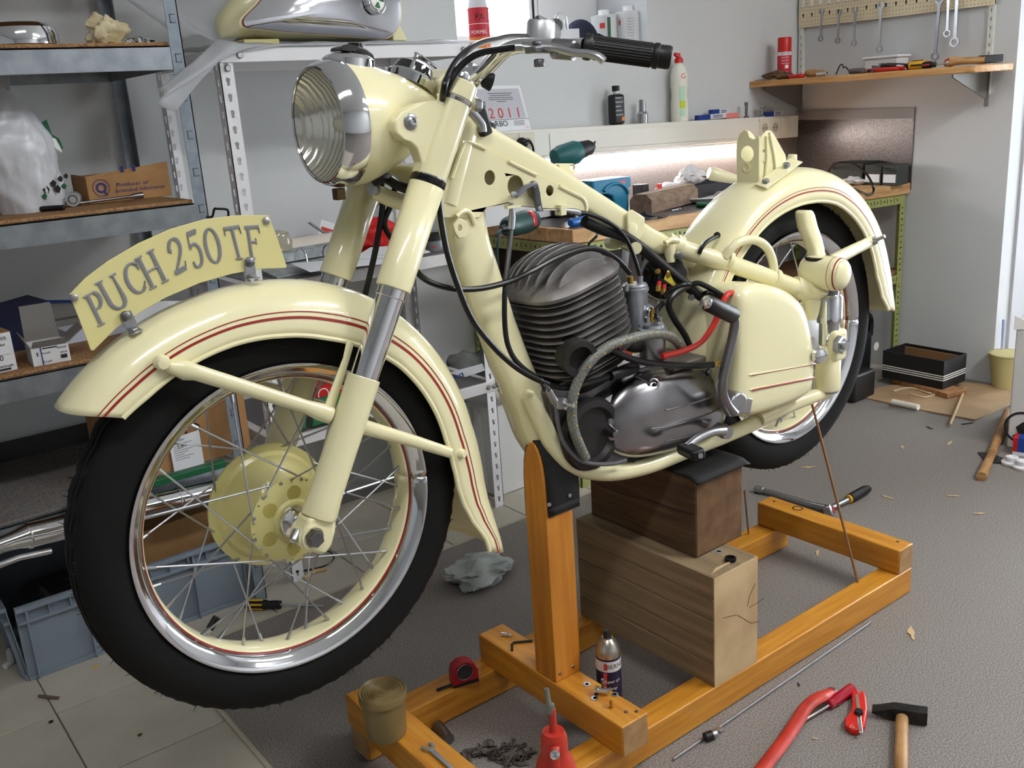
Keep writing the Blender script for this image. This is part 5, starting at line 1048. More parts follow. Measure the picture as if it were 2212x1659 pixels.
# ---- wheels
def wheel(C, name, big_far):
    w = part(name, moto, C)
    def P(r, a, o): return C+V((r*cos(a), -o, r*sin(a)))
    # tyre with zigzag tread ribs
    prof = [(0.246, 0.034), (0.252, 0.040), (0.262, 0.0435), (0.280, 0.0465), (0.296, 0.0450), (0.308, 0.0400), (0.316, 0.0345)]
    tread = [(0.3215, 0.029, 0), (0.3215, 0.0215, 1), (0.3145, 0.0200, 1), (0.3145, 0.0175, 1), (0.3235, 0.0165, 1), (0.3245, 0.0085, 2), (0.3165, 0.0075, 2), (0.3165, 0.0050, 2), (0.3255, 0.0035, 2)]
    sec = [(r, -o, 0) for r, o in prof]+[(r, -o, k) for r, o, k in tread]+[(r, o, k) for r, o, k in reversed(tread)]+[(r, o, 0) for r, o in reversed(prof)]
    n = 240; rings = []
    for i in range(n+1):
        a = 2*pi*i/n; zg = (abs((i % 6)-3)-1.5)/1.5*0.0036
        rings.append([P(r-(0.004 if (j in (7, len(sec)-8) and i % 6 == 0) else 0), a, o+(zg if (k or j in (7, len(sec)-8)) else 0)) for j, (r, o, k) in enumerate(sec)])
    MB().grid(rings, False, False).build('tyre', [TYRE], w, angle=50)
    m = MB()
    rnd = random.Random(3)
    for i in range(110):
        a = 2*pi*i/110+rnd.uniform(-.02, .02); o = rnd.choice((-0.03, 0.031, 0.0)); r = 0.3215 if o else 0.325
        d = V((cos(a+rnd.uniform(-.6, .6)), rnd.uniform(-.3, .3), sin(a+rnd.uniform(-.6, .6))))
        m.tube([P(r-0.001, a, o), P(r, a, o)+d*0.007], [0.0007, 0.0003], 4)
    stuff(m.build('rubber_whiskers', [TYRE], w))
    # rim: chrome shoulders, cream well, red lines
    def ring(pts, mm, nm, nn=120):
        rr = [[P(r, 2*pi*i/nn, o) for r, o in pts] for i in range(nn+1)]
        return MB().grid(rr, False, False).build(nm, [mm], w, angle=50, solid=0.0012)
    for s in (1, -1):
        ring([(0.2535, 0.0430*s), (0.2525, 0.0455*s), (0.2490, 0.0455*s), (0.2450, 0.0415*s), (0.2400, 0.0390*s), (0.2340, 0.0330*s), (0.2300, 0.0270*s)], CHROME, 'rim_shoulder')
        ring([(0.2302, 0.0272*s), (0.2282, 0.0245*s)], RED, 'rim_pinstripe')
    ring([(0.2283, 0.0246), (0.2255, 0.0190), (0.2235, 0.0080), (0.2230, 0.0), (0.2235, -0.0080), (0.2255, -0.0190), (0.2283, -0.0246)], CREAM, 'rim_well')
    # hub
    s = -1 if big_far else 1
    fl = 0.104
    hp = [(0.0, -0.052), (0.06, -0.052), (fl, -0.048), (fl, -0.043), (0.092, -0.0425), (0.086, -0.037), (0.080, -0.036), (0.074, -0.033), (0.045, -0.012), (0.036, 0.0), (0.036, 0.028), (0.050, 0.036), (0.068, 0.0385), (0.070, 0.0405), (0.070, 0.0435), (0.062, 0.0450), (0.056, 0.0475), (0.036, 0.0475), (0.032, 0.052), (0.0, 0.052)]
    MB().lathe(hp, C, V((0, -1, 0)), 72).build('hub', [CREAM2], w, angle=30)
    for k in range(6):
        a = radians(22+60*k); MB().lathe([(0.0122, -0.002), (0.0120, 0.0004), (0, 0.0004)], P(0.0462, a, 0.0473), V((0, -1, 0)), 18).build('hub_recess', [mat('olive_cream', (168, 156, 84), 0.6)], w)
    MB().lathe([(0.0285, 0.052), (0.0285, 0.056), (0.026, 0.0605), (0.013, 0.063), (0.012, 0.064), (0.012, 0.088)], C, V((0, -1, 0)), 36).build('bearing_cap', [CHROME], w)
    # spokes: 18 to each flange, crossed
    for k in range(36):
        near = k % 2 == 0; j = k//2; sg = 1 if j % 2 else -1
        if near: rh, oh, off = 0.0665, 0.0425, 62
        else: rh, oh, off = 0.099, -0.0455, 36
        ar = 2*pi*k/36+radians(4); ah = ar+sg*radians(off)
        p0, p1 = P(rh, ah, oh+(0.0016 if sg > 0 else -0.0016)), P(0.2245, ar, 0.006 if near else -0.006)
        d = (p1-p0).normalized()
        m = MB(); m.tube([p0-V((0, 0.004 if near else -0.004, 0)), p0, p1-d*0.014], 0.00165, 6); m.tube([p1-d*0.016, p1-d*0.003, p1+d*0.001], [0.0026, 0.0030, 0.0034], 6)
        m.build('spoke', [ZINC], w)
    m = MB()
    for k in range(12): m.lathe([(0.003, 0), (0.0028, 0.0012), (0, 0.0016)], P(0.0668, radians(10+30*k), 0.0442), V((0, -1, 0)), 8)
    stuff(m.build('spoke_heads', [ZINC], w))
    return w, P
fw, PF = wheel(CF, 'front_wheel', True)
vp = B(443, 1375, 0); av = atan2(vp.z-CF.z, vp.x-CF.x)
MB().tube([PF(0.224, av, 0), PF(0.206, av, 0)], [0.004, 0.0036], 8).build('valve', [ZINC], fw); MB().tube([PF(0.211, av, 0), PF(0.190, av, 0)], 0.0062, 12).build('valve_cap', [RUBBER], fw)
rw, PR = wheel(CR, 'rear_wheel', True)
MB().lathe([(0.0, 0.045), (0.075, 0.045), (0.080, 0.050), (0.080, 0.056), (0.05, 0.066), (0, 0.068)], CR, V((0, -1, 0)), 48).build('brake_plate', [mat('brake_plate_grey', (150, 148, 144), 0.45, 0.6)], rw)
MB().hexnut(CR+V((0, -0.135, -0.02)), V((0, -1, 0)), 0.018, 0.014).build('axle_nut', [ZINC], rw)

# ---- mudguards
def interp(tab, a):
    tab = sorted(tab)
    if a <= tab[0][0]: return tab[0][1]
    for (a0, r0), (a1, r1) in zip(tab, tab[1:]):
        if a <= a1: t = (a-a0)/(a1-a0); return r0+(r1-r0)*t
    return tab[-1][1]
def fender(name, C, crest, edge, hw, a_crest, a_edge, expo, stripe_t, n=96):
    f = part(name, moto, C+V((0, 0, 0.37)))
    def pt(u, t, lift=0.0):          # u 0..1 along, t -1..1 across
        ac = a_crest[0]+(a_crest[1]-a_crest[0])*u; ae = a_edge[0]+(a_edge[1]-a_edge[0])*u
        th = t*pi/2
        so = (abs(sin(th))**(2/expo))*(1 if t > 0 else -1); cr_ = abs(cos(th))**(2/expo)
        a = radians(ac*cr_+ae*(1-cr_)); rc, re = interp(crest, degrees_(a)), interp(edge, degrees_(a))
        r = re+(rc-re)*cr_+lift*(cr_+0.2); o = hw*so+lift*so
        return C+V((r*cos(a), -o, r*sin(a)))
    m = 28
    rings = [[pt(i/n, -1+2*j/m) for j in range(m+1)] for i in range(n+1)]
    MB().grid(rings, False, False).build('blade', [CREAM], f, angle=80, solid=0.0018)
    for s in (1, -1): MB().tube([pt(i/n, s)+V((0, 0.001*s, 0)) for i in range(n+1)], 0.0042, 8).build('rolled_edge', [CREAM], f)
    for s in (1, -1):
        for (t0, t1), nm in zip(stripe_t, ('thick_pinstripe', 'thin_pinstripe')):
            MB().grid([[pt(i/n, s*t, 0.0014) for t in ((t0, (t0+t1)/2, t1) if s > 0 else (t1, (t0+t1)/2, t0))] for i in range(0, n+1)], False, False).build(nm, [RED], f)
    return f, pt
def degrees_(a): return math.degrees(a)
crestF = [(140, .388), (128, .385), (116, .381), (105, .377), (94, .376), (78, .377), (60, .378), (45, .376), (30, .375), (10, .376), (0, .384), (-8, .393), (-13, .404), (-20, .432), (-26.3, .464)]
edgeF = [(137, .331), (127, .321), (115, .316), (100, .309), (88, .302), (73, .296), (60, .296), (45, .298), (30, .296), (12, .293), (2, .297), (-6, .305), (-12, .318), (-18, .345), (-23, .385), (-26, .40)]
ff, fpt = fender('front_mudguard', CF, crestF, edgeF, 0.066, (140, -26.3), (134.5, -26.0), 2.35, ((0.80, 0.835), (0.735, 0.75)))
crestR = [(185, .380), (160, .386), (137, .390), (110, .393), (80, .396), (50, .397), (20, .398), (-1, .398)]
edgeR = [(185, .345), (160, .343), (137, .338), (120, .333), (105, .326), (90, .3215), (73, .321), (57, .314), (40, .305), (22, .294), (10, .305), (3, .33), (-1, .34)]
rf, rpt = fender('rear_mudguard', CR, crestR, edgeR, 0.080, (186, -1), (186, 2.5), 2.75, ((0.86, 0.885), (0.81, 0.82)))
# front mudguard stays, bosses
boss = B(350, 783, 0.070)
for s in (1, -1):
    mir = (lambda p: V((p.x, 2*YC-p.y, p.z))) if s < 0 else (lambda p: p)
    m = MB(); m.lathe([(0.011, -0.006), (0.011, 0.004), (0.008, 0.009), (0, 0.010)], mir(B(350, 783, 0.072)), V((0, -s, 0)), 18); m.build('stay_boss', [CREAM], ff)
    p0, p1, p2, p3 = B(360, 792, 0.070), B(425, 805, 0.078), B(660, 878, 0.084), B(715, 898, 0.088)
    MB().tube([mir(p) for p in (p0, p0*0.4+p1*0.6, p1, p2, p2*0.45+p3*0.55, p3)], [0.007, 0.0145, 0.0118, 0.0105, 0.0140, 0.0135], 14, flat=(0.7, 1)).build('stay', [CREAM], ff)
    q0, q1, q2 = B(778, 920, 0.088), B(900, 955, 0.078), B(972, 978, 0.070)
    MB().tube([mir(p) for p in (q0, q1, q2)], [0.0125, 0.0105, 0.0095], 14, flat=(0.7, 1)).build('stay', [CREAM], ff)
    g = [B(757, 738, 0.070), B(748, 775, 0.073), B(705, 898, 0.080)]
    MB().tube([mir(p) for p in g], [0.008, 0.007, 0.011], 10, flat=(0.35, 1)).build('bridge_strap', [CREAM], ff)
m = MB(); m.lathe([(0.009, -0.004), (0.009, 0.003), (0.006, 0.007), (0, 0.007)], B(997, 980, 0.067), V((0.3, -1, 0)), 16); m.build('stay_boss', [CREAM], ff)
# front brake cable clip bolts on the far side: omitted where hidden

# ---- fork
fk = part('front_fork', moto, V((0.75, YC, 1.0)))
fdir = (B(925, 392, .095)-B(690, 1110, .095)).normalized()
F0 = B(690, 1110, .095)
def FL(s, side): p = F0+fdir*s; return p if side > 0 else V((p.x, 2*YC-p.y, p.z))
def s_at(px, py): return (B(px, py, .095)-F0).dot(fdir)
s_leg, s_cov, s_ring, s_top, s_cap = s_at(780, 812), s_at(845, 622), s_at(925, 392), s_at(987, 215), s_at(1003, 190)
for side in (1, -1):
    MB().tube([FL(-0.004, side), FL(0.004, side), FL(0.03, side), FL(s_leg-0.001, side), FL(s_leg, side)], [0.0275, 0.0285, 0.0262, 0.0262, 0.024], 28).build('lower_leg', [CREAM], fk)
    MB().tube([FL(s_leg, side), FL(s_cov+0.02, side)], 0.0228, 28).build('chrome_slider', [CHROME], fk)
    MB().tube([FL(s_cov-0.016, side), FL(s_cov-0.014, side), FL(s_cov+0.012, side)], [0.0222, 0.0238, 0.0238], 28).build('slider_collar', [CHROME], fk)
    MB().grid([[FL(s, side)+(Y*cos(2*pi*k/28)+Y.cross(fdir)*sin(2*pi*k/28))*0.0275 for k in range(28)] for s in (s_cov, s_cov+0.002, s_ring-0.007)], True, False).build('upper_cover', [CREAM], fk, solid=0.0015)
    MB().tube([FL(s_ring-0.008, side), FL(s_ring-0.006, side), FL(s_ring+0.004, side), FL(s_ring+0.005, side)], [0.0272, 0.0285, 0.0285, 0.0272], 28).build('cover_ring', [GLOSSBLACK], fk)
    MB().tube([FL(s_ring+0.0045, side), FL(s_ring+0.007, side)], [0.0286, 0.0272], 28).build('chrome_ring', [CHROME], fk)
    MB().tube([FL(s_ring+0.006, side), FL(s_top-0.008, side)], 0.0272, 28).build('lamp_tube', [CREAM], fk)
    MB().tube([FL(s_top-0.009, side), FL(s_top-0.004, side), FL(s_top-0.001, side)], [0.0272, 0.0295, 0.0272], 28).build('chrome_ring', [CHROME], fk)
    MB().tube([FL(s_top-0.001, side), FL(s_top+0.024, side), FL(s_top+0.027, side)], [0.0285, 0.0285, 0.025], 28).build('top_clamp', [CREAM], fk, bevel=0.001)
    MB().tube([FL(s_top+0.026, side), FL(s_top+0.031, side), FL(s_top+0.032, side), FL(s_top+0.040, side)], [0.021, 0.021, 0.013, 0.012], 18).build('cap_nut', [ZINC], fk)
    # axle lug and pinch bolt
    ax = V((B(680, 1163, .12).x, YC-0.095*side, B(680, 1163, .12).z))
    mm = MB(); lug = [(p.x, p.z) for p in (B(x, y, 0.095) for x, y in ((655, 1112), (716, 1112), (714, 1140), (706, 1170), (694, 1188), (675, 1190), (655, 1182), (640, 1176), (633, 1166), (638, 1150), (648, 1135)))]
    mm.prism(lug, V((0, ax.y+0.020, 0)), X, Z, 0.040); mm.build('axle_lug', [CREAM], fk, bevel=0.008, seg=3)
    MB().lathe([(0.0195, -0.02), (0.0195, 0.023), (0.0165, 0.023), (0.0165, 0.016), (0.0, 0.016)], ax, V((0, -side, 0)), 26).build('axle_boss', [CREAM], fk)
    m = MB(); m.lathe([(0.0140, 0.016), (0.0140, 0.031), (0.012, 0.034), (0, 0.034)], ax, V((0, -side, 0)), 6); m.build('axle_bolt', [STEEL], fk)
    pb = B(635, 1163, 0.105) if side > 0 else B(635, 1163, 0.105)+V((0, 0.21, 0)); m = MB(); m.lathe([(0.0068, -0.014), (0.0072, 0), (0.0060, 0.005), (0.0, 0.006)], pb, V((-0.6, -0.5*side, -0.4)), 12); m.build('pinch_bolt', [ZINC], fk)
# lamp ears, yokes
for side in (1, -1):
    oo = 0.095+0.012
    ear = trace([(1000, 222), (950, 216), (905, 222), (868, 240), (852, 262), (854, 285), (868, 300), (885, 306), (902, 322), (912, 350), (905, 380), (940, 385), (975, 300)], oo)
    yy = YC-oo*side
    m = MB(); m.prism(ear, V((0, YC-oo if side > 0 else YC+oo-0.026, 0)), X, Z, -0.026); m.build('lamp_ear', [CREAM], fk, bevel=0.010, seg=4)
    eb = B(887, 263, oo); eb.y = YC-oo*side
    m = MB(); m.lathe([(0.0125, -0.001), (0.0125, 0.001), (0.0095, 0.003)], eb, V((0, -side, 0)), 22); m.lathe([(0.0090, 0), (0.0080, 0.006), (0.005, 0.008), (0.004, 0.005), (0, 0.005)], eb, V((0, -side, 0)), 18); m.build('ear_bolt', [ZINC], fk)
ly = [FL(s_ring+0.012, 1), FL(s_ring+0.012, -1)]
m = MB(); c0 = (ly[0]+ly[1])/2+V((0.045, 0, -0.012)); m.tube([ly[0], ly[0]*0.6+c0*0.4, c0, ly[1]*0.6+c0*0.4, ly[1]], [0.021, 0.022, 0.032, 0.022, 0.021], 18, flat=(1, 0.8)); m.build('lower_yoke', [CREAM], fk)
uy = [FL(s_top+0.012, 1), FL(s_top+0.012, -1)]; c1 = (uy[0]+uy[1])/2+V((0.05, 0, 0.012))
m = MB(); m.tube([uy[0], uy[0]*0.6+c1*0.4, c1, uy[1]*0.6+c1*0.4, uy[1]], [0.019, 0.020, 0.030, 0.020, 0.019], 18, flat=(1, 0.75)); m.build('upper_yoke', [CREAM], fk)
m = MB(); m.box(B(943, 182, -0.02), (0.05, 0.10, 0.035), Matrix.Rotation(-0.48, 3, 'Y')); m.build('damper_housing', [CREAM], fk, bevel=0.008, seg=3)
m = MB(); m.box(B(940, 165, -0.02), (0.045, 0.09, 0.010), Matrix.Rotation(-0.40, 3, 'Y')); m.build('housing_lid', [CREAM], fk, bevel=0.004)
m = MB(); cb = B(1040, 228, 0.10); m.tube([B(1012, 222, 0.10), B(1030, 226, 0.102)], 0.011, 12); m.build('clamp_lug', [CREAM], fk)
m = MB(); m.hexnut(B(1026, 227, 0.108), B(1046, 228, 0.112)-B(1026, 227, 0.108), 0.010, 0.010); m.tube([B(1030, 227, 0.108), B(1047, 228, 0.112)], 0.006, 10); m.build('clamp_bolt', [ZINC], fk)
m = MB(); m.tube(spline([B(1017, 240, 0.05), B(1030, 255, 0.05), B(1040, 270, 0.05), B(1042, 285, 0.05)]), 0.008, 10); m.build('steering_stop', [ZINC], fk)
m = MB(); m.box(B(1036, 262, 0.02), (0.022, 0.03, 0.05), Matrix.Rotation(-0.3, 3, 'Y')); m.build('lock_block', [BLACKPL], fk, bevel=0.004)

# ---- headlamp
hl = part('headlamp', moto, B(760, 270, 0))
xl, xb = B(686, 268, 0).x, B(729, 268, 0).x
topl = [(757, 137), (800, 143), (840, 155), (880, 171), (915, 192), (936, 214)]; botl = [(722, 408), (775, 402), (828, 372), (868, 345), (905, 315), (932, 280)]
tp, bp_ = [B(x, y, 0) for x, y in topl], [B(x, y, 0) for x, y in botl]
def zlim(P, x):
    P = sorted(P, key=lambda p: p.x)
    if x <= P[0].x: return P[0].z
    for a, b_ in zip(P, P[1:]):
        if x <= b_.x: t = (x-a.x)/(b_.x-a.x); return a.z+(b_.z-a.z)*t
    return P[-1].z
RH = 0.0955; zc0 = B(716, 269, 0).z
rings = []
xs_ = [xb+(0.955-xb)*i/22 for i in range(23)]
for i, x in enumerate(xs_):
    u = i/22; zt_q, zb_q = zlim(tp, x), zlim(bp_, x); bl_ = min(1, u*3); zc = zc0*(1-bl_)+bl_*(zt_q+zb_q)/2; r = RH*(1-bl_)+bl_*(zt_q-zb_q)/2*0.985; r *= sqrt(max(0.02, 1-max(0, (u-0.8)/0.2)**2))
    rings.append([V((x, YC+r*0.98*cos(2*pi*k/40), zc+r*sin(2*pi*k/40))) for k in range(40)])
MB().grid(rings, True, False).build('shell', [CREAM], hl)
A_ = V((-1, 0, 0)); Cb = V((xb, YC, zc0)); dl = xb-xl
MB().lathe([(RH*1.005, -0.004), (RH*1.012, 0.0), (RH*1.008, dl*0.35), (RH*0.965, dl*0.8), (RH*0.915, dl*1.02), (RH*0.885, dl*1.04), (RH*0.875, dl*0.98)], Cb, A_, 64, cap=False).build('chrome_rim', [CHROME], hl)
MB().lathe([(RH*0.89, dl*0.96), (RH*0.88, dl*0.9), (RH*0.885, dl*1.03)], Cb, A_, 64, cap=False).build('rim_gasket', [RUBBER], hl)
m = MB(); rings = []
for j in range(19):
    u = j/18; r = RH*0.885*u
    rings.append([Cb+A_*(dl*0.97+0.022*(1-u*u))+(Y*cos(2*pi*k/72)+Z*sin(2*pi*k/72))*max(r, 1e-4)+A_*(0.0007*sin(r*sin(2*pi*k/72)*0+2*pi*k/72*0+0)) for k in range(72)])
m.grid(rings, True, False)
lensm = mat('headlamp_lens', (236, 238, 232), 0.05, alpha=0.10, ior=1.5)
if not lensm.get('ribs'):
    nt = lensm.node_tree; tcn = nt.nodes.new('ShaderNodeTexCoord'); wv = nt.nodes.new('ShaderNodeTexWave'); wv.bands_direction = 'Y'; wv.inputs['Scale'].default_value = 38
    bpn = nt.nodes.new('ShaderNodeBump'); bpn.inputs['Strength'].default_value = 0.9; bpn.inputs['Distance'].default_value = 0.003
    wv2 = nt.nodes.new('ShaderNodeTexWave'); wv2.bands_direction = 'Z'; wv2.inputs['Scale'].default_value = 14; mx = nt.nodes.new('ShaderNodeMath'); mx.operation = 'MULTIPLY_ADD'; mx.inputs[1].default_value = 0.35
    nt.links.new(tcn.outputs['Object'], wv.inputs['Vector']); nt.links.new(tcn.outputs['Object'], wv2.inputs['Vector']); nt.links.new(wv2.outputs[0], mx.inputs[0]); nt.links.new(wv.outputs[0], mx.inputs[2])
    nt.links.new(mx.outputs[0], bpn.inputs['Height']); nt.links.new(bpn.outputs[0], nt.nodes['Principled BSDF'].inputs['Normal']); lensm['ribs'] = 1
    rm = mat('silver_reflector', (236, 234, 222), 0.16, 1.0); nt = rm.node_tree; tcn = nt.nodes.new('ShaderNodeTexCoord'); wv = nt.nodes.new('ShaderNodeTexWave'); wv.bands_direction = 'Y'; wv.inputs['Scale'].default_value = 34; wv.inputs['Distortion'].default_value = 1.0
    bpn = nt.nodes.new('ShaderNodeBump'); bpn.inputs['Strength'].default_value = 0.5; bpn.inputs['Distance'].default_value = 0.002; nt.links.new(tcn.outputs['Object'], wv.inputs['Vector']); nt.links.new(wv.outputs[0], bpn.inputs['Height']); nt.links.new(bpn.outputs[0], nt.nodes['Principled BSDF'].inputs['Normal'])
m.build('lens', [lensm], hl)
MB().lathe([(RH*0.875, dl*0.93), (RH*0.80, dl*0.55), (RH*0.62, dl*0.05), (RH*0.40, -dl*0.35), (RH*0.14, -dl*0.6), (0, -dl*0.62)], Cb, A_, 64, cap=False).build('reflector', [mat('silver_reflector', (236, 234, 222), 0.22, 1.0, bump=0.12, bscale=90)], hl)
MB().sphere(Cb-A_*dl*0.2, 0.014, 16, 10).build('bulb', [mat('bulb_glass', (230, 226, 208), 0.05, trans=0.8)], hl)
m = MB(); lt = B(731, 408, 0); m.box(lt+V((0, 0, -0.008)), (0.016, 0.016, 0.018)); m.tube([lt+V((-0.006, -0.005, -0.004)), lt+V((-0.006, -0.005, -0.016))], 0.0035, 8); m.build('rim_clip', [mat('bronze_clip', (96, 78, 52), 0.4, 0.8)], hl, bevel=0.002)
# ignition switch with wing key on top
kt = B(752, 137, 0.0); kt.z += 0.001; tilt = V((0.10, 0, 1)).normalized()
MB().lathe([(0.041, -0.010), (0.041, 0.004), (0.038, 0.007), (0.034, 0.010), (0.028, 0.012), (0.0, 0.013)], kt, tilt, 36).build('switch_bezel', [CHROME], hl)
MB().lathe([(0.022, 0.008), (0.018, 0.016), (0.013, 0.020), (0.012, 0.028)], kt+V((0.014, 0, 0)), tilt, 24).build('switch_boss', [GLOSSBLACK], hl)
m = MB(); m.prism(trace([(735, 108), (737, 100), (745, 96), (758, 95), (775, 99), (792, 106), (806, 117), (811, 130), (798, 126), (784, 123), (780, 130), (766, 130), (764, 122), (757, 112), (745, 110)], 0.016), V((0, YC-0.016, 0)), X, Z, -0.034); m.build('wing_key', [GLOSSBLACK], hl, bevel=0.006, seg=3)
# speedometer set into the rear slope of the shell
sc = B(888, 172, 0.0); nrm = V((0.52, 0, 1)).normalized()
MB().lathe([(0.040, -0.012), (0.0415, 0.002), (0.0385, 0.006), (0.035, 0.003)], sc, nrm, 36).build('speedometer_ring', [CHROME], hl)
MB().lathe([(0.035, 0.0), (0.034, 0.010), (0.030, 0.022), (0.018, 0.029), (0, 0.031)], sc, nrm, 32).build('speedometer_glass', [mat('dark_smoked_glass', (28, 30, 32), 0.06, coat=1.0)], hl)
MB().tube(spline([sc+V((-0.020, -0.030, 0.012)), sc+V((-0.006, -0.030, 0.034)), sc+V((0.000, -0.026, 0.037)), sc+V((0.034, -0.026, 0.016))]), 0.003, 8).build('chrome_bow', [CHROME], hl)
MB().lathe([(0.0085, -0.002), (0.0075, 0.003), (0.004, 0.003), (0.003, -0.002)], B(810, 160, 0.035), V((0.15, -0.5, 0.8)), 16).build('grommet', [mat('olive_rubber', (60, 62, 44), 0.5)], hl)

# ---- handlebar
hb = part('handlebar', moto, B(1040, 150, 0))
near = spline([B(1012, 180, 0.02), B(1030, 170, 0.04), B(1062, 138, 0.075), B(1088, 112, 0.105), B(1118, 100, 0.13), B(1160, 99, 0.165), B(1215, 100, 0.205), B(1262, 99, 0.24)], 6)
MB().tube(near, 0.0115, 16).build('bar', [CHROME], hb)
far = spline([B(1008, 178, -0.02), B(1024, 168, -0.05), B(1052, 138, -0.10), B(1078, 112, -0.14), B(1108, 99, -0.18), B(1150, 86, -0.22), B(1195, 66, -0.30)], 6)
MB().tube(far, 0.0115, 16).build('bar', [CHROME], hb)
g0, g1 = B(1262, 100, 0.24), B(1450, 125, 0.335); gd = (g1-g0).normalized(); gl = (g1-g0).length; rg = 0.0172
m = MB()
gp = [(0.019, 0.0), (0.0200, 0.003), (0.0200, 0.010), (rg, 0.013)]
m.lathe(gp+[(rg, gl-0.028), (rg*1.10, gl-0.026), (rg*1.12, gl-0.020), (rg*1.0, gl-0.018), (rg*1.02, gl-0.004), (rg*0.9, gl), (0, gl)], g0, gd, 32)
ou = gd.orthogonal().normalized(); ow = gd.cross(ou)
for k in range(28):
    a = 2*pi*k/28; c = (ou*cos(a)+ow*sin(a))*rg; m.tube([g0+gd*0.016+c, g0+gd*(gl-0.03)+c], 0.0011, 5)
m.build('grip', [RUBBER], hb)
fg0, fg1 = B(1190, 62, -0.31), B(1200, 56, -0.42); MB().tube([fg0, fg1], 0.017, 20).build('grip', [RUBBER], hb)
MB().tube([B(1172, 68, -0.262), B(1186, 74, -0.300)], 0.027, 24).build('throttle_drum', [ZINC], hb)
pc = B(1168, 74, -0.20); MB().lathe([(0.027, -0.026), (0.029, -0.022), (0.029, 0.022), (0.025, 0.028), (0, 0.029)], pc, V((0.05, -0.1, 1)), 28).build('throttle_housing', [mat('satin_alloy', (206, 208, 210), 0.42, 0.8)], hb)
MB().box(B(1168, 42, -0.25), (0.022, 0.016, 0.010), Matrix.Rotation(0.4, 3, 'Y')).build('housing_lug', [STEEL], hb, bevel=0.003)
lev = spline([B(1128, 101, 0.185), B(1150, 104, 0.195), B(1180, 102, 0.21), B(1210, 106, 0.228), B(1240, 114, 0.25), B(1270, 116, 0.27), B(1292, 122, 0.285), B(1304, 132, 0.292)], 5)
nL = len(lev); MB().tube(lev, [0.0058+0.0030*sin(pi*min(1, i/nL*1.0)) if i < nL*0.5 else 0.0078+0.0012*(i/nL) for i in range(nL)], 14, flat=(1, 0.72)).build('clutch_lever', [ZINC], hb)
m = MB(); m.box(B(1163, 108, 0.20), (0.040, 0.022, 0.010), Matrix.Rotation(0.2, 3, 'Z')); m.hexnut(B(1163, 112, 0.205)-Z*0.022, Z, 0.009, 0.012); m.lathe([(0.008, 0), (0.007, 0.006), (0, 0.007)], B(1160, 97, 0.2), Z, 14); m.build('lever_perch', [STEEL], hb, bevel=0.002)
m = MB()
for x, y, o in ((1196, 117, .215), (1215, 117, .22), (1232, 118, .23), (1198, 94, .20), (1212, 96, .205), (1225, 97, .21)): m.sphere(B(x, y, o), 0.0062, 10, 6)
stuff(m.build('clamp_screws', [ZINC], hb)); m = MB(); m.tube([B(1196, 105, .205), B(1240, 108, .235)], 0.0155, 18); m.build('lever_clamp', [STEEL], hb)
MB().tube([B(1112, 101, 0.178), B(1128, 101, 0.185)], 0.0055, 12).build('cable_adjuster', [ZINC], hb)
m = MB(); m.box(B(1012, 168, 0.0), (0.05, 0.07, 0.022), Matrix.Rotation(-0.48, 3, 'Y')); m.build('bar_clamp', [ZINC], hb, bevel=0.006)
m = MB(); [m.hexnut(B(x, y, o), V((0.45, 0, 1)), 0.008, 0.010) for x, y, o in ((1000, 168, .02), (1026, 158, .01), (1018, 150, -0.04))]; stuff(m.build('clamp_nuts', [ZINC], hb))
m = MB(); m.tube([B(1045, 172, 0.05), B(1062, 178, 0.055)], [0.012, 0.015], 14); m.build('horn_button', [BLACKPL], hb)

# ---- number plate
pl_ = part('number_plate', moto, B(390, 620, 0.0)); opl = 0.012
outl = [(150, 636), (185, 600), (235, 563), (300, 525), (370, 494), (440, 474), (510, 465), (580, 465), (598, 510), (620, 576), (616, 579), (560, 581), (500, 592), (430, 612), (360, 642), (300, 676), (250, 710), (208, 752), (203, 757), (196, 757), (175, 700)]
yp = YC-opl
m = MB(); m.prism(trace(outl, opl), V((0, yp, 0)), X, Z, -0.002); m.build('plate', [mat('pale_yellow_plate', (220, 211, 146), 0.38, coat=0.4)], pl_, bevel=0.0006, seg=1)
def on_plate(x, y): p = B(x, y, opl); return V((p.x, yp, p.z))
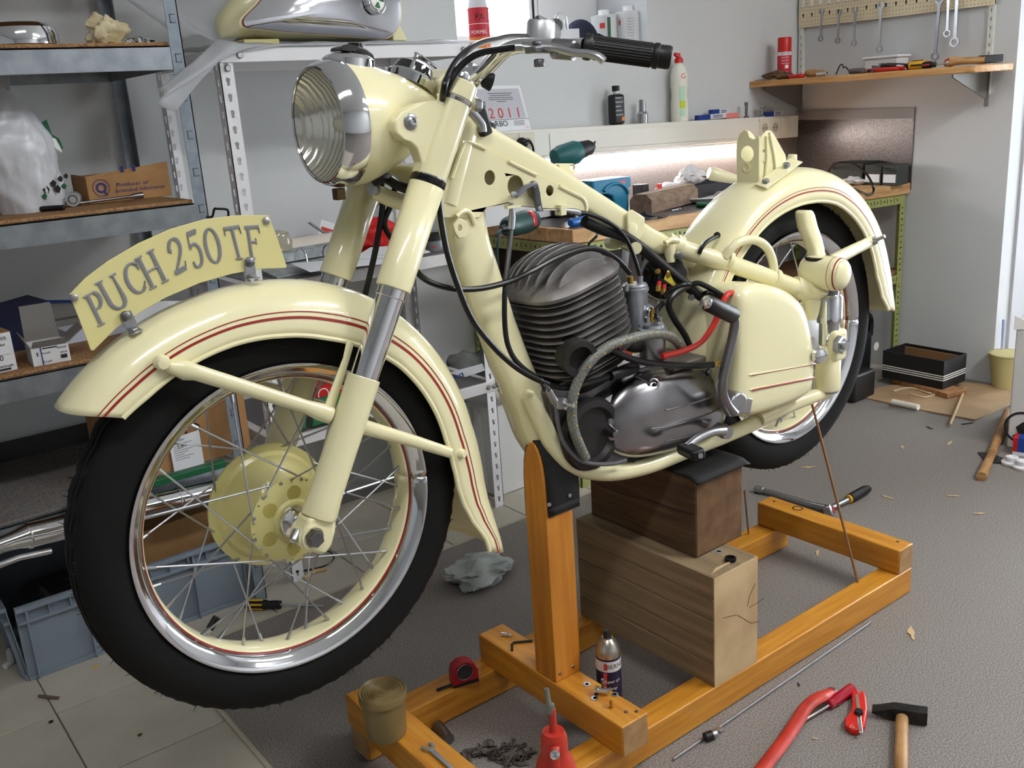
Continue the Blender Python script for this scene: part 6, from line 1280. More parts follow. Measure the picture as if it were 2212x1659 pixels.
# embossed serif letters along the arc: strokes in letter space (0..1 wide, 0..1 high)
def stroke_poly(m, pts, w0):     # ribbon with varying width: pts (u, v, w)
    L, R = [], []
    for i, (u, v, w) in enumerate(pts):
        a = pts[max(i-1, 0)]; b_ = pts[min(i+1, len(pts)-1)]; dx, dy = b_[0]-a[0], b_[1]-a[1]; q = hypot(dx, dy) or 1; nx, ny = -dy/q, dx/q
        L.append((u+nx*w/2, v+ny*w/2)); R.append((u-nx*w/2, v-ny*w/2))
    return L, R
def letter_strokes(ch):
    T, t = 0.17, 0.055
    def arc(cx, cy, rx, ry, a0, a1, wfun=None, n=14): return [(cx+rx*cos(radians(a0+(a1-a0)*i/n)), cy+ry*sin(radians(a0+(a1-a0)*i/n)), (wfun or (lambda q: t+(T-t)*abs(cos(radians(a0+(a1-a0)*q)))))(i/n)) for i in range(n+1)]
    ser = lambda x, y, w=0.34: [(x-w/2, y, t), (x+w/2, y, t)]
    st = lambda x, y0=0.0, y1=1.0, w=T: [(x, y0, w), (x, y1, w)]
    if ch == 'P': return [st(.2), ser(.2, 0.02), ser(.14, .98, .26), [(.2, .98, t), (.4, .98, t)]+arc(.40, .74, .24, .24, 90, -90)+[(.2, .5, t)]]
    if ch == 'U': return [st(.18, .28), ser(.18, .98), ser(.82, .98, .3), [(.18, .3, T)]+arc(.48, .3, .30, .28, 180, 360)+[(.80, .98, t*1.2)]]
    if ch == 'C': return [arc(.5, .5, .38, .48, 50, 310), [(.76, .70, T*.6), (.80, .98, t)], [(.74, .14, t), (.82, .28, t)]]
    if ch == 'H': return [st(.2), st(.8), ser(.2, .02), ser(.2, .98), ser(.8, .02), ser(.8, .98), [(.2, .5, t), (.8, .5, t)]]
    if ch == '2': return [arc(.45, .72, .30, .26, 190, -20)+[(.66, .50, T*.8), (.42, .26, t*1.6), (.18, .05, t*1.4)], [(.14, .06, T*.8), (.78, .08, T*.8)], [(.76, .06, t), (.82, .26, t)], [(.18, .72, T*.7), (.24, .66, T*.7)]]
    if ch == '5': return [[(.26, .95, T*.8), (.76, .95, T*.8)], [(.76, .9, t), (.80, 1.0, t)], [(.27, .95, t*1.2), (.22, .56, t*1.2)], [(.22, .56, t)]+arc(.44, .34, .32, .32, 130, -130), [(.2, .12, T*.7), (.27, .16, T*.7)]]
    if ch == '0': return [arc(.5, .5, .34, .48, 0, 360, n=28)]
    if ch == 'T': return [st(.5), ser(.5, .02, .38), [(.06, .96, T*.6), (.94, .96, T*.6)], [(.08, .98, t), (.04, .76, t)], [(.92, .98, t), (.96, .76, t)]]
    if ch == 'F': return [st(.24), ser(.24, .02, .38), [(.08, .96, T*.6), (.88, .96, T*.6)], [(.86, .98, t), (.90, .76, t)], [(.24, .52, t*1.2), (.62, .52, t*1.2)], [(.62, .62, t), (.62, .42, t)]]
def plate_letter(ch, bl, br, tl, tr_):
    bl, br, tl, tr_ = (on_plate(*p) for p in (bl, br, tl, tr_))
    f = lambda u, v, d: (bl*(1-u)+br*u)*(1-v)+(tl*(1-u)+tr_*u)*v-Y*d
    m = MB()
    for k, s in enumerate(letter_strokes(ch)):
        L, R = stroke_poly(m, s, 0); d = 0.0021+0.00003*k
        mid = [((a[0]+b_[0])/2, (a[1]+b_[1])/2) for a, b_ in zip(L, R)]
        rows = [[f(a[0], a[1], -0.0002), f(a[0], a[1], d*0.7), f(c[0], c[1], d), f(b_[0], b_[1], d*0.7), f(b_[0], b_[1], -0.0002)] for a, c, b_ in zip(L, mid, R)]
        m.grid(rows, False, False)
        for r in (rows[0], rows[-1][::-1]): m.add(r, [(0, 1, 2, 3, 4)])
    m.build('letter', [mat('silver_letter_paint', (134, 134, 140), 0.45, 0.2)], pl_, angle=30)
plate_letter('P', (211, 706), (252, 684), (178, 642), (224, 616))
plate_letter('U', (238, 676), (289, 654), (204, 613), (250, 588))
plate_letter('C', (284, 643), (328, 620), (256, 581), (302, 556))
plate_letter('H', (322, 627), (366, 604), (289, 560), (332, 536))
plate_letter('2', (374, 597), (412, 579), (354, 523), (392, 505))
plate_letter('5', (414, 583), (450, 570), (394, 507), (428, 492))
plate_letter('0', (446, 573), (488, 562), (430, 497), (470, 488))
plate_letter('T', (500, 562), (534, 558), (480, 492), (518, 486))
plate_letter('F', (536, 560), (571, 557), (525, 489), (562, 486))
for x, y in ((159, 643), (574, 477)):
    p = on_plate(x, y); MB().lathe([(0.0058, 0), (0.0052, 0.003), (0.0028, 0.0042), (0, 0.0042)], p-Y*0.0005, -Y, 16).build('corner_screw', [ZINC], pl_)
for (xa, ya), (xb_, yb_), (xc, yc2), sgn in (((270, 683), (288, 712), (298, 720), 1), ((537, 566), (541, 598), (550, 606), 1)):
    top_, bot_ = on_plate(xa, ya-6)-Y*0.001, B(xb_, yb_+2, 0.012)
    d = (bot_-top_).normalized(); sd = d.cross(Y).normalized(); L = (bot_-top_).length; m = MB()
    m.box((top_+bot_)/2-Y*0.002, (0.017, 0.002, L+0.004), Matrix((sd, Y, -d)).transposed())
    m.box(bot_+(-Y)*0.008, (0.017, 0.020, 0.002), Matrix((sd, Y, -d)).transposed()); m.build('bracket', [ZINC], pl_, bevel=0.0008, seg=1)
    MB().lathe([(0.0078, 0), (0.0070, 0.004), (0.003, 0.006), (0, 0.006)], on_plate(xa, ya)-Y*0.003, -Y, 16).build('bracket_screw', [STEEL], pl_)
    MB().hexnut(bot_-Y*0.010, -d, 0.0058, 0.005).build('bracket_nut', [ZINC], pl_)

# ---- frame
fr = part('frame', moto, B(1250, 450, 0))
def ptube(name, pts, r, mm=CREAM, parent=fr, n=16, sp=5, flat=None, cap=True):    # pts: (px, py, o)
    P = [B(*p) for p in pts]; rs = r
    if sp:
        N = len(P); Q = spline(P, sp)
        if isinstance(r, (list, tuple)): rs = [r[min(i//sp, N-1)]+(r[min(i//sp+1, N-1)]-r[min(i//sp, N-1)])*((i % sp)/sp) for i in range(len(Q))]
        P = Q
    return MB().tube(P, rs, n, cap, flat=flat).build(name, [mm], parent)
# steering head
ptube('steering_head', [(1008, 232, 0.0), (990, 300, 0.0), (965, 400, 0.0), (955, 440, 0.0)], 0.030, sp=0, n=24)
# pressed backbone: rounded channel running from the head to the seat lug
def loft(name, secs, mm, parent, q=0.55, n=24, bevel=0):      # secs: (top px, bottom px, half width, o)
    rings = []
    for (tx_, ty_), (bx_, by_), hw_, o in secs:
        t_, b_ = B(tx_, ty_, o), B(bx_, by_, o); c = (t_+b_)/2; h = (t_-b_)/2
        ring = []
        for k in range(n):
            a = 2*pi*k/n; ca, sa = cos(a), sin(a)
            ring.append(c-Y*hw_*abs(ca)**q*(1 if ca > 0 else -1)+h*abs(sa)**q*(1 if sa > 0 else -1))
        rings.append(ring)
    return MB().grid(rings, True, True).build(name, [mm], parent, angle=60)
loft('backbone', [((1022, 255), (972, 330), 0.022, 0), ((1040, 265), (1000, 340), 0.022, 0), ((1120, 312), (1090, 365), 0.021, 0), ((1200, 360), (1175, 408), 0.021, 0), ((1300, 424), (1278, 470), 0.0205, 0), ((1400, 490), (1375, 533), 0.020, 0), ((1470, 528), (1448, 566), 0.019, 0), ((1520, 556), (1500, 590), 0.018, 0)], CREAM, fr)
# gusset plate with its round holes, welded under the backbone
gus = [(985, 320), (1002, 306), (1040, 318), (1100, 350), (1180, 388), (1255, 424), (1268, 440), (1268, 462), (1200, 452), (1092, 442), (1052, 448), (1036, 470), (950, 470), (945, 440), (965, 390)]
og = 0.0265
def to2(pts, o): return trace(pts, o)
holes = [[(lambda p: (p.x, p.z))(B(cx_+rx*cos(2*pi*k/20), cy_+ry*sin(2*pi*k/20), og)) for k in range(20)] for cx_, cy_, rx, ry in ((1058, 384, 11.5, 16), (1114, 402, 17, 23), (1152, 410, 13, 19), (1188, 412, 8, 11.5))]
holes = [h[::-1] if sum(h[i][0]*h[(i+1) % 20][1]-h[(i+1) % 20][0]*h[i][1] for i in range(20)) < 0 else h for h in holes]
for sgn in (1, -1):
    y0 = YC-og*sgn
    MB().prism(to2(gus, og), V((0, y0, 0)), X, Z, -0.003*sgn, 0, holes if sgn > 0 else ()).build('gusset_plate', [CREAM], fr, bevel=0.0012, seg=2)
MB().grid([[V((u, YC-og, v)) for u, v in to2(gus, og)], [V((u, YC+og, v)) for u, v in to2(gus, og)]], True, False).build('gusset_edge', [CREAM], fr)
# weld beads along the gusset
for seg in ([(998, 308), (1010, 306), (1030, 313), (1048, 322)], [(1098, 348), (1125, 362), (1158, 378)], [(1208, 402), (1235, 416), (1258, 428), (1266, 444), (1266, 460)]):
    ptube('weld_bead', [(x, y, 0.0275) for x, y in seg], 0.0034, n=8)
for x, y in ((1005, 312), (1004, 330), (998, 350)): pass
ptube('weld_bead', [(1003, 308, 0.028), (988, 345, 0.03), (975, 385, 0.03)], 0.004, n=8)
# down tube: deep oval section
loft('down_tube', [((1035, 440), (945, 440), 0.024, 0), ((1052, 520), (952, 500), 0.024, 0), ((1078, 600), (985, 590), 0.024, 0), ((1103, 680), (1025, 690), 0.024, 0), ((1130, 755), (1060, 785), 0.026, 0), ((1160, 830), (1098, 870), 0.030, 0), ((1185, 890), (1125, 945), 0.034, 0), ((1206, 940), (1150, 985), 0.032, 0)], CREAM, fr, q=0.7)
# engine mounting ear on the down tube
m = MB(); m.prism(to2([(972, 485), (985, 470), (1003, 478), (1006, 494), (1000, 512), (985, 515), (975, 500)], 0.03), V((0, YC-0.034, 0)), X, Z, 0.006, 0, [[(lambda p: (p.x, p.z))(B(986+4.5*cos(a), 492+7*sin(a), 0.03)) for a in [2*pi*k/12 for k in range(12)]]]); m.build('mount_ear', [CREAM], fr, bevel=0.0015)
ptube('weld_bead', [(985, 468, 0.033), (1000, 456, 0.03), (1015, 460, 0.028), (1025, 485, 0.026)], 0.0045, n=8)
# cradle rails
ptube('cradle_rail', [(1140, 852, 0.034), (1150, 870, 0.038), (1172, 915, 0.042), (1195, 962, 0.046), (1225, 997, 0.050), (1270, 1016, 0.055), (1330, 1020, 0.062), (1400, 1006, 0.07), (1480, 975, 0.08), (1580, 935, 0.09), (1665, 898, 0.10)], [0.0125, 0.0165, 0.0175, 0.0185, 0.0185, 0.018, 0.0175, 0.017, 0.017, 0.017, 0.017], n=20, sp=6)
P = [B(1140, 852, 0.034), B(1172, 915, 0.042), B(1195, 962, 0.046), B(1225, 997, 0.050), B(1270, 1016, 0.055), B(1330, 1020, 0.062), B(1480, 975, 0.08), B(1665, 898, 0.10)]
MB().tube(spline([V((p.x, 2*YC-p.y, p.z)) for p in P], 6), 0.0172, 18).build('cradle_rail', [CREAM], fr)
ptube('weld_bead', [(1133, 858, 0.045), (1140, 848, 0.05), (1150, 850, 0.052)], 0.006, n=8)
# seat tubes: near one bends outward to the plunger lug, the far one mirrors it
st = [(1440, 520, 0.012), (1475, 538, 0.028), (1530, 556, 0.055), (1600, 578, 0.078), (1680, 606, 0.098), (1738, 628, 0.112)]
ptube('seat_tube', st, [0.019, 0.0195, 0.0195, 0.0188, 0.018, 0.019], n=20)
MB().tube(spline([V((p.x, 2*YC-p.y, p.z)) for p in [B(*q) for q in st]], 5), 0.0185, 16).build('seat_tube', [CREAM], fr)
ptube('weld_collar', [(1566, 560, 0.0685), (1574, 563, 0.071)], 0.0225, sp=0, n=20); ptube('weld_collar', [(1668, 598, 0.0955), (1676, 601, 0.0965)], 0.0205, sp=0, n=20); ptube('weld_collar', [(1456, 527, 0.018), (1470, 533, 0.024)], 0.0225, sp=0, n=20)
ptube('lifting_handle', [(1565, 556, 0.076), (1582, 533, 0.085), (1605, 520, 0.09), (1632, 519, 0.093), (1655, 533, 0.095), (1668, 560, 0.096), (1672, 588, 0.097), (1669, 604, 0.098)], 0.0098, n=14)
# lugs hanging from the backbone
m = MB(); hp_ = to2([(1352, 460), (1362, 452), (1380, 463), (1390, 470), (1388, 500), (1378, 520), (1374, 545), (1358, 548), (1352, 530)], 0.024); m.prism(hp_, V((0, YC-0.024, 0)), X, Z, 0.005); m.build('tank_lug', [CREAM], fr, bevel=0.002)
MB().lathe([(0.0125, 0), (0.0125, 0.002), (0.011, 0.0025), (0, 0.0025)], B(1366, 495, 0.029), -Y, 20).build('lug_boss', [CREAM], fr)
ptube('lug_pin', [(1350, 527, -0.03), (1374, 536, 0.045)], 0.012, sp=0); ptube('lug_pin', [(1318, 524, -0.05), (1330, 524, -0.02)], 0.013, sp=0)
m = MB(); m.box(B(1345, 512, -0.03), (0.055, 0.02, 0.035), Matrix.Rotation(0.5, 3, 'Y')); m.build('tank_lug', [CREAM], fr, bevel=0.004)
ptube('coil_stud', [(1446, 528, 0.03), (1448, 565, 0.03)], 0.0115, sp=0, n=16); ptube('weld_bead', [(1436, 525, 0.036), (1448, 518, 0.036), (1460, 519, 0.034), (1470, 521, 0.03)], 0.0055, n=8)
m = MB(); eb_ = to2([(1196, 362), (1203, 353), (1240, 353), (1246, 358), (1244, 374), (1238, 380), (1222, 382), (1205, 372)], 0.0); m.prism(eb_, V((0, YC+0.002, 0)), X, Z, -0.005, 0, [[(lambda p: (p.x, p.z))(B(cx_+5*cos(a), 362+6*sin(a), 0)) for a in [2*pi*k/10 for k in range(10)]] for cx_ in (1206, 1238)]); m.build('seat_bracket', [CREAM], fr, bevel=0.0015)
# bell crank with its two arms, cable stops
bc_ = B(1153, 398, 0.036)
ptube('bell_crank', [(1111, 424, 0.038), (1124, 412, 0.038), (1140, 402, 0.038), (1153, 398, 0.038)], 0.0105, mat('grey_cadmium', (132, 134, 150), 0.42, 0.5), n=12, sp=3, flat=(1, 0.35)); ptube('bell_crank', [(1153, 398, 0.036), (1158, 415, 0.036), (1160, 430, 0.036), (1163, 445, 0.036), (1166, 455, 0.036)], 0.0105, mat('grey_cadmium', (132, 134, 150), 0.42, 0.5), n=12, sp=3, flat=(1, 0.35))
for x, y in ((1153, 398), (1109, 420), (1165, 450)): MB().lathe([(0.006, 0), (0.0055, 0.004), (0, 0.005)], B(x, y, 0.041), -Y, 12).build('pivot_pin', [ZINC], fr)
ptube('cable_stop', [(1106, 438, 0.03), (1106, 470, 0.03), (1104, 495, 0.03)], [0.004, 0.0068, 0.0062], ZINC, sp=0, n=10)
m = MB(); m.box(B(1107, 446, 0.03), (0.03, 0.012, 0.005)); m.build('stop_tab', [CREAM], fr); m = MB(); m.box(B(1211, 453, 0.03), (0.014, 0.018, 0.020)); m.build('stop_block', [CREAM], fr, bevel=0.001)
ptube('cable_stop', [(1205, 454, 0.032), (1222, 454, 0.032), (1238, 457, 0.032), (1252, 460, 0.032)], [0.0035, 0.0045, 0.0068, 0.006], ZINC, sp=0, n=10)
ptube('brake_wire', [(1165, 453, 0.034), (1205, 454, 0.032)], 0.0011, ZINC, sp=0, n=6)

# ---- rear springing and tail parts
rs_ = part('rear_suspension', moto, CR+V((0, 0, 0.1)))
# cast lug below the barrel, barrel cap with domed end
ptube('plunger_lug', [(1715, 615, 0.105), (1748, 628, 0.118), (1768, 615, 0.135)], [0.020, 0.027, 0.03], CREAM, rs_, n=18, sp=3); ptube('plunger_lug', [(1748, 630, 0.118), (1754, 655, 0.12), (1752, 690, 0.12)], [0.026, 0.020, 0.012], CREAM, rs_, n=16, sp=3)
bcn = B(1788, 590, 0.150); br = 0.0375
d_out = V((0.10, -1, -0.02)).normalized()
MB().lathe([(0.012, -0.058), (br*0.80, -0.056), (br*0.93, -0.050), (br, -0.036), (br*1.02, -0.008), (br, 0.020), (br*0.97, 0.029), (br*0.84, 0.034)], bcn, d_out, 40, ref=Z).build('barrel_cap', [CREAM], rs_)
MB().lathe([(br*0.982, 0.0286), (br*0.968, 0.0308)], bcn, d_out, 40).build('red_ring', [RED], rs_); MB().lathe([(br*1.012, 0.0156), (br*1.010, 0.0168)], bcn, d_out, 40).build('red_ring', [RED], rs_)
MB().lathe([(br*0.86, 0.031), (br*0.85, 0.037), (br*0.72, 0.042), (br*0.45, 0.046), (0, 0.047)], bcn, d_out, 36).build('end_dome', [CREAM], rs_)
MB().lathe([(br*1.03, -0.055), (br*1.03, -0.02)], bcn-Z*0.004, d_out, 40, a0=radians(120), a1=radians(240), ref=Z).build('cap_gasket', [RUBBER], rs_)
def plunger(side):
    f = lambda x, y, o: (lambda p: p if side > 0 else V((p.x, 2*YC-p.y, p.z)))(B(x, y, o))
    t0, t1, t2, t3, t4 = f(1793, 612, 0.135), f(1793, 640, 0.135), f(1792, 695, 0.135), f(1791, 742, 0.135), f(1786, 840, 0.135)
    MB().tube([t0, t1], 0.020, 24).build('plunger_rod', [STEEL], rs_)
    MB().tube([t1+Z*0.006, t1, t2], [0.024, 0.0285, 0.0285], 28).build('upper_sleeve', [CHROME], rs_)
    MB().tube([t2, t3], 0.0235, 28).build('lower_sleeve', [CHROME], rs_)
    MB().tube([t3, t3*0.8+t4*0.2, t3*0.7+t4*0.3, t4+Z*0.006, t4], [0.022, 0.022, 0.028, 0.031, 0.029], 24).build('lower_socket', [CREAM], rs_)
    MB().tube([t4+Z*0.002, t4-Z*0.006], [0.028, 0.025], 24).build('socket_cup', [ZINC], rs_)
    m = MB(); m.box(f(1806, 745, 0.15), (0.05, 0.03, 0.075)); m.build('axle_lug', [CREAM], rs_, bevel=0.010, seg=3)
    m = MB(); a_ = f(1808, 744, 0.168); m.hexnut(a_, V((0.05, -side, 0)), 0.021, 0.016); m.lathe([(0.009, 0.01), (0.009, 0.026), (0, 0.026)], a_, V((0.05, -side, 0)), 16); m.build('axle_nut', [ZINC], rs_)
plunger(1); plunger(-1)
ptube('lower_arm', [(1640, 905, 0.105), (1720, 870, 0.12), (1786, 846, 0.135)], 0.016, CREAM, rs_)
ptube('pivot_bolt', [(1803, 835, 0.14), (1810, 833, 0.15)], 0.008, ZINC, rs_, sp=0)
# upright paddle cover
pa = [B(1748, 455, 0.12), B(1770, 470, 0.12), B(1745, 470, 0.12)]
MB().grid([[ (lambda c, u: c-Y*(0.016*(0.85+0.15*u))*(abs(cos(2*pi*k/20))**0.6)*(1 if cos(2*pi*k/20) > 0 else -1)+X*w_*(abs(sin(2*pi*k/20))**0.6)*(1 if sin(2*pi*k/20) > 0 else -1))(B(x, y, o), u) for k in range(20)] for (x, y, o, w_, u) in ((1736, 454, 0.09, 0.006, 0.2), (1736, 455, 0.09, 0.014, 0.5), (1737, 458, 0.09, 0.019, 0.8), (1739, 466, 0.09, 0.0225, 1), (1744, 489, 0.095, 0.024, 1), (1754, 514, 0.10, 0.0225, 1.05), (1761, 536, 0.108, 0.0185, 1.1), (1764, 552, 0.115, 0.0175, 1.2), (1766, 566, 0.12, 0.0185, 1.2))], True, True).build('upright_cover', [CREAM], rs_)
MB().lathe([(0.029, 0), (0.029, 0.006)], B(1767, 560, 0.125), Z, 24).build('cover_gasket', [RUBBER], rs_)
# stay arm with wing bolt
ptube('mudguard_stay', [(1795, 566, 0.13), (1830, 547, 0.11), (1880, 522, 0.088)], [0.0165, 0.0155, 0.0135], CREAM, rs_, sp=3, flat=(0.7, 1)); ptube('bolt_collar', [(1881, 523, 0.092), (1886, 521, 0.094), (1896, 517, 0.106)], [0.0085, 0.011, 0.008], ZINC, rs_, sp=0, n=12); ptube('wing_bolt', [(1894, 518, 0.104), (1911, 510, 0.124)], 0.0045, ZINC, rs_, sp=0, n=10)
# seat spring tower bolted on the rear mudguard
tw = part('saddle_tower', moto, B(1640, 370, 0))
ow_ = 0.045
fA = B(1598, 290, ow_), B(1672, 275, ow_)
fr_pts = [(1606, 283), (1612, 282), (1620, 294), (1632, 296), (1645, 290), (1656, 282), (1664, 282), (1668, 290), (1668, 410), (1660, 415), (1592, 405), (1592, 300)]
def front_face():
    # the channel's front wall faces forward: plane x = const through the tower
    xf = B(1630, 340, 0).x-0.015
    L = lambda x, y: (lambda p: p)(PX(x, y, xf))
    pts = [(1592, 412), (1590, 310), (1598, 286), (1608, 278), (1616, 281), (1622, 295), (1634, 300), (1648, 296), (1657, 282), (1664, 281), (1642+14, 330), (1640, 405)]
    return xf, L
xf, L = front_face()
q = [L(x, y) for x, y in ((1594, 404), (1592, 312), (1599, 288), (1610, 279), (1617, 284), (1621, 297), (1630, 301), (1640, 293), (1642, 302), (1640, 412))]
def hole_yz(x, y, r_, r2): c = L(x, y); return [(-(c.y)+r_*cos(2*pi*k/18), c.z+r2*sin(2*pi*k/18)) for k in range(18)]
m = MB(); m.prism([(-p.y, p.z) for p in q], V((xf, 0, 0)), -Y, Z, 0.003, 0, [hole_yz(1616, 332, 0.017, 0.017), hole_yz(1615, 361, 0.0075, 0.0085)]); m.build('front_wall', [CREAM], tw, bevel=0.001, seg=2)
c = L(1615, 361); MB().lathe([(0.0125, 0), (0.0125, 0.003), (0.009, 0.005), (0.0075, 0.003), (0.007, -0.004)], c-X*0.002, -X, 22).build('eyelet', [CREAM], tw)
yn = q[-1].y
sidep = [(1641, 412), (1641, 300), (1656, 282), (1664, 281), (1672, 290), (1697, 335), (1703, 372), (1662, 404)]
m = MB(); m.prism([(PY(x, y, yn).x, PY(x, y, yn).z) for x, y in sidep], V((0, yn, 0)), X, Z, -0.003, 0, [[(PY(x, y, yn).x+0.004*cos(a), PY(x, y, yn).z+0.004*sin(a)) for a in [2*pi*k/10 for k in range(10)]] for x, y in ((1650, 327), (1649, 352), (1662, 290))]); m.build('side_wall', [CREAM], tw, bevel=0.001, seg=2)
yf_ = q[0].y
m = MB(); m.prism([(PY(x, y, yn).x, PY(x, y, yn).z) for x, y in sidep], V((0, yf_, 0)), X, Z, 0.003); m.build('side_wall', [CREAM], tw, bevel=0.001, seg=2)
MB().tube([PY(1664, 292, yn-0.003), PY(1672, 330, yn-0.003), PY(1678, 380, yn-0.003)], 0.0028, 8).build('pressed_rib', [CREAM], tw); MB().tube([PY(1656, 294, yn-0.003), PY(1657, 340, yn-0.003), PY(1652, 398, yn-0.003)], 0.0028, 8).build('pressed_rib', [CREAM], tw)
p0, p1 = PY(1645, 406, yn-0.014), PY(1704, 362, yn-0.014); d = (p1-p0).normalized(); sl_ = d.cross(Y).normalized()
m = MB(); m.box((p0+p1)/2+d*0.002+V((0, -0.008, 0.009)), ((p1-p0).length+0.03, 0.034, 0.003), Matrix((d, V((0, 1, 0.25)).normalized(), d.cross(V((0, 1, 0.25)).normalized()))).transposed()); m.build('foot_flange', [CREAM], tw, bevel=0.0012, seg=2)
for x, y in ((1654, 404), (1698, 369)):
    c = PY(x, y, yn-0.022)+Z*0.008; MB().hexnut(c, V((-0.25, -0.25, 1)), 0.0085, 0.009).build('flange_bolt', [ZINC], tw)
p0, p1 = PY(1594, 406, yf_+0.01), PY(1610, 396, yf_+0.01); 
m = MB(); m.box((p0+p1)/2, (0.05, 0.02, 0.003), Matrix.Rotation(-0.7, 3, 'Y')); m.build('foot_flange', [CREAM], tw)
m = MB(); m.lathe([(0.012, -0.004), (0.010, 0.012), (0, 0.013)], B(1711, 345, -0.02), V((0.2, 0, 1)), 14); m.build('guard_lug', [CREAM], tw)
m = MB(); m.lathe([(0.0075, 0), (0.006, 0.003), (0.004, 0.0035), (0, 0.001)], B(1549, 508, 0.05), V((-0.7, -0.5, 0.5)), 14); m.build('grommet', [RUBBER], tw)
MB().tube(spline([B(1549, 510, 0.052), B(1530, 520, 0.06), B(1518, 532, 0.065), B(1510, 548, 0.06)], 5), 0.0045, 8).build('loom_end', [CABLE], tw)

# ---- tool box cover (bulged side panel) and the centre panel ahead of it
tb = part('tool_box', moto, B(1680, 760, 0.12))
outl = [(1602, 662), (1607, 634), (1625, 618), (1652, 614), (1690, 620), (1728, 640), (1748, 668), (1758, 700), (1766, 750), (1769, 800), (1764, 840), (1748, 860), (1700, 882), (1650, 898), (1622, 904), (1604, 896), (1597, 860), (1597, 760)]
of, ob = 0.165, 0.070
P = spline([V((p[0], 0, p[1])) for p in trace(outl, of)], 4, True); cpt = sum(P, V())/len(P)
rings = []
for dpt, sc_ in ((0, 0.10), (0, 0.45), (0.0015, 0.75), (0.004, 0.88), (0.009, 0.95), (0.018, 0.99), (0.030, 1.0), (0.060, 1.0), (0.085, 0.985), (0.105, 0.97)):
    rings.append([V(((cpt+(p-cpt)*sc_).x, YC-of+dpt, (cpt+(p-cpt)*sc_).z)) for p in P])
MB().grid(rings, True, True).build('cover', [CREAM], tb, angle=70)
for (xa, ya, xb_, yb_), r_ in (((1617, 810, 1762, 785), 0.0026), ((1619, 842, 1758, 815), 0.0026)):
    a, b_ = B(xa, ya, of-0.0012), B(xb_, yb_, of-0.0035); MB().tube([a, a*0.97+b_*0.03, b_*0.97+a*0.03, b_], [0.0012, r_*1.3, r_*1.3, 0.0012], 8, flat=(1, 0.8)).build('pressed_rib', [CREAM], tb)
    a, b_ = a-Y*0.0024, b_-Y*0.0024; a.z -= 0.0008; b_.z -= 0.0008; MB().tube([a*0.97+b_*0.03, b_*0.98+a*0.02], 0.0012 if ya < 820 else 0.0022, 6).build('red_line', [RED], tb)
kb = B(1762, 766, of-0.005); MB().lathe([(0.011, -0.012), (0.011, 0.004), (0.0185, 0.008), (0.0195, 0.014), (0.016, 0.020), (0.008, 0.023), (0, 0.0235)], kb, V((-0.35, -1, 0.1)), 22).build('knob', [CHROME], tb)
MB().lathe([(0.0095, -0.004), (0.0095, 0.004), (0.006, 0.008), (0, 0.008)], B(1779, 762, of-0.012), V((0.2, -1, 0.1)), 16).build('hinge_pin', [CREAM], tb)
# inner panel: wide curved shell behind the engine
rings = []
for (xl_, xr_, y, o0, o1) in ((1500, 1590, 618, 0.03, 0.050), (1500, 1592, 630, 0.04, 0.070), (1490, 1594, 670, 0.05, 0.085), (1485, 1596, 720, 0.055, 0.09), (1495, 1598, 790, 0.06, 0.095), (1515, 1600, 850, 0.06, 0.098), (1545, 1612, 905, 0.06, 0.095)):
    a, b_ = B(xl_, y, o0), B(xr_, y, o1); c = V((b_.x, YC, b_.z)); hw_ = o1
    ring = []
    xf_ = B((xl_+xr_)/2-20, y, 0.04).x
    for k in range(28):
        t = 2*pi*k/28; ca, sa = cos(t), sin(t); ring.append(V((xf_+0.10+0.085*(-abs(ca)**0.35*(1 if ca > 0 else -1)), YC-hw_*abs(sa)**0.5*(1 if sa > 0 else -1), b_.z)))
    rings.append(ring)
MB().grid(rings, True, True).build('inner_panel', [CREAM], tb, angle=60)
MB().lathe([(0.007, 0), (0.006, 0.004), (0, 0.004)], B(1493, 643, 0.10), V((-0.6, -0.8, 0)), 12).build('panel_bolt', [ZINC], tb)
MB().lathe([(0.0085, 0), (0.0075, 0.004), (0.004, 0.004), (0.003, 0)], B(1594, 636, 0.125), V((-0.8, -0.6, 0.2)), 14).build('grommet', [RUBBER], tb); MB().lathe([(0.0085, 0), (0.0075, 0.004), (0.004, 0.004), (0.003, 0)], B(1588, 660, 0.125), V((-0.8, -0.6, 0.2)), 14).build('grommet', [RUBBER], tb)

# ---- engine
en = part('engine', moto, B(1330, 880, 0.0))
tilt_ = radians(13)
CA = V((-sin(tilt_), 0, cos(tilt_))); CU = V((cos(tilt_), 0, sin(tilt_)))        # cylinder axis and fore-aft direction
Cc = B(1228, 690, 0.0)
def cyl(u, o, h): return Cc+CU*u-Y*o+CA*h
def rr_ring(a, b_, h, q=0.62, n=48, du=0.0): return [cyl(a*abs(cos(2*pi*k/n))**q*(1 if cos(2*pi*k/n) > 0 else -1)+du, b_*abs(sin(2*pi*k/n))**q*(1 if sin(2*pi*k/n) > 0 else -1), h) for k in range(n)]
hs0 = -0.098; pitch_ = 0.0140
core = MB().grid([rr_ring(0.066, 0.062, hs0-0.03), rr_ring(0.066, 0.062, 0.075)], True, True); core.build('cylinder_core', [mat('fin_gap_shade', (22, 20, 20), 0.8)], en)  # core coloured black as the shade in the gaps between fins
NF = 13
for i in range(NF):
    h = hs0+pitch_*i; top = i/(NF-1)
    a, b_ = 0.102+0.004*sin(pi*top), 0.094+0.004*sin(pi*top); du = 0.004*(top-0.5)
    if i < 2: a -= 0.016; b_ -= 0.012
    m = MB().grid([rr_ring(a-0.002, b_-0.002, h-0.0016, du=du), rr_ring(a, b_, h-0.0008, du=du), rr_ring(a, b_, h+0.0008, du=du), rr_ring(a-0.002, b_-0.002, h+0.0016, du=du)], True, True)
    m.build('cylinder_fin', [FIN], en)
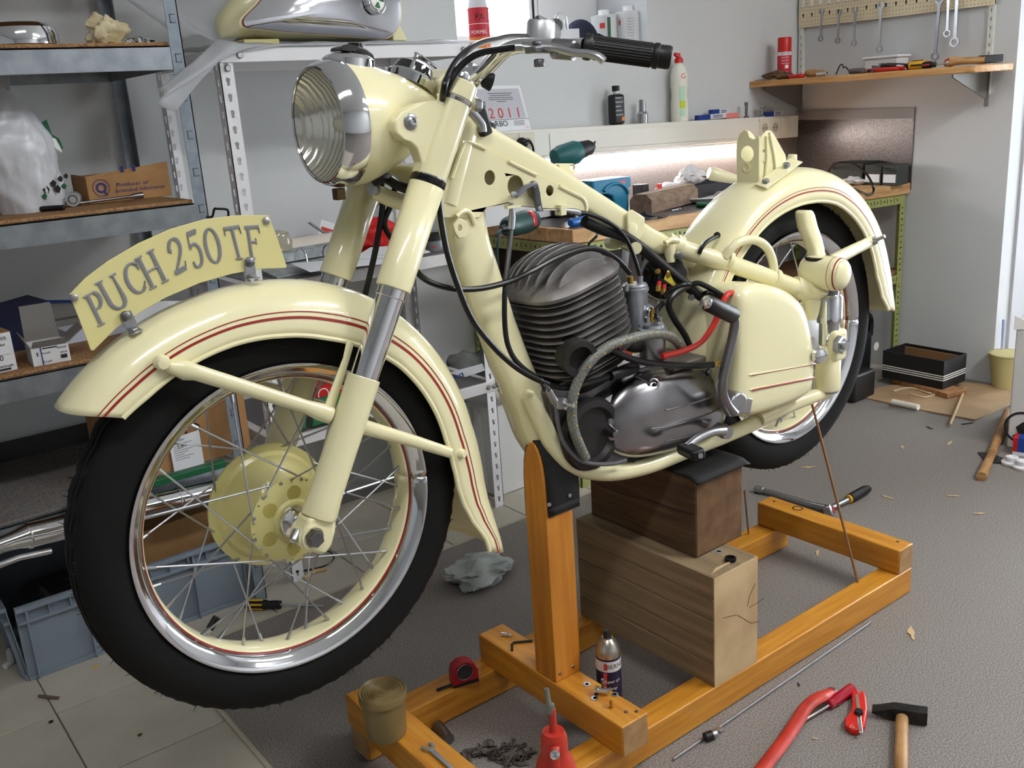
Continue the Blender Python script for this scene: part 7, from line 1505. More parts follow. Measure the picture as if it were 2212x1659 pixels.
# cylinder head with arched fins running across the dome
hh0 = hs0+pitch_*NF
MB().grid([rr_ring(0.105, 0.097, hh0-0.005), rr_ring(0.107, 0.099, hh0+0.002), rr_ring(0.10, 0.092, hh0+0.012), rr_ring(0.08, 0.075, hh0+0.020), rr_ring(0.02, 0.02, hh0+0.026)], True, True).build('cylinder_head', [FIN], en)
for i in range(9):
    o = 0.078-0.0195*i; wdt = sqrt(max(0.05, 1-(o/0.105)**2)); a = 0.102*wdt; hgt = 0.062*(1-0.55*(o/0.1)**2)
    arch = [(a*(-1+2*k/18), hgt*(1-abs(-1+2*k/18)**2.6)**0.6) for k in range(19)]
    pts = [(u, v) for u, v in arch]
    m = MB(); ring0 = [cyl(u, o-0.0024-0.10*0, hh0+v) for u, v in pts]+[cyl(0.0+a*(1-2*k/6), o-0.0024, hh0-0.004) for k in range(7)]
    ring1 = [p-Y*(-0.0048) for p in ring0]
    m.grid([ring0, ring1], True, True); m.build('head_fin', [FIN], en, bevel=0.0008, seg=1)
ptube('spark_plug', [(1278, 560, 0.0), (1283, 545, 0.0), (1288, 532, 0.0)], [0.010, 0.009, 0.006], mat('white_porcelain', (222, 220, 214), 0.3), en, sp=0, n=14)
# exhaust stub
ex0 = B(1243, 768, 0.086); ed = V((-0.25, -1, -0.12)).normalized()
MB().lathe([(0.034, -0.02), (0.036, 0.018), (0.0345, 0.022), (0.024, 0.022), (0.022, 0.008), (0, 0.006)], ex0, ed, 30).build('exhaust_port', [DARKFIN], en)
# crankcase
rings = []
MB().lathe([(0.0, -0.085), (0.075, -0.085), (0.092, -0.075), (0.096, -0.02), (0.096, 0.045), (0.088, 0.065), (0.078, 0.07), (0.07, 0.058), (0.05, 0.052), (0, 0.052)], B(1285, 925, 0.0), V((0, -1, 0)), 48).build('crankcase', [ALU], en)
m = MB(); cr_o = [(1180, 850), (1230, 815), (1330, 805), (1420, 780), (1520, 790), (1570, 850), (1572, 900), (1540, 935), (1460, 975), (1370, 1000), (1290, 1003), (1230, 980), (1195, 920)]
m.prism(trace(cr_o, 0.045), V((0, YC-0.045, 0)), X, Z, -0.12); m.build('gearbox_body', [ALU], en, bevel=0.012, seg=3)
MB().lathe([(0.070, 0.0), (0.074, 0.012), (0.070, 0.020), (0.056, 0.022), (0.05, 0.012), (0, 0.012)], B(1268, 935, 0.062), V((0, -1, 0)), 40).build('generator_ring', [mat('dark_oily_alloy', (58, 56, 56), 0.45, 0.7)], en)
# polished outer cover
oc = 0.118
outl = [(1309, 925), (1316, 880), (1338, 842), (1372, 812), (1415, 796), (1465, 789), (1510, 793), (1545, 812), (1563, 845), (1567, 885), (1556, 920), (1525, 945), (1470, 968), (1415, 984), (1360, 990), (1325, 978), (1312, 955)]
P = spline([V((p[0], 0, p[1])) for p in trace(outl, oc-0.045)], 4, True); cpt = sum(P, V())/len(P); cpt += V((0.01, 0, 0.0))
rings = []
for k in range(12):
    u = k/11; sc_ = sin(u*pi/2)**0.85*0.99+0.01; dp = 0.052*(1-sqrt(max(0, 1-(sc_**2.4))))
    rings.append([V(((cpt+(p-cpt)*sc_).x, YC-oc+dp, (cpt+(p-cpt)*sc_).z)) for p in P])
rings.append([V((p.x, YC-oc+0.085, p.z)) for p in P])
MB().grid(rings, True, True).build('outer_cover', [POLISH], en, angle=70)
def on_cover(x, y, lift=0.0):
    lo = None
    for o in [0.045+0.0015*i for i in range(52)]:
        p = B(x, y, o); v = V((p.x-cpt.x, 0, p.z-cpt.z)); best = None
        ang = atan2(v.z, v.x); q = min(P, key=lambda w: abs((atan2(w.z-cpt.z, w.x-cpt.x)-ang+pi) % (2*pi)-pi)); R_ = (q-cpt).length; s_ = v.length/R_
        if s_ < 1:
            surf = oc-0.052*(1-sqrt(max(0, 1-s_**2.4)))
            if surf <= o+0.0008: return B(x, y, surf+lift)
    return B(x, y, 0.10)
for pts in ([(1437, 886), (1480, 876), (1525, 862), (1550, 851)], [(1407, 926), (1450, 920), (1500, 905), (1545, 888), (1560, 880)], [(1437, 953), (1490, 943), (1530, 928), (1552, 914)]):
    MB().tube(spline([on_cover(x, y, 0.0005) for x, y in pts], 5), 0.0017, 6).build('cover_line', [POLISH], en)
p = on_cover(1412, 830); MB().lathe([(0.0125, -0.004), (0.0125, 0.0025), (0.0095, 0.003), (0.0085, -0.003), (0, -0.003)], p, V((-0.25, -1, 0.4)), 20).build('plug', [POLISH], en); MB().tube([p+V((-0.004, -0.004, 0.002)), p+V((0.004, -0.004, -0.001))], 0.003, 6).build('plug_slot', [BLACKPL], en)
MB().tube([p+V((-0.010, -0.001, 0.003)), on_cover(1370, 812, 0.001)], 0.0035, 8).build('cover_ridge', [POLISH], en)
p = B(1328, 937, 0.100); MB().lathe([(0.014, -0.03), (0.010, -0.005), (0.0075, 0.004), (0.0065, 0.0055), (0, 0.006)], p, V((-0.3, -1, 0.0)), 18).build('screw_boss', [POLISH], en)
MB().lathe([(0.006, -0.004), (0.0055, 0.004), (0, 0.005)], B(1532, 800, 0.09), V((0.3, -0.6, 0.7)), 12).build('cover_screw', [ZINC], en)
m = MB(); m.prism(trace([(1362, 800), (1410, 782), (1520, 788), (1500, 800), (1400, 806)], 0.06), V((0, YC-0.06, 0)), X, Z, 0.01); m.build('top_flange', [ALU], en, bevel=0.003)
# kick starter
ks = part('kick_starter', moto, B(1575, 870, 0.15))
pv = B(1583, 868, 0.150)
m = MB(); m.lathe([(0.022, -0.022), (0.024, -0.018), (0.024, 0.016), (0.021, 0.02), (0, 0.02)], pv, V((-0.1, -1, 0)), 24); m.box(pv+V((0.026, 0, -0.012)), (0.03, 0.034, 0.034), Matrix.Rotation(0.3, 3, 'Y')); m.build('clamp', [ZINC], ks, bevel=0.002)
ptube('pinch_bolt', [(1596, 850, 0.16), (1590, 890, 0.165)], 0.006, STEEL, ks, sp=0, n=8)
ptube('lever', [(1580, 890, 0.158), (1567, 870, 0.16), (1560, 845, 0.163), (1562, 815, 0.166), (1572, 770, 0.17), (1582, 730, 0.174), (1587, 700, 0.177), (1585, 685, 0.178), (1576, 680, 0.180)], [0.018, 0.014, 0.0115, 0.0105, 0.0105, 0.0105, 0.0105, 0.0105, 0.009], mat('satin_steel', (150, 150, 156), 0.34, 0.9), ks, n=12, flat=(1, 0.62))
p0, p1 = B(1582, 680, 0.182), B(1526, 654, 0.200); d = (p1-p0); Lk = d.length; d.normalize()
MB().lathe([(0.010, -0.004), (0.0165, 0.0), (0.0172, 0.004), (0.0165, Lk*0.5), (0.0155, Lk-0.008), (0.013, Lk)], p0, d, 24).build('rubber', [RUBBER], ks); MB().lathe([(0.0128, Lk-0.002), (0.0125, Lk+0.004), (0.008, Lk+0.009), (0, Lk+0.010)], p0, d, 18).build('end_cap', [CHROME], ks)
# gear pedal
gp_ = part('gear_pedal', moto, B(1520, 945, 0.15))
m = MB(); g0_ = B(1563, 931, 0.135); m.lathe([(0.015, -0.015), (0.016, 0.0), (0.014, 0.015), (0, 0.016)], g0_, V((-0.2, -1, 0)), 18); m.build('clamp', [ZINC], gp_)
ptube('lever', [(1562, 930, 0.145), (1540, 932, 0.150), (1515, 942, 0.155), (1495, 955, 0.160), (1482, 966, 0.165)], [0.011, 0.0095, 0.0085, 0.008, 0.0075], ZINC, gp_, n=12)
p0, p1 = B(1478, 968, 0.155), B(1508, 982, 0.205); d = (p1-p0).normalized()
m = MB(); m.box((p0+p1)/2, ((p1-p0).length+0.012, 0.032, 0.022), Matrix((d, V((0, 0.3, 1)).cross(d).normalized(), d.cross(V((0, 0.3, 1)).cross(d).normalized()))).transposed()); m.build('rubber', [RUBBER], gp_, bevel=0.007, seg=3)
MB().tube([p1, p1+d*0.010], [0.0065, 0.0055], 12).build('pedal_end', [ZINC], gp_)
# carburettor: mixing chamber and float chamber, intake
ca = part('carburettor', moto, B(1390, 690, 0.03))
def vcyl(name, x, yt, yb, o, r, prof, mm): t_, b_ = B(x, yt, o), B(x, yb, o); h = t_.z-b_.z; MB().lathe([(r*a, h*q) for a, q in prof], V((t_.x, t_.y, b_.z)), Z, 28).build(name, [mm], ca)
CARB = mat('carburettor_zinc', (182, 186, 192), 0.34, 0.85, col2=(148, 152, 158), scale=20)
vcyl('mixing_chamber', 1371, 612, 705, 0.045, 0.0255, [(1, 0), (1, .83), (1.1, .835), (1.1, .90), (1.02, .91), (1.02, .96), (0.9, 1), (0, 1)], CARB)
vcyl('float_chamber', 1408, 700, 778, 0.085, 0.0265, [(.85, 0), (.95, .03), (1, .06), (1, .80), (1.12, .81), (1.12, .90), (0.95, .93), (0.9, 1), (0, 1)], CARB)
for x, y, o in ((1352, 622, .06), (1390, 618, .06), (1398, 690, .10), (1425, 688, .10)): MB().lathe([(0.0058, -0.006), (0.0058, 0.004), (0, 0.006)], B(x, y, o), Z, 10).build('chamber_screw', [ZINC], ca)
ptube('cable_inlet', [(1362, 612, .045), (1361, 597, .045)], 0.006, BRASS, ca, sp=0, n=10); ptube('cable_inlet', [(1382, 612, .045), (1383, 596, .045)], 0.0065, ZINC, ca, sp=0, n=10)
ptube('jet_pipe', [(1408, 695, .085), (1408, 675, .085), (1410, 665, .085)], [0.006, 0.0045, 0.004], BRASS, ca, sp=0, n=10)
MB().sphere(B(1404, 674, 0.075), 0.0105, 14, 8).build('banjo_bolt', [CHROME], ca)
ptube('intake_pipe', [(1310, 705, 0.0), (1338, 706, 0.02), (1362, 700, 0.04)], [0.036, 0.033, 0.027], CARB, ca, sp=0, n=24); ptube('intake_flange', [(1305, 700, 0.0), (1322, 703, 0.01)], [0.044, 0.042], FIN, ca, sp=0, n=24)
ptube('bell_mouth', [(1378, 690, .05), (1400, 680, .05)], [0.022, 0.026], CARB, ca, sp=0, n=20)
ptube('fuel_union', [(1432, 655, 0.07), (1418, 672, 0.075), (1424, 690, 0.085)], 0.006, BLACKPL, ca, sp=3, n=10)
ptube('float_arm', [(1340, 735, 0.06), (1372, 745, 0.07), (1395, 740, 0.08)], 0.016, DARKFIN, ca, sp=2, n=14)
# horn, black with a chromed lip, facing left
hn = part('horn', moto, B(1440, 600, 0.0)); hc_ = B(1432, 597, 0.01); hd = V((-0.62, -0.75, 0.10)).normalized()
MB().lathe([(0.0, -0.05), (0.018, -0.05), (0.02, -0.03), (0.045, -0.022), (0.05, -0.008), (0.05, 0.0), (0.047, 0.006), (0.040, 0.004), (0.034, 0.012), (0.022, 0.018), (0.010, 0.020), (0, 0.020)], hc_, -hd*1.0, 40).build('housing', [GLOSSBLACK], hn)
MB().lathe([(0.0505, -0.001), (0.0525, 0.0), (0.0525, 0.004), (0.0505, 0.005)], hc_, -hd, 40).build('rim', [STEEL], hn)
bk = hc_+hd*0.05
MB().lathe([(0.026, 0), (0.026, 0.012), (0.02, 0.016), (0, 0.016)], hc_+hd*0.022, hd, 26).build('coil_housing', [GLOSSBLACK], hn)
for x, y in ((1421, 586), (1443, 594)): MB().lathe([(0.006, 0), (0.005, 0.004), (0, 0.005)], B(x, y, 0.062), hd, 12).build('terminal', [BRASS], hn)
for x, y in ((1423, 620), (1434, 627)):
    ptube('spade_sleeve', [(x+1, y-12, 0.062), (x, y-2, 0.064)], 0.0045, REDPL, hn, sp=0, n=8); ptube('spade_connector', [(x, y-3, 0.064), (x-1, y+9, 0.066)], 0.0052, BRASS, hn, sp=0, n=8)
m = MB(); p0 = B(1452, 604, 0.06); m.box(p0, (0.045, 0.004, 0.022), Matrix.Rotation(0.6, 3, 'Y')); m.build('yellow_tag', [mat('yellow_tag', (206, 190, 70), 0.5)], hn, bevel=0.003)
MB().lathe([(0.009, 0), (0.009, 0.005), (0.005, 0.007)], B(1466, 552, 0.045), hd, 12).build('mount_bolt', [STEEL], hn)
# battery tray block behind the gearbox
m = MB(); a = B(1438, 800, 0.10); b_ = B(1527, 795, 0.10); z0, z1 = a.z-0.01, B(1527, 768, 0.10).z
m.bx(B(1440, 780, 0.08).x, b_.x, YC-0.10, YC+0.02, z0, z1); m.build('battery_tray', [mat('oily_grey_box', (112, 106, 96), 0.5, 0.4)], moto, bevel=0.004)

# ---- cables, pipes and wires
cb = part('cables', moto, B(1200, 600, 0.05))
def cable(name, pts, r=0.0045, mm=CABLE, sp=7, n=9): return ptube(name, pts, r, mm, cb, n, sp)
cable('clutch_cable', [(1112, 103, .178), (1099, 104, .17), (1071, 108, .16), (1043, 113, .145), (1015, 126, .13), (988, 151, .12), (971, 180, .115), (961, 206, .10), (960, 230, .06), (955, 300, .03), (948, 380, .05), (950, 450, .06), (965, 540, .065), (990, 620, .068), (1020, 690, .07), (1065, 748, .075), (1110, 790, .08), (1150, 815, .085), (1185, 830, .09)], 0.0052)
cable('throttle_cable', [(1137, 78, -.18), (1099, 79, -.10), (1071, 85, -.03), (1043, 91, .03), (1015, 105, .08), (988, 130, .105), (968, 165, .115), (957, 203, .115), (950, 300, .0), (920, 420, -.03), (880, 530, -.02), (905, 592, .02), (960, 620, .05), (1030, 624, .06), (1100, 608, .065), (1150, 585, .068), (1200, 558, .06), (1250, 540, .05), (1290, 538, .045), (1330, 558, .045), (1360, 590, .045)], 0.0052)
cable('air_cable', [(1240, 458, .032), (1270, 462, .036), (1310, 478, .04), (1340, 500, .042), (1360, 530, .045), (1375, 570, .045), (1382, 598, .045)], 0.0042)
cable('brake_cable', [(1104, 496, .03), (1098, 560, .05), (1090, 640, .065), (1092, 720, .07), (1105, 765, .075), (1130, 795, .08), (1160, 815, .085)], 0.0048)
ptube('brake_pipe', [(1168, 820, .088), (1185, 840, .09), (1200, 870, .085), (1205, 910, .08), (1215, 950, .08), (1240, 985, .085), (1270, 1000, .09), (1320, 1002, .09), (1352, 994, .09)], 0.0042, mat('grey_pipe', (112, 112, 116), 0.4, 0.6), cb, 9, 6)
ptube('adjuster', [(1185, 842, .09), (1196, 862, .088), (1208, 880, .087)], [0.006, 0.008, 0.006], ZINC, cb, 10, 0)
m = MB(); m.hexnut(B(1208, 872, 0.09), V((0.4, -1, 0)), 0.013, 0.014); m.lathe([(0.005, 0.01), (0.005, 0.03), (0, 0.03)], B(1208, 872, 0.09), V((0.4, -1, 0)), 10); m.build('adjuster_nut', [ZINC], cb)
ptube('braided_pipe', [(1265, 990, .092), (1240, 930, .094), (1236, 870, .096), (1250, 820, .10), (1278, 778, .11), (1315, 748, .115), (1360, 732, .12), (1405, 722, .12), (1440, 724, .118), (1462, 738, .115), (1474, 758, .11)], 0.0098, mat('grey_braid', (104, 108, 104), 0.55, 0.3, col2=(140, 142, 134), scale=300, detail=1), cb, 12, 7)
rnd = random.Random(5); m = MB(); Q = spline([B(*p) for p in [(1265, 990, .092), (1240, 930, .094), (1236, 870, .096), (1250, 820, .10), (1278, 778, .11), (1315, 748, .115), (1360, 732, .12), (1405, 722, .12), (1440, 724, .118), (1462, 738, .115), (1474, 758, .11)]], 7)
for i in range(2, len(Q)-2, 3): m.sphere(Q[i]+V((rnd.uniform(-.003, .003), -0.0095, rnd.uniform(-.003, .004))), (0.002, 0.001, 0.002), 6, 4)
stuff(m.build('braid_flecks', [YELLOWPL], cb))
cable('wiring_loom', [(1262, 478, .02), (1300, 495, .024), (1350, 512, .028), (1400, 548, .035), (1450, 590, .055), (1490, 622, .07), (1515, 640, .08)], 0.0115, sp=5, n=12)
cable('black_lead', [(1515, 640, .08), (1530, 632, .10), (1560, 645, .11), (1585, 662, .123)], 0.005)
cable('black_lead', [(1490, 618, .08), (1510, 612, .09), (1550, 632, .11), (1590, 660, .124)], 0.0055)
cable('black_lead', [(1434, 640, .07), (1452, 625, .08), (1475, 615, .09), (1490, 614, .09)], 0.005)
cable('black_lead', [(1487, 618, .085), (1460, 632, .09), (1446, 650, .092), (1446, 668, .092), (1460, 695, .092), (1480, 725, .09), (1492, 752, .088)], 0.0068)
cable('red_lead', [(1594, 636, .128), (1580, 633, .135), (1568, 640, .14), (1555, 670, .14), (1540, 705, .135), (1515, 738, .13), (1480, 757, .125), (1430, 770, .12)], 0.0062, mat('red_cable', (204, 48, 36), 0.4))
cable('red_lead', [(1335, 756, .08), (1350, 762, .085), (1362, 768, .09)], 0.006, mat('red_cable', (204, 48, 36), 0.4))
cable('generator_lead', [(1318, 755, .09), (1345, 768, .10), (1380, 780, .11), (1420, 786, .118), (1480, 790, .12), (1540, 788, .12)], 0.0068)
for dy in (-3, 3): cable('yellow_wire', [(1540, 788, .12), (1550, 786+dy, .121), (1560, 784+dy*1.6, .122)], 0.0014, YELLOWPL, sp=3, n=6)
cable('ignition_lead', [(1186, 832, .06), (1220, 838, .08), (1260, 830, .085), (1300, 818, .085), (1345, 802, .08)], 0.0055); ptube('lead_boot', [(1318, 812, .085), (1352, 800, .083), (1372, 792, .08)], [0.010, 0.013, 0.012], RUBBER, cb, 12, 2)
ptube('breather_tube', [(1352, 540, -.10), (1348, 590, -.10), (1345, 615, -.10)], [0.008, 0.008, 0.012], mat('grey_translucent_tube', (160, 164, 168), 0.3), cb, 10, 0)
cable('front_brake_cable', [(822, 392, -.02), (826, 420, -.03), (826, 450, -.03), (815, 520, -.04), (800, 590, -.05), (788, 640, -.06)], 0.0052)
cable('speedometer_cable', [(856, 395, -.02), (845, 440, -.03), (830, 480, -.035), (842, 510, -.02), (868, 540, .0)], 0.005)
cable('lamp_loom', [(840, 388, .0), (862, 402, .02), (885, 408, .02), (908, 402, .02)], 0.0085); cable('lamp_loom', [(808, 392, .0), (825, 385, .0), (842, 386, .0)], 0.0085)
m = MB(); m.lathe([(0.011, 0), (0.010, 0.010), (0, 0.012)], B(810, 408, -0.02), V((-1, -0.6, 0)), 16); m.build('yoke_bolt', [ZINC], cb)
ptube('yoke_bar', [(812, 412, -.03), (840, 428, -.02), (880, 440, 0.0)], 0.014, CREAM, cb, 14, 2)

# ================================================================ THE TIMBER STAND
zl, zu = 0.0707, 0.139
sy0, sy1 = 1.164, 1.604                       # outer faces of the two long beams
stx0, stx1 = 0.722, 2.119
stand = thing('motorcycle_stand', 'orange varnished timber stand carrying the motorcycle', 'stand', (1.4, YC, 0))
def knots(o): return o
MB().bx(stx0, stx1, sy0, sy0+0.058, 0.002, zl).build('long_beam', [ORANGEWOOD], stand, bevel=0.003)
MB().bx(stx0+0.012, stx1, sy1-0.062, sy1, 0.002, zl).build('long_beam', [ORANGEWOOD], stand, bevel=0.003)
MB().bx(stx0+0.008, stx0+0.0125, sy1-0.060, sy1-0.002, 0.004, zl-0.002).build('end_face', [ENDGRAIN], stand)
for nm, x0, x1, y0, y1 in (('cross_beam', stx0, 0.790, sy0-0.03, sy1-0.006), ('cross_beam', 1.0575, 1.1265, 1.133, 1.592), ('cross_beam', 2.056, stx1, sy0, sy1)):
    MB().bx(x0, x1, y0, y1, zl, zu).build(nm, [ORANGEWOODY], stand, bevel=0.003)
    MB().bx(x0+0.0025, x1-0.0025, y0-0.0006, y0+0.002, zl+0.0025, zu-0.0025).build('end_face', [ENDGRAIN], stand)
for px, py in ((1672, 1083), (1939, 1170), (1352, 1538), (1375, 1537)): p = PZ(px, py, zu); MB().lathe([(0.0042, 0), (0.0042, 0.0006), (0.0025, 0.0006), (0, 0.0001)], p, Z, 12).build('screw_head', [STEEL], stand)
# drawn ring on the rear beam
c = PZ(1723, 1098, zu); rg = circ(c.x, c.y, 0.0155, 24); MB().prism(rg, V((0, 0, zu)), X, Y, 0.0004, 0, [circ(c.x, c.y, 0.0105, 24)]).build('burnt_ring', [mat('burnt_brown', (88, 52, 22), 0.7)], stand)
# post with arched top and leather pad
px0, px1, py0, py1 = 1.061, 1.129, 1.328, 1.392
zt_p = PY(1142, 958, 1.36).z
arch = []
W_ = py1-py0; zsh = PY(1128, 1070, 1.39).z
for k in range(13):
    t = pi*k/12; arch.append((W_/2+W_/2*cos(t)*1.0, zsh-zu+(zt_p-zsh)*sin(t)**0.75))
m = MB(); m.prism([(0, 0), (W_, 0)]+arch, V((px0, py1, zu)), -Y, Z, -(px1-px0))
m.v = [(min(max(x, px0), px1), y, z) for x, y, z in m.v]
post = m.build('post', [ORANGEWOODZ], stand, bevel=0.002)
for px, py in ((1167, 1318), (1223, 1190), (1217, 1450), (1238, 1437)): p = PY(px, py, py0); 
for px, py in ((1210, 1455), (1238, 1440)): p = PY(px, py, py0-0.0005); MB().lathe([(0.004, 0), (0.0032, 0.0012), (0, 0.0012)], p, -Y, 10).build('screw_head', [STEEL], stand)
LEATHER = mat('black_leather', (17, 17, 18), 0.75, bump=0.1, bscale=300)
m = MB(); pts = []
zlo = PY(1176, 1102, py0).z; zlo2 = PY(1243, 1074, py0).z
rows = []
prof = [(py1+0.003, zsh-0.05), (py1+0.003, zsh)]+[(py0+W_/2+(W_/2+0.003)*cos(pi*k/12), zsh+(zt_p-zsh+0.003)*sin(pi*k/12)**0.75) for k in range(1, 12)]+[(py0-0.003, zsh), (py0-0.0035, zsh-0.03), (py0-0.003, zlo)]
for i, (y, z) in enumerate(prof):
    zz = z if i < len(prof)-1 else zlo
    rows.append([V((px0+0.004+(px1+0.012-px0)*k/4, y, (zz if i < len(prof)-1 else zlo+(zlo2-zlo)*k/4*0.0))) for k in range(5)])
m.grid(rows, False, False); m.build('leather_pad', [LEATHER], stand, solid=0.004, angle=60)
for px, py in ((1186, 1090), (1230, 1070)): MB().lathe([(0.0045, 0), (0.004, 0.002), (0, 0.0025)], PY(px, py, py0-0.006), -Y, 12).build('pad_screw', [ZINC], stand)

# big timber blocks
c0 = PZ(1558, 1494, zl); c1 = PZ(1656, 1440, zl)
bx0_, bx1_ = c0.x, c1.x; by0_ = max(c0.y, sy0+0.001); bh_ = PY(1557, 1242, by0_).z-zl; by1_ = 1.585
lb = thing('timber_block', 'large pale sawn timber block across the stand', 'timber block', ((bx0_+bx1_)/2, (by0_+by1_)/2, zl))
PALEY = mat('pale_sawn_timber_side', (148, 128, 98), 0.8, col2=(122, 102, 76), scale=4, detail=7, stretch=(16, 1, 16), bump=0.15, bscale=50)
nl = 5; 
for i in range(nl):
    z0_, z1_ = zl+bh_*i/nl, zl+bh_*(i+1)/nl
    MB().bx(bx0_+0.0008*(i % 2), bx1_, by0_+0.001, by1_, z0_+(0.0008 if i else 0), z1_).build('plank', [PALEY], lb, bevel=0.0012, seg=1)
MB().bx(bx0_+0.001, bx1_-0.001, by0_-0.0008, by0_+0.004, zl+0.001, zl+bh_-0.0012).build('end_face', [PALEEND], lb)
rnd = random.Random(9); m = MB()
for pts in ([(1632, 1260), (1620, 1285), (1614, 1310)], [(1592, 1328), (1604, 1335), (1622, 1346), (1640, 1342)], [(1562, 1335), (1578, 1331), (1590, 1328)], [(1618, 1312), (1634, 1304), (1650, 1292)]):
    m.tube([PY(x, y, by0_-0.0009) for x, y in pts], 0.0007, 5)
stuff(m.build('drying_cracks', [mat('crack_brown', (96, 62, 34), 0.9)], lb))
m = MB(); m.prism([(0, 0), (0.07, 0.006), (0.072, 0.010), (0.03, 0.012)], V((bx0_+0.004, by0_+0.012, zl+bh_+0.0005)), X, V((0, 1, 0.12)), 0.0016); m.build('splinter', [PALEWOOD], lb)
zb2 = zl+bh_
u0 = PZ(1504, 1207, zb2); u1 = PZ(1606, 1160, zb2); uh = PY(1503, 1036, u0.y).z-zb2
ub = thing('timber_block', 'dark weathered timber block under the engine', 'timber block', ((u0.x+u1.x)/2, (u0.y+by1_)/2, zb2))
BRY = mat('weathered_brown_timber_side', (104, 80, 54), 0.8, col2=(74, 56, 38), scale=4, detail=8, stretch=(20, 1.2, 20), bump=0.2, bscale=50)
ue = PZ(1276, 1112, zb2)
uy1 = min(max(ue.y, 1.5), by1_)
MB().bx(u0.x, u1.x, u0.y, uy1, zb2+0.0005, zb2+uh).build('timber', [BRY], ub, bevel=0.003)
MB().bx(u0.x+0.003, u1.x-0.003, u0.y-0.0008, u0.y+0.004, zb2+0.004, zb2+uh-0.004).build('end_face', [mat('brown_end_grain', (118, 88, 58), 0.85, col2=(92, 66, 42), scale=24, detail=4, bump=0.1)], ub)
m = MB(); m.tube([PX(x, y, u0.x-0.0006) for x, y in ((1290, 1045), (1330, 1062), (1365, 1073), (1400, 1080), (1450, 1098), (1500, 1112))], 0.0009, 5); stuff(m.build('drying_crack', [INK], ub))
# leather sheet on the upper block
zt3 = zb2+uh
sheet('leather_sheet', [V((u0.x-0.006, u0.y-0.012, zt3+0.004)), V((u1.x+0.012, u0.y-0.012, zt3+0.004)), V((u1.x+0.012, uy1, zt3+0.004)), V((u0.x-0.006, uy1, zt3+0.004))], 12, 16, lambda u, v: V((0, 0, -0.010*max(0, 1-v*14)-0.004*max(0, (u-0.92)*12))), LEATHER, 'black leather sheet on the upper timber block under the engine', 'leather', 0.004)
MB_ = MB().lathe([(0.011, 0), (0.012, 0.003), (0.012, 0.008), (0.008, 0.009), (0.007, 0.003)], PZ(1578, 1212, zb2)+Z*0.0005, Z, 20); tag(MB_.build('rubber_grommet', [RUBBER]), 'black rubber grommet on top of the large pale block', 'grommet')
tag(MB().lathe([(0.010, 0), (0.010, 0.0015), (0.005, 0.0015), (0.005, 0)], PZ(1553, 1192, zb2)+Z*0.0005, Z, 18).build('washer', [CLEARPL]), 'clear plastic washer beside the black grommet', 'washer')
tag(MB().tube([B(1754, 872, 0.07), PZ(1853, 1257, zl+0.002)], 0.0032, 8).build('brown_rod', [mat('brown_rod', (140, 100, 60), 0.5)]), 'thin brown rod from the tool box down to the near beam', 'rod')
tag(MB().tube([PZ(1617, 1153, zl+0.002), PY(1608, 1060, 1.52)], 0.0026, 7).build('brown_rod', [mat('brown_rod', (140, 100, 60), 0.5)]), 'thin brown rod behind the timber blocks', 'rod')

# ================================================================ ON THE STAND
# grease tub
c = PZ(832, 1580, zu); rT = 0.043; hT = 0.092
c = V((0.7565, max(c.y, 1.42), zu)); c = PZ(836, 1583, zu); c.z = zu+0.0005
t = thing('grease_tub', 'cloudy plastic tub with a ringed lid on the front cross beam', 'tub', c)
MB().lathe([(rT*0.86, 0), (rT*0.88, 0.004), (rT*0.97, hT-0.012), (rT*0.97, hT-0.002), (rT*0.93, hT-0.002), (rT*0.84, 0.004), (0, 0.004)], c, Z, 40).build('tub', [TUBM], t)
MB().lathe([(rT*0.82, 0.0045), (rT*0.88, hT*0.55), (0, hT*0.57)], c, Z, 32).build('grease', [AMBERLIQ], t)
lp = [(rT*0.99, hT-0.016), (rT*1.06, hT-0.014), (rT*1.06, hT), (rT*1.02, hT+0.003)]
for k in range(7): lp += [(rT*(0.92-0.12*k), hT-0.001), (rT*(0.88-0.12*k), hT-0.001), (rT*(0.87-0.12*k), hT+0.0012), (rT*(0.84-0.12*k), hT+0.0012)]
MB().lathe(lp+[(0, hT-0.001)], c, Z, 44).build('lid', [TUBM], t)
# tape measure on the far beam
A = PZ(1006, 1478, zl); t = thing('tape_measure', 'red tape measure on the far long beam', 'tape measure', A)
U = V((0.96, -0.28, 0)).normalized(); D = Z.cross(U); w = 0.060
A0 = A-U*w/2-D*0.005+Z*0.0008
m = MB(); m.prism([(0, 0.004), (0.004, 0), (w, 0), (w, 0.030), (w*0.85, 0.048), (w*0.62, 0.056), (w*0.3, 0.056), (w*0.08, 0.047), (0, 0.030)], A0, U, Z, -0.028); m.build('case', [mat('dark_red_case', (158, 22, 36), 0.4)], t, bevel=0.005, seg=3)
m = MB(); m.prism([(0.002, 0.001), (w-0.001, 0.001), (w-0.001, 0.010), (0.002, 0.006)], A0-D*0.0012, U, Z, -0.031); m.build('bumper', [BLACKPL], t)
cc = A0+U*w*0.48+Z*0.033-D*0.0008
MB().lathe([(0.019, 0), (0.0185, 0.0012), (0, 0.0012)], cc, -D, 28).build('label', [mat('dark_label', (52, 48, 50), 0.4)], t); MB().lathe([(0.019, 0.0008), (0.0185, 0.0016), (0.0172, 0.0016), (0.017, 0.0008)], cc, -D, 28).build('label_ring', [CHROME], t)
MB().tube(spline([A0+U*0.004+Z*0.004-D*-0.01, A0-U*0.02+Z*0.003+D*0.01, A0-U*0.035+Z*0.001+D*0.01]), 0.005, 8, flat=(1, 0.2)).build('tape_end', [BLACKPL], t)
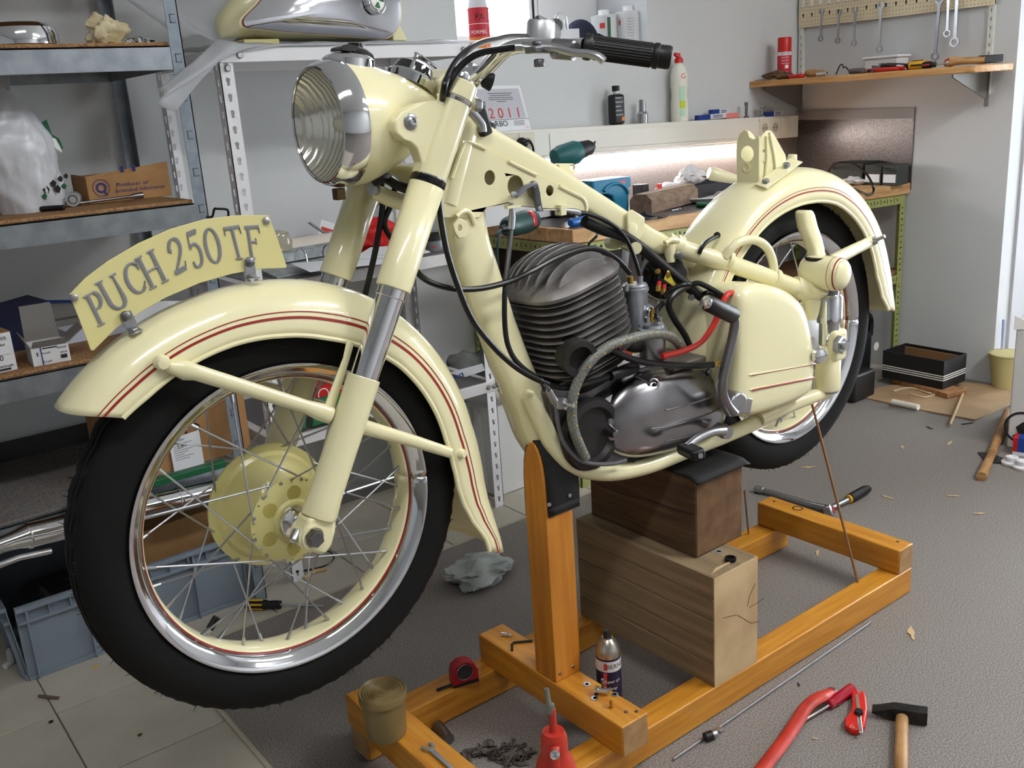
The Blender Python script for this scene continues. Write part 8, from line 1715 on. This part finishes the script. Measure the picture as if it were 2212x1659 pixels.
# bits on the middle cross beam
def bolt_on(name, label, px, py, z, r, L, dirv, mm, head=1.7, group=None):
    p = PZ(px, py, z); d = V(dirv).normalized(); lift = r*head if abs(d.z) < 0.5 else 0.0
    p = p+Z*(lift+0.0004); m = MB(); m.tube([p, p+d*L], r, 10); m.lathe([(r*head, 0), (r*head, r*1.3), (0, r*1.35)], p+d*L*0 if abs(d.z) > 0.5 else p, -d if abs(d.z) < 0.5 else d, 6)
    return tag(m.build(name, [mm]), label, 'bolt', group)
bolt_on('bolt', 'bright short bolt lying on the middle cross beam', 1293, 1500, zu, 0.0055, 0.022, (0.5, -0.7, 0), CHROME)
bolt_on('bolt', 'grey bolt standing head down on the middle cross beam', 1303, 1492, zu, 0.0036, 0.026, (0, 0, 1), STEEL)
bolt_on('screw', 'brass coloured screw standing on the middle cross beam', 1320, 1528, zu, 0.003, 0.017, (0, 0, 1), BRASS)
for px, py, l in ((1285, 1509, 'thin washer left of the bright bolt'), (1328, 1501, 'thin washer right of the grey bolt'), (1268, 1479, 'thin washer nearest the post')): tag(MB().lathe([(0.0075, 0), (0.0075, 0.0012), (0.004, 0.0012), (0.004, 0)], PZ(px, py, zu)+Z*0.0004, Z, 16).build('washer', [ZINC]), l, 'washer')
tag(MB().tube([PZ(1083, 1370, zu+0.005), PZ(1094, 1370, zu+0.005), PZ(1096, 1371, zu+0.005), PZ(1106, 1373, zu+0.005)], [0.0045, 0.0045, 0.003, 0.003], 10).build('bullet_connector', [CHROME]), 'small bright bullet connector at the far beam end', 'connector')
tag(MB().tube([PZ(1106, 1405, zu+0.003), PZ(1106, 1392, zu+0.003), PZ(1110, 1388, zu+0.003), PZ(1150, 1384, zu+0.003)], 0.0028, 6).build('hex_key', [BLACKPL]), 'black hex key lying on the middle cross beam', 'hex key')
p0 = PZ(925, 1616, zu+0.0006); p1 = PZ(985, 1672, zu+0.0006); D = (p1-p0); L = 0.13; D.normalize()
m = wrench(MB(), p0+D*L, Z.cross(-D).normalized()*-1, -D, L, 0.0095, 0.005); m.v = [(x, y, z) for x, y, z in m.v]
zmin = min(v[2] for v in m.v); m.v = [(x, y, z-zmin+zu+0.0006) for x, y, z in m.v]
tag(m.build('spanner', [ZINC], bevel=0.0008, seg=1), 'open ended spanner lying on the front cross beam', 'spanner')
# aerosol can behind the middle beam
c = PZ(1310, 1460, 0.07); c = V((c.x, c.y, 0)); r = 0.0262
c = PY(1313, 1405, 1.285); c = V((c.x, 1.285, 0.0005)); hS = PY(1312, 1362, 1.285).z
t, C = spray_can('spray_can', 'dark blue aerosol can with a silver shoulder inside the stand', c, r, hS*0.84, mat('dark_blue_can', (24, 26, 60), 0.35), mat('silver_shoulder', (186, 182, 170), 0.25, 0.9), 0.001)
hb = hS*0.84; MB().lathe([(r*0.99, hb-0.016), (r*1.01, hb-0.010), (r*0.95, hb), (r*0.72, hb+0.014), (r*0.42, hb+0.021), (r*0.42, hb+0.024), (0, hb+0.024)], C, Z, 28).build('shoulder', [mat('silver_shoulder', (186, 182, 170), 0.25, 0.9)], t)
MB().lathe([(r*0.36, hb+0.023), (r*0.30, hS-0.004), (r*0.24, hS), (0, hS)], C, Z, 18).build('nozzle', [BLACKPL], t)
ang = atan2(-C.y, -C.x); fn = on_cyl(C, r*1.006, ang); m = MB(); m.grid([[fn(u, v) for u in [r*(-1.5+0.25*q) for q in range(13)]] for v in (hb-0.044, hb-0.020)], False, False); m.build('label_band', [WHITEBOX], t)
m = MB(); m.grid([[fn(u, v) for u in [r*(-0.7+0.05*q+0.35*(v/hb))for q in range(7)]] for v in (0.05, 0.09, hb-0.046)], False, False); m.grid([[on_cyl(C, r*1.01, ang)(u, v) for u in [r*(-0.36+0.08*q) for q in range(4)]] for v in (hb-0.040, hb-0.024)], False, False); m.build('red_band', [REDINK], t)
fn = on_cyl(C, r*1.012, ang); m = MB(); write(m, 'BERNER', 0.014, C, X, Z, fn=lambda a, bq: fn(a+0.020, bq+hb-0.032)); m.build('lettering', [INK], t)
m = MB()
for k, (tx_, s_) in enumerate((('Super 6+', 0.010), ('Spray', 0.009), ('Multi', 0.009))): write(m, tx_, s_, C, X, Z, fn=lambda a, bq, k=k: fn(a+0.008, bq+hb-0.066-0.016*k), slant=0.3)
m.build('lettering', [WHITEINK], t)

# ================================================================ ON THE FLOOR
def Fp(px, py, z=0.0): return PZ(px, py, z)
# oil can
c = Fp(1200, 1700); c = PY(1198, 1620, 1.04); c = V((c.x, 1.04, 0.0005)); zd = PY(1198, 1578, 1.04).z; r = 0.047
t = thing('oil_can', 'red oil can with a long grey spout in front of the stand', 'oil can', c)
MB().lathe([(r*1.0, 0), (r*1.03, 0.003), (r*1.0, 0.008), (r*1.0, zd*0.34), (r*1.06, zd*0.36), (r*1.06, zd*0.39), (r*1.0, zd*0.41), (r*0.95, zd*0.55), (r*0.82, zd*0.70), (r*0.62, zd*0.82), (r*0.46, zd*0.87), (r*0.47, zd*0.90), (r*0.46, zd*0.96), (r*0.38, zd), (0, zd)], c, Z, 40).build('body', [REDMETAL], t)
tip = PY(1180, 1487, 1.05); MB().tube(spline([c+Z*zd*0.98, c+Z*(zd*1.16), PY(1190, 1540, 1.04), tip]), 0.0042, 10).build('spout', [mat('grey_spout', (128, 132, 128), 0.4, 0.5)], t); MB().tube([c+Z*zd*0.97, c+Z*zd*1.14], [0.0072, 0.0055], 12).build('spout_base', [REDMETAL], t)
fd = V((-c.x, -c.y, 0)).normalized(); MB().grid([[c+Z*z+fd*d+fd.cross(Z)*s for s in (-0.008, 0.008)] for z, d in ((zd*0.96, r*0.50), (zd*0.9, r*0.66), (zd*0.62, r*1.12), (zd*0.36, r*1.22), (zd*0.1, r*1.22))], False, False).build('trigger', [REDMETAL], t, solid=0.002)
MB().lathe([(0.008, 0), (0.0078, 0.006), (0.004, 0.008), (0, 0.008)], c+fd*r*0.55+Z*zd*0.92, fd+V((0, 0, 0.4)), 14).build('pump_button', [CHROME], t)
# dark socket and greasy scrap inside the stand
tag(MB().tube([Fp(945, 1568, 0.013), Fp(970, 1598, 0.013)], [0.013, 0.0125], 16).build('steel_socket', [STEEL]), 'dark steel socket on the floor beside the far beam', 'socket')
m = MB(); rnd = random.Random(12)
for (x, y) in ((1020, 1632), (1045, 1628), (1070, 1636), (1092, 1628), (1112, 1622), (1135, 1640), (1105, 1642)):
    p = Fp(x, y); [m.tube(spline([p+V((rnd.uniform(-.03, .03), rnd.uniform(-.02, .02), rnd.uniform(.002, .012))) for _ in range(5)], 4), rnd.uniform(.0015, .0035), 6, flat=(1, .4)) for _k in range(5)]
tag(stuff(m.build('greasy_shavings', [mat('greasy_dark', (54, 48, 46), 0.7, col2=(92, 84, 78), scale=40, bump=0.4)])), 'greasy dark shavings on the floor inside the stand', 'shavings')
# long rod beside the near beam
tag(MB().tube([Fp(1455, 1640, 0.004), Fp(1880, 1345, 0.004)], 0.0032, 8).build('steel_rod', [ZINC]), 'long thin steel rod on the floor along the near beam', 'rod')
c = Fp(1523, 1593, 0.010); t = thing('socket_piece', 'small black and silver socket piece near the long rod', 'socket', c-Z*0.01); MB().tube([c, c+V((0.016, -0.004, 0))], 0.010, 14).build('black_half', [BLACKPL], t); MB().tube([c+V((0.016, -0.004, 0)), c+V((0.026, -0.006, 0))], 0.009, 14).build('silver_half', [ZINC], t)
tag(MB().hexnut(Fp(1554, 1580, 0.0004), Z, 0.008, 0.008).build('nut', [ZINC]), 'single zinc nut on the floor near the long rod', 'nut')
# crowbar
t = thing('crowbar', 'red painted crowbar lying at the bottom right', 'crowbar', Fp(1700, 1590))
P = [Fp(1797, 1494, 0.016), Fp(1778, 1503, 0.022), Fp(1757, 1514, 0.024), Fp(1738, 1532, 0.018), Fp(1722, 1558, 0.012), Fp(1690, 1604, 0.010), Fp(1645, 1662, 0.010), Fp(1600, 1720, 0.010)]
Q = spline(P, 5); MB().tube(Q, [0.006]+[0.013]*4+[0.0155]*(len(Q)-5), 8, flat=(1, 0.6)).build('bar', [REDMETAL], t, angle=60)
m = MB(); pp = spline([Fp(1800, 1490, 0.010), Fp(1785, 1503, 0.016), Fp(1770, 1512, 0.020)], 4); m.tube(pp, [0.012, 0.012, 0.012, 0.012, 0.0125, 0.0125, 0.012, 0.012, 0.0122][:len(pp)], 8, flat=(1, 0.45)); m.build('claw', [mat('worn_dark_red', (112, 40, 40), 0.5)], t)
# red screwdriver
h0, h1, tip = Fp(1842, 1485, 0.012), Fp(1792, 1523, 0.012), Fp(1733, 1558, 0.010)
t = thing('screwdriver', 'red clear handled screwdriver leaning over the crowbar', 'screwdriver', h1); d = (h1-h0); L = d.length; d.normalize()
MB().lathe([(0.007, 0), (0.0115, 0.004), (0.012, L*0.75), (0.009, L*0.85), (0.010, L*0.95), (0.0085, L), (0, L)], h0, d, 10).build('handle', [mat('clear_red_plastic', (186, 18, 46), 0.15, trans=0.25, coat=0.5)], t, angle=20); MB().tube([h1-d*0.002, tip], 0.0032, 10).build('blade', [CHROME], t)
# cutter knife
t = thing('cutter_knife', 'red box cutter knife with a black wheel', 'knife', Fp(1850, 1550)); 
kp = [(1838, 1500), (1850, 1497), (1856, 1508), (1864, 1500), (1870, 1515), (1873, 1545), (1868, 1580), (1855, 1589), (1838, 1588), (1825, 1578), (1824, 1565), (1836, 1550), (1840, 1530)]
P = [Fp(x, y, 0.001) for x, y in kp]; q = [(p.x, p.y) for p in P]
m = MB(); m.prism(q, V((0, 0, 0.001)), X, Y, 0.014); m.build('handle', [mat('red_orange_plastic', (204, 34, 26), 0.35)], t, bevel=0.0035, seg=3)
a, b_ = Fp(1850, 1500, 0.0152), Fp(1860, 1584, 0.0152); d = (b_-a).normalized(); sd = Z.cross(d)
m = MB(); m.box((a+b_)/2, ((b_-a).length*0.98, 0.008, 0.003), Matrix((d, sd, Z)).transposed()); m.build('steel_channel', [CHROME], t, bevel=0.001)
MB().lathe([(0.009, 0), (0.0085, 0.006), (0, 0.007)], Fp(1855, 1540, 0.016), Z, 18).build('wheel', [BLACKPL], t)
m = MB(); m.tube([Fp(1836, 1572, 0.0153), Fp(1842, 1562, 0.0153), Fp(1845, 1574, 0.0153)], 0.0016, 6, closed=True); m.build('hang_hole', [mat('salmon', (226, 150, 130), 0.6)], t)
# hammer
t = thing('hammer', 'wooden handled hammer with black head on the floor, lower right', 'hammer', Fp(1945, 1560))
a, b_ = Fp(1884, 1531, 0.014), Fp(2003, 1550, 0.016); D = (b_-a).normalized(); L = (b_-a).length; S = Z.cross(D); O = V((a.x, a.y, 0.003))
m = MB(); m.prism([(0, 0.013), (0.012, 0.016), (L*0.40, 0.027), (L*0.62, 0.027), (L, 0.028), (L, 0.0), (L*0.62, 0.0), (L*0.40, 0.0), (0.012, 0.006), (0, 0.009)], O+S*0.013, D, Z, 0.026) ; m.build('head', [mat('worn_black_steel', (30, 30, 32), 0.4, 0.6, col2=(58, 56, 54), scale=30)], t, bevel=0.0035, seg=2)
h0 = a+(b_-a)*0.55; h1 = Fp(1945, 1720, 0.014); MB().tube(spline([h0-S*-0.014, h0*0.85+h1*0.15, h0*0.5+h1*0.5, h1], 4), [0.0112]*3+[0.0125]*10, 14, flat=(1, 0.8)).build('handle', [HANDLEWOOD], t)
# ratchet with extension behind the rear beam
t = thing('ratchet', 'ratchet with long extension and black grip behind the stand', 'ratchet', Fp(1790, 1110))
MB().tube([Fp(1632, 1056, 0.012), Fp(1648, 1060, 0.012), Fp(1650, 1060, 0.012), Fp(1760, 1092, 0.012), Fp(1785, 1098, 0.014)], [0.012, 0.012, 0.009, 0.009, 0.012], 14).build('extension', [ZINC], t)
MB().lathe([(0.018, -0.012), (0.020, -0.006), (0.020, 0.010), (0.014, 0.014), (0, 0.014)], Fp(1790, 1104, 0.016), V((0.4, -0.8, 0.35)), 22).build('head', [ZINC], t); MB().lathe([(0.010, 0), (0.010, 0.003), (0, 0.004)], Fp(1790, 1104, 0.016)+V((0.4, -0.8, 0.35)).normalized()*0.013, V((0.4, -0.8, 0.35)), 14).build('red_dial', [REDPL], t)
MB().tube([Fp(1797, 1097, 0.014), Fp(1836, 1077, 0.014)], 0.0085, 12).build('shaft', [ZINC], t); MB().tube([Fp(1832, 1079, 0.014), Fp(1836, 1077, 0.014)], 0.0135, 14).build('yellow_ring', [YELLOWPL], t)
MB().tube([Fp(1836, 1077, 0.015), Fp(1842, 1074, 0.015), Fp(1868, 1059, 0.015), Fp(1876, 1055, 0.015)], [0.0145, 0.016, 0.0155, 0.011], 14).build('grip', [BLACKPL], t)
# rag and screwdriver under the shelf, cable, bits
rg_ = crumple('rag', Fp(1037, 1252), (0.10, 0.062, 0.034), RAGM, 'grey rag lying on the floor behind the front wheel', 'rag', 17, amp=0.45)
h0, h1, tip = Fp(531, 1306, 0.014), Fp(606, 1306, 0.014), Fp(698, 1309, 0.008); d = (h1-h0).normalized(); L = (h1-h0).length
t = thing('screwdriver', 'yellow and black screwdriver on the floor by the crate', 'screwdriver', h0-Z*0.014)
MB().lathe([(0.011, 0), (0.0135, 0.005), (0.014, L*0.55), (0.0105, L*0.68), (0.012, L*0.82), (0.0115, L), (0, L)], h0, d, 18).build('handle', [BLACKPL], t)
for k in range(6): a = 2*pi*k/6; u = d.orthogonal().normalized(); w = d.cross(u); q = (u*cos(a)+w*sin(a))*0.0118; MB().tube([h0+q+d*0.008, h0+q+d*L*0.52], 0.0036, 6).build('grip_inlay', [YELLOWPL], t)
MB().tube([h1, tip], 0.0032, 8).build('blade', [ZINC], t)
tag(MB().tube(spline([Fp(628, 1236, .003), Fp(660, 1232, .003), Fp(700, 1223, .003), Fp(720, 1208, .003), Fp(716, 1194, .003), Fp(695, 1188, .003), Fp(680, 1188, .003)]), 0.0026, 7).build('cable', [CABLE]), 'thin black cable loop on the floor by the white post', 'cable')
tag(MB().tube(spline([Fp(657, 1250, .006), Fp(668, 1240, .007), Fp(680, 1234, .006), Fp(705, 1229, .005)]), 0.006, 8).build('wood_piece', [mat('tan_stick', (198, 170, 120), 0.6)]), 'short tan stick on the floor beside the cable loop', 'stick')
tag(MB().tube([Fp(84, 1503, .004), Fp(108, 1506, .004), Fp(128, 1507, .004)], [0.004, 0.0045, 0.003], 7).build('twig', [mat('grey_red_stick', (110, 92, 86), 0.6)]), 'short dark stick on the beige tiles', 'stick')
tag(MB().tube([Fp(20, 1405, .01), Fp(24, 1430, .008), Fp(10, 1440, .008)], 0.008, 7).build('white_clip', [WHITEBOX]), 'white bent clip on the tiles at the crate corner', 'clip')
for px, py, mm, l in ((207, 1440, YELLOWPL, 'tiny yellow scrap on the tiles beside the crate'), (110, 1559, BLACKPL, 'tiny dark crumb on the beige tiles'), (302, 1587, BROWNWOOD, 'tiny brown crumb in the middle of a beige tile'), (415, 1373, REDPL, 'tiny red scrap on the tiles behind the wheel')):
    tag(MB().sphere(Fp(px, py, 0.003), (0.006, 0.004, 0.003), 7, 4).build('scrap', [mm]), l, 'scrap')

# ---- right hand corner: cardboard, box, bucket, carton
cs = [(1848, 856), (1905, 838), (2000, 822), (2140, 833), (2200, 850), (2195, 868), (2106, 909), (1960, 882)]
m = MB(); m.prism([(p.x, p.y) for p in (Fp(*q) for q in cs)], V((0, 0, 0.0005)), X, Y, 0.005)
tag(m.build('cardboard_sheet', [mat('floor_cardboard', (178, 150, 116), 0.8, col2=(160, 130, 96), scale=6)]), 'flat cardboard sheet on the floor in the far corner', 'cardboard')
A, Bq = Fp(1926, 826, 0.006), Fp(2046, 862, 0.006); tag(obox(MB(), A, Bq, 0.11, 0.022).build('wood_plank', [mat('reddish_plank', (176, 128, 84), 0.7, col2=(146, 100, 62), scale=5, stretch=(3, 12, 3))], bevel=0.002), 'short board under the black striped box', 'board')
A, Bq = Fp(1905, 815, 0.028), Fp(2036, 842, 0.028); h = PY(2035, 783, Bq.y).z-0.028; h = max(0.10, h)
t, A, U, D, L = open_carton('shoe_box', 'black open box with white stripes in the far corner', 'box', A, Bq, 0.17, h, [mat('black_carton', (26, 26, 28), 0.6), CARDIN], wall=0.006)
m = MB(); m.hexa([A+U*u+D*d+Z*z for z in (0.006, h*0.9) for u, d in ((0.0065, 0.155), (L-0.0065, 0.155), (L-0.0065, 0.1635), (0.0065, 0.1635))]); m.build('lining', [CARDIN], t)
for k in range(3):
    z = h*(0.30+0.075*k); m = MB(); m.prism([(0, z), (L, z), (L, z+h*0.035), (0, z+h*0.035)], A-D*0.0008, U, Z, 0.0006); m.prism([(0, z), (0.17, z), (0.17, z+h*0.035), (0, z+h*0.035)], A+U*(L+0.0002), D, Z, 0.0006); m.build('white_stripe', [WHITEINK], t)
tag(MB().tube([Fp(1928, 868, 0.018), Fp(1984, 880, 0.018)], 0.012, 12).build('paper_tube', [mat('cream_paper_roll', (226, 218, 206), 0.7)]), 'white rolled paper on the cardboard sheet', 'roll')
tag(MB().tube([Fp(2052, 917, 0.010), Fp(2085, 838, 0.012)], 0.0055, 8).build('thin_stick', [mat('pale_stick', (186, 160, 120), 0.6)]), 'thin pale stick lying across the cardboard sheet', 'stick')
tag(MB().tube(spline([Fp(1930, 845, .008), Fp(1960, 838, .010), Fp(1985, 842, .009), Fp(2010, 850, .01), Fp(2030, 846, .009), Fp(2000, 858, .008), Fp(1965, 850, .008)]), 0.0042, 7).build('string', [mat('pale_string', (206, 186, 150), 0.8)]), 'loop of pale string before the black striped box', 'string')
# black tool case between the tyre and the box
tag(MB().bx(PY(1846, 820, 2.14).x, PY(1892, 820, 2.14).x, 2.14, 2.24, 0.0008, 0.12).build('tool_case', [BLACKPL], bevel=0.012, seg=3), 'black plastic tool case behind the rear tyre', 'case')
t = thing('black_bag', 'black case with round white label under the bench', 'case', V((3.75, 2.42, 0))); MB().bx(3.66, 3.82, 2.34, 2.5, 0.0008, 0.20).build('body', [BLACKPL], t, bevel=0.03, seg=3); MB().tube(spline([V((3.66, 2.35, 0.17)), V((3.66, 2.34, 0.25)), V((3.75, 2.34, 0.28)), V((3.82, 2.36, 0.24)), V((3.82, 2.36, 0.17))]), 0.012, 10).build('handle', [BLACKPL], t); MB().lathe([(0.02, 0), (0, 0.001)], PY(1893, 748, 2.335), -Y, 18).build('label', [WHITEINK], t)
# pale pole, bucket, white carton
A = PZ(2160, 800, 0.0); A = V((4.10, 1.74, 0)); a = PY(2166, 690, 1.80); tag(MB().tube([V((PY(2163, 800, 1.855).x, 1.855, 0.001)), PY(2168, 690, 1.855)], 0.006, 12).build('blue_pole', [mat('pale_blue_pole', (172, 180, 220), 0.4)]), 'pale blue broom pole leaning at the door jamb', 'pole')
c = Fp(2172, 836); t = thing('bucket', 'pale yellow plastic bucket in the corner by the jamb', 'bucket', c); rb = 0.072
hB = PY(2165, 768, c.y).z; MB().lathe([(rb*0.72, 0.001), (rb, hB), (rb*0.96, hB), (rb*0.70, 0.006), (0, 0.006)], c, Z, 30).build('body', [PALEYELLOW], t); MB().lathe([(rb*0.99, hB-0.006), (rb*1.05, hB-0.004), (rb*1.05, hB), (rb*0.98, hB)], c, Z, 30).build('rim', [PALEYELLOW], t)
p = Fp(2168, 958); wx0 = p.x+0.06; A = Fp(2172, 962); 
c0 = Fp(2174, 966); t = thing('white_carton', 'tall white carton with a round black emblem at the right edge', 'carton', c0)
Ub = V((0.25, -0.97, 0)).normalized(); hC = PY(2198, 690, c0.y).z*0.98
A, Bq = c0, c0+V((0.10, -0.34, 0)); U, D, L = away(A, Bq); obox(MB(), A+Z*0.001, Bq+Z*0.001, 0.30, hC).build('body', [mat('white_carton_dusty', (206, 204, 200), 0.7)], t, bevel=0.004)
ec = PX(2206, 918, 1); F = A-D*0.001
def face(px, py):       # pixel -> point on the near face of the carton
    d_ = ray(px, py); n = D; s = (F-EYE).dot(n)/d_.dot(n); return EYE+d_*s
e = face(2208, 924); m = MB(); rr_ = 0.058
m.prism([(rr_*cos(2*pi*k/28), rr_*sin(2*pi*k/28)) for k in range(28)], e, U, Z, 0.0008, 0, [[(rr_*0.86*cos(2*pi*k/28), rr_*0.86*sin(2*pi*k/28)) for k in range(28)]])
m.prism([(-0.03, -0.035), (-0.01, -0.045), (0.02, -0.03), (0.03, 0.0), (0.02, 0.025), (0.0, 0.02), (-0.02, 0.0), (-0.012, -0.02)], e, U, Z, 0.0008); m.build('emblem', [INK], t)
m = MB(); m.prism([(0, 0), (0.03, 0.004), (0.04, 0.03), (0.0, 0.05)], face(2190, 712), U, Z, 0.002); m.build('torn_label', [WHITEINK], t)
t = thing('wooden_shaft', 'loose wooden tool shaft lying on the floor by the white carton', 'handle', Fp(2118, 1034)); MB().tube(spline([Fp(2120, 1030, 0.016), Fp(2140, 985, 0.016), Fp(2160, 935, 0.016), Fp(2178, 890, 0.018)], 4), [0.0165]*3+[0.0145]*4+[0.0165]*6, 14).build('shaft', [HANDLEWOOD], t)
m = MB(); m.prism([(p.x, p.y) for p in (Fp(*q) for q in ((2112, 979), (2140, 980), (2176, 996), (2160, 1002), (2130, 1001)))], V((0, 0, 0.0005)), X, Y, 0.004); tag(m.build('dark_offcut', [BLACKPL]), 'dark pointed offcut under the wooden handle', 'offcut')
A = Fp(2186, 982); Bq = Fp(2230, 988); t = thing('tin', 'red white and blue tin lying at the right edge', 'tin', A); m = MB(); c = (A+Bq)/2; U, D, L = away(A, Bq); obox(MB(), A, A+U*0.014, 0.05, 0.062).build('red_end', [REDPL], t); obox(MB(), A+U*0.014, A+U*0.10, 0.05, 0.062).build('blue_body', [BLUEBOX], t); obox(MB(), A+U*0.001-D*0.001, A+U*0.10-D*0.001, 0.05, 0.012).build('white_base', [WHITEBOX], t)
m = MB(); write(m, 'AL', 0.03, A+U*0.06-D*0.002+Z*0.040, U, Z); m.build('lettering', [WHITEINK], t)
for px, py, l in ((2185, 1003, 'white cable spool before the tricolour tin'), (2208, 1012, 'second white spool at the picture edge')):
    c = Fp(px, py); tag(MB().lathe([(0.03, 0.0005), (0.032, 0.004), (0.032, 0.010), (0.02, 0.014), (0.02, 0.028), (0.012, 0.030), (0, 0.018)], c, V((0.0, 0.0, 1)), 24).build('spool', [WHITEBOX]), l, 'spool')
t = thing('corridor_shelf', 'wooden shelf end beyond the door jamb at the right edge', 'shelf', PX(2206, 338, 4.6)); p = PX(2201, 328, 4.6); MB().bx(4.6, 5.1, p.y-0.5, p.y, p.z-0.03, p.z).build('board', [BEECH], t); MB().bx(4.62, 4.64, p.y-0.03, p.y-0.01, p.z-0.10, p.z-0.03).build('bracket', [BROWNWOOD], t)
# scattered shreds
rnd = random.Random(4); bits = [(1950, 967, 'curved'), (2008, 925, 'dark'), (2052, 958, 'pale'), (2092, 915, 'small dark'), (2060, 1072, 'thin'), (1918, 1075, 'broad leaf'), (1766, 1195, 'pale paper'), (1970, 1368, 'straw'), (1745, 1010, 'stringy'), (2115, 1110, 'faint'), (1725, 1480, 'tiny black'), (1760, 1597, 'tiny white')]
for i, (px, py, w) in enumerate(bits):
    c = Fp(px, py); m = MB(); a = rnd.uniform(0, 3); s = 0.012+0.012*rnd.random(); n = 7
    if w.startswith('tiny'): s = 0.005
    top_ = [(s*1.5*(k/(n-1)-0.5)*2, s*0.35*sin(pi*k/(n-1))*(1+0.5*sin(k*2.1+i))) for k in range(n)]; q = top_+[(x, -0.5*y-0.001) for x, y in reversed(top_[1:-1])]
    U_ = V((cos(a), sin(a), 0.02)); m.prism(q, c+Z*0.0016, U_, Z.cross(U_).normalized(), 0.0008)
    tag(m.build('shred', [BLACKPL if 'black' in w or 'dark' in w else mat('dry_shred', (196, 168, 124), 0.8)]), w+' packing shred on the floor '+('behind the stand' if py < 1200 else 'before the stand')+(' near the cardboard' if py < 960 and px > 1900 else ' near the rear wheel' if px < 1800 and py < 1200 else ''), 'shred')
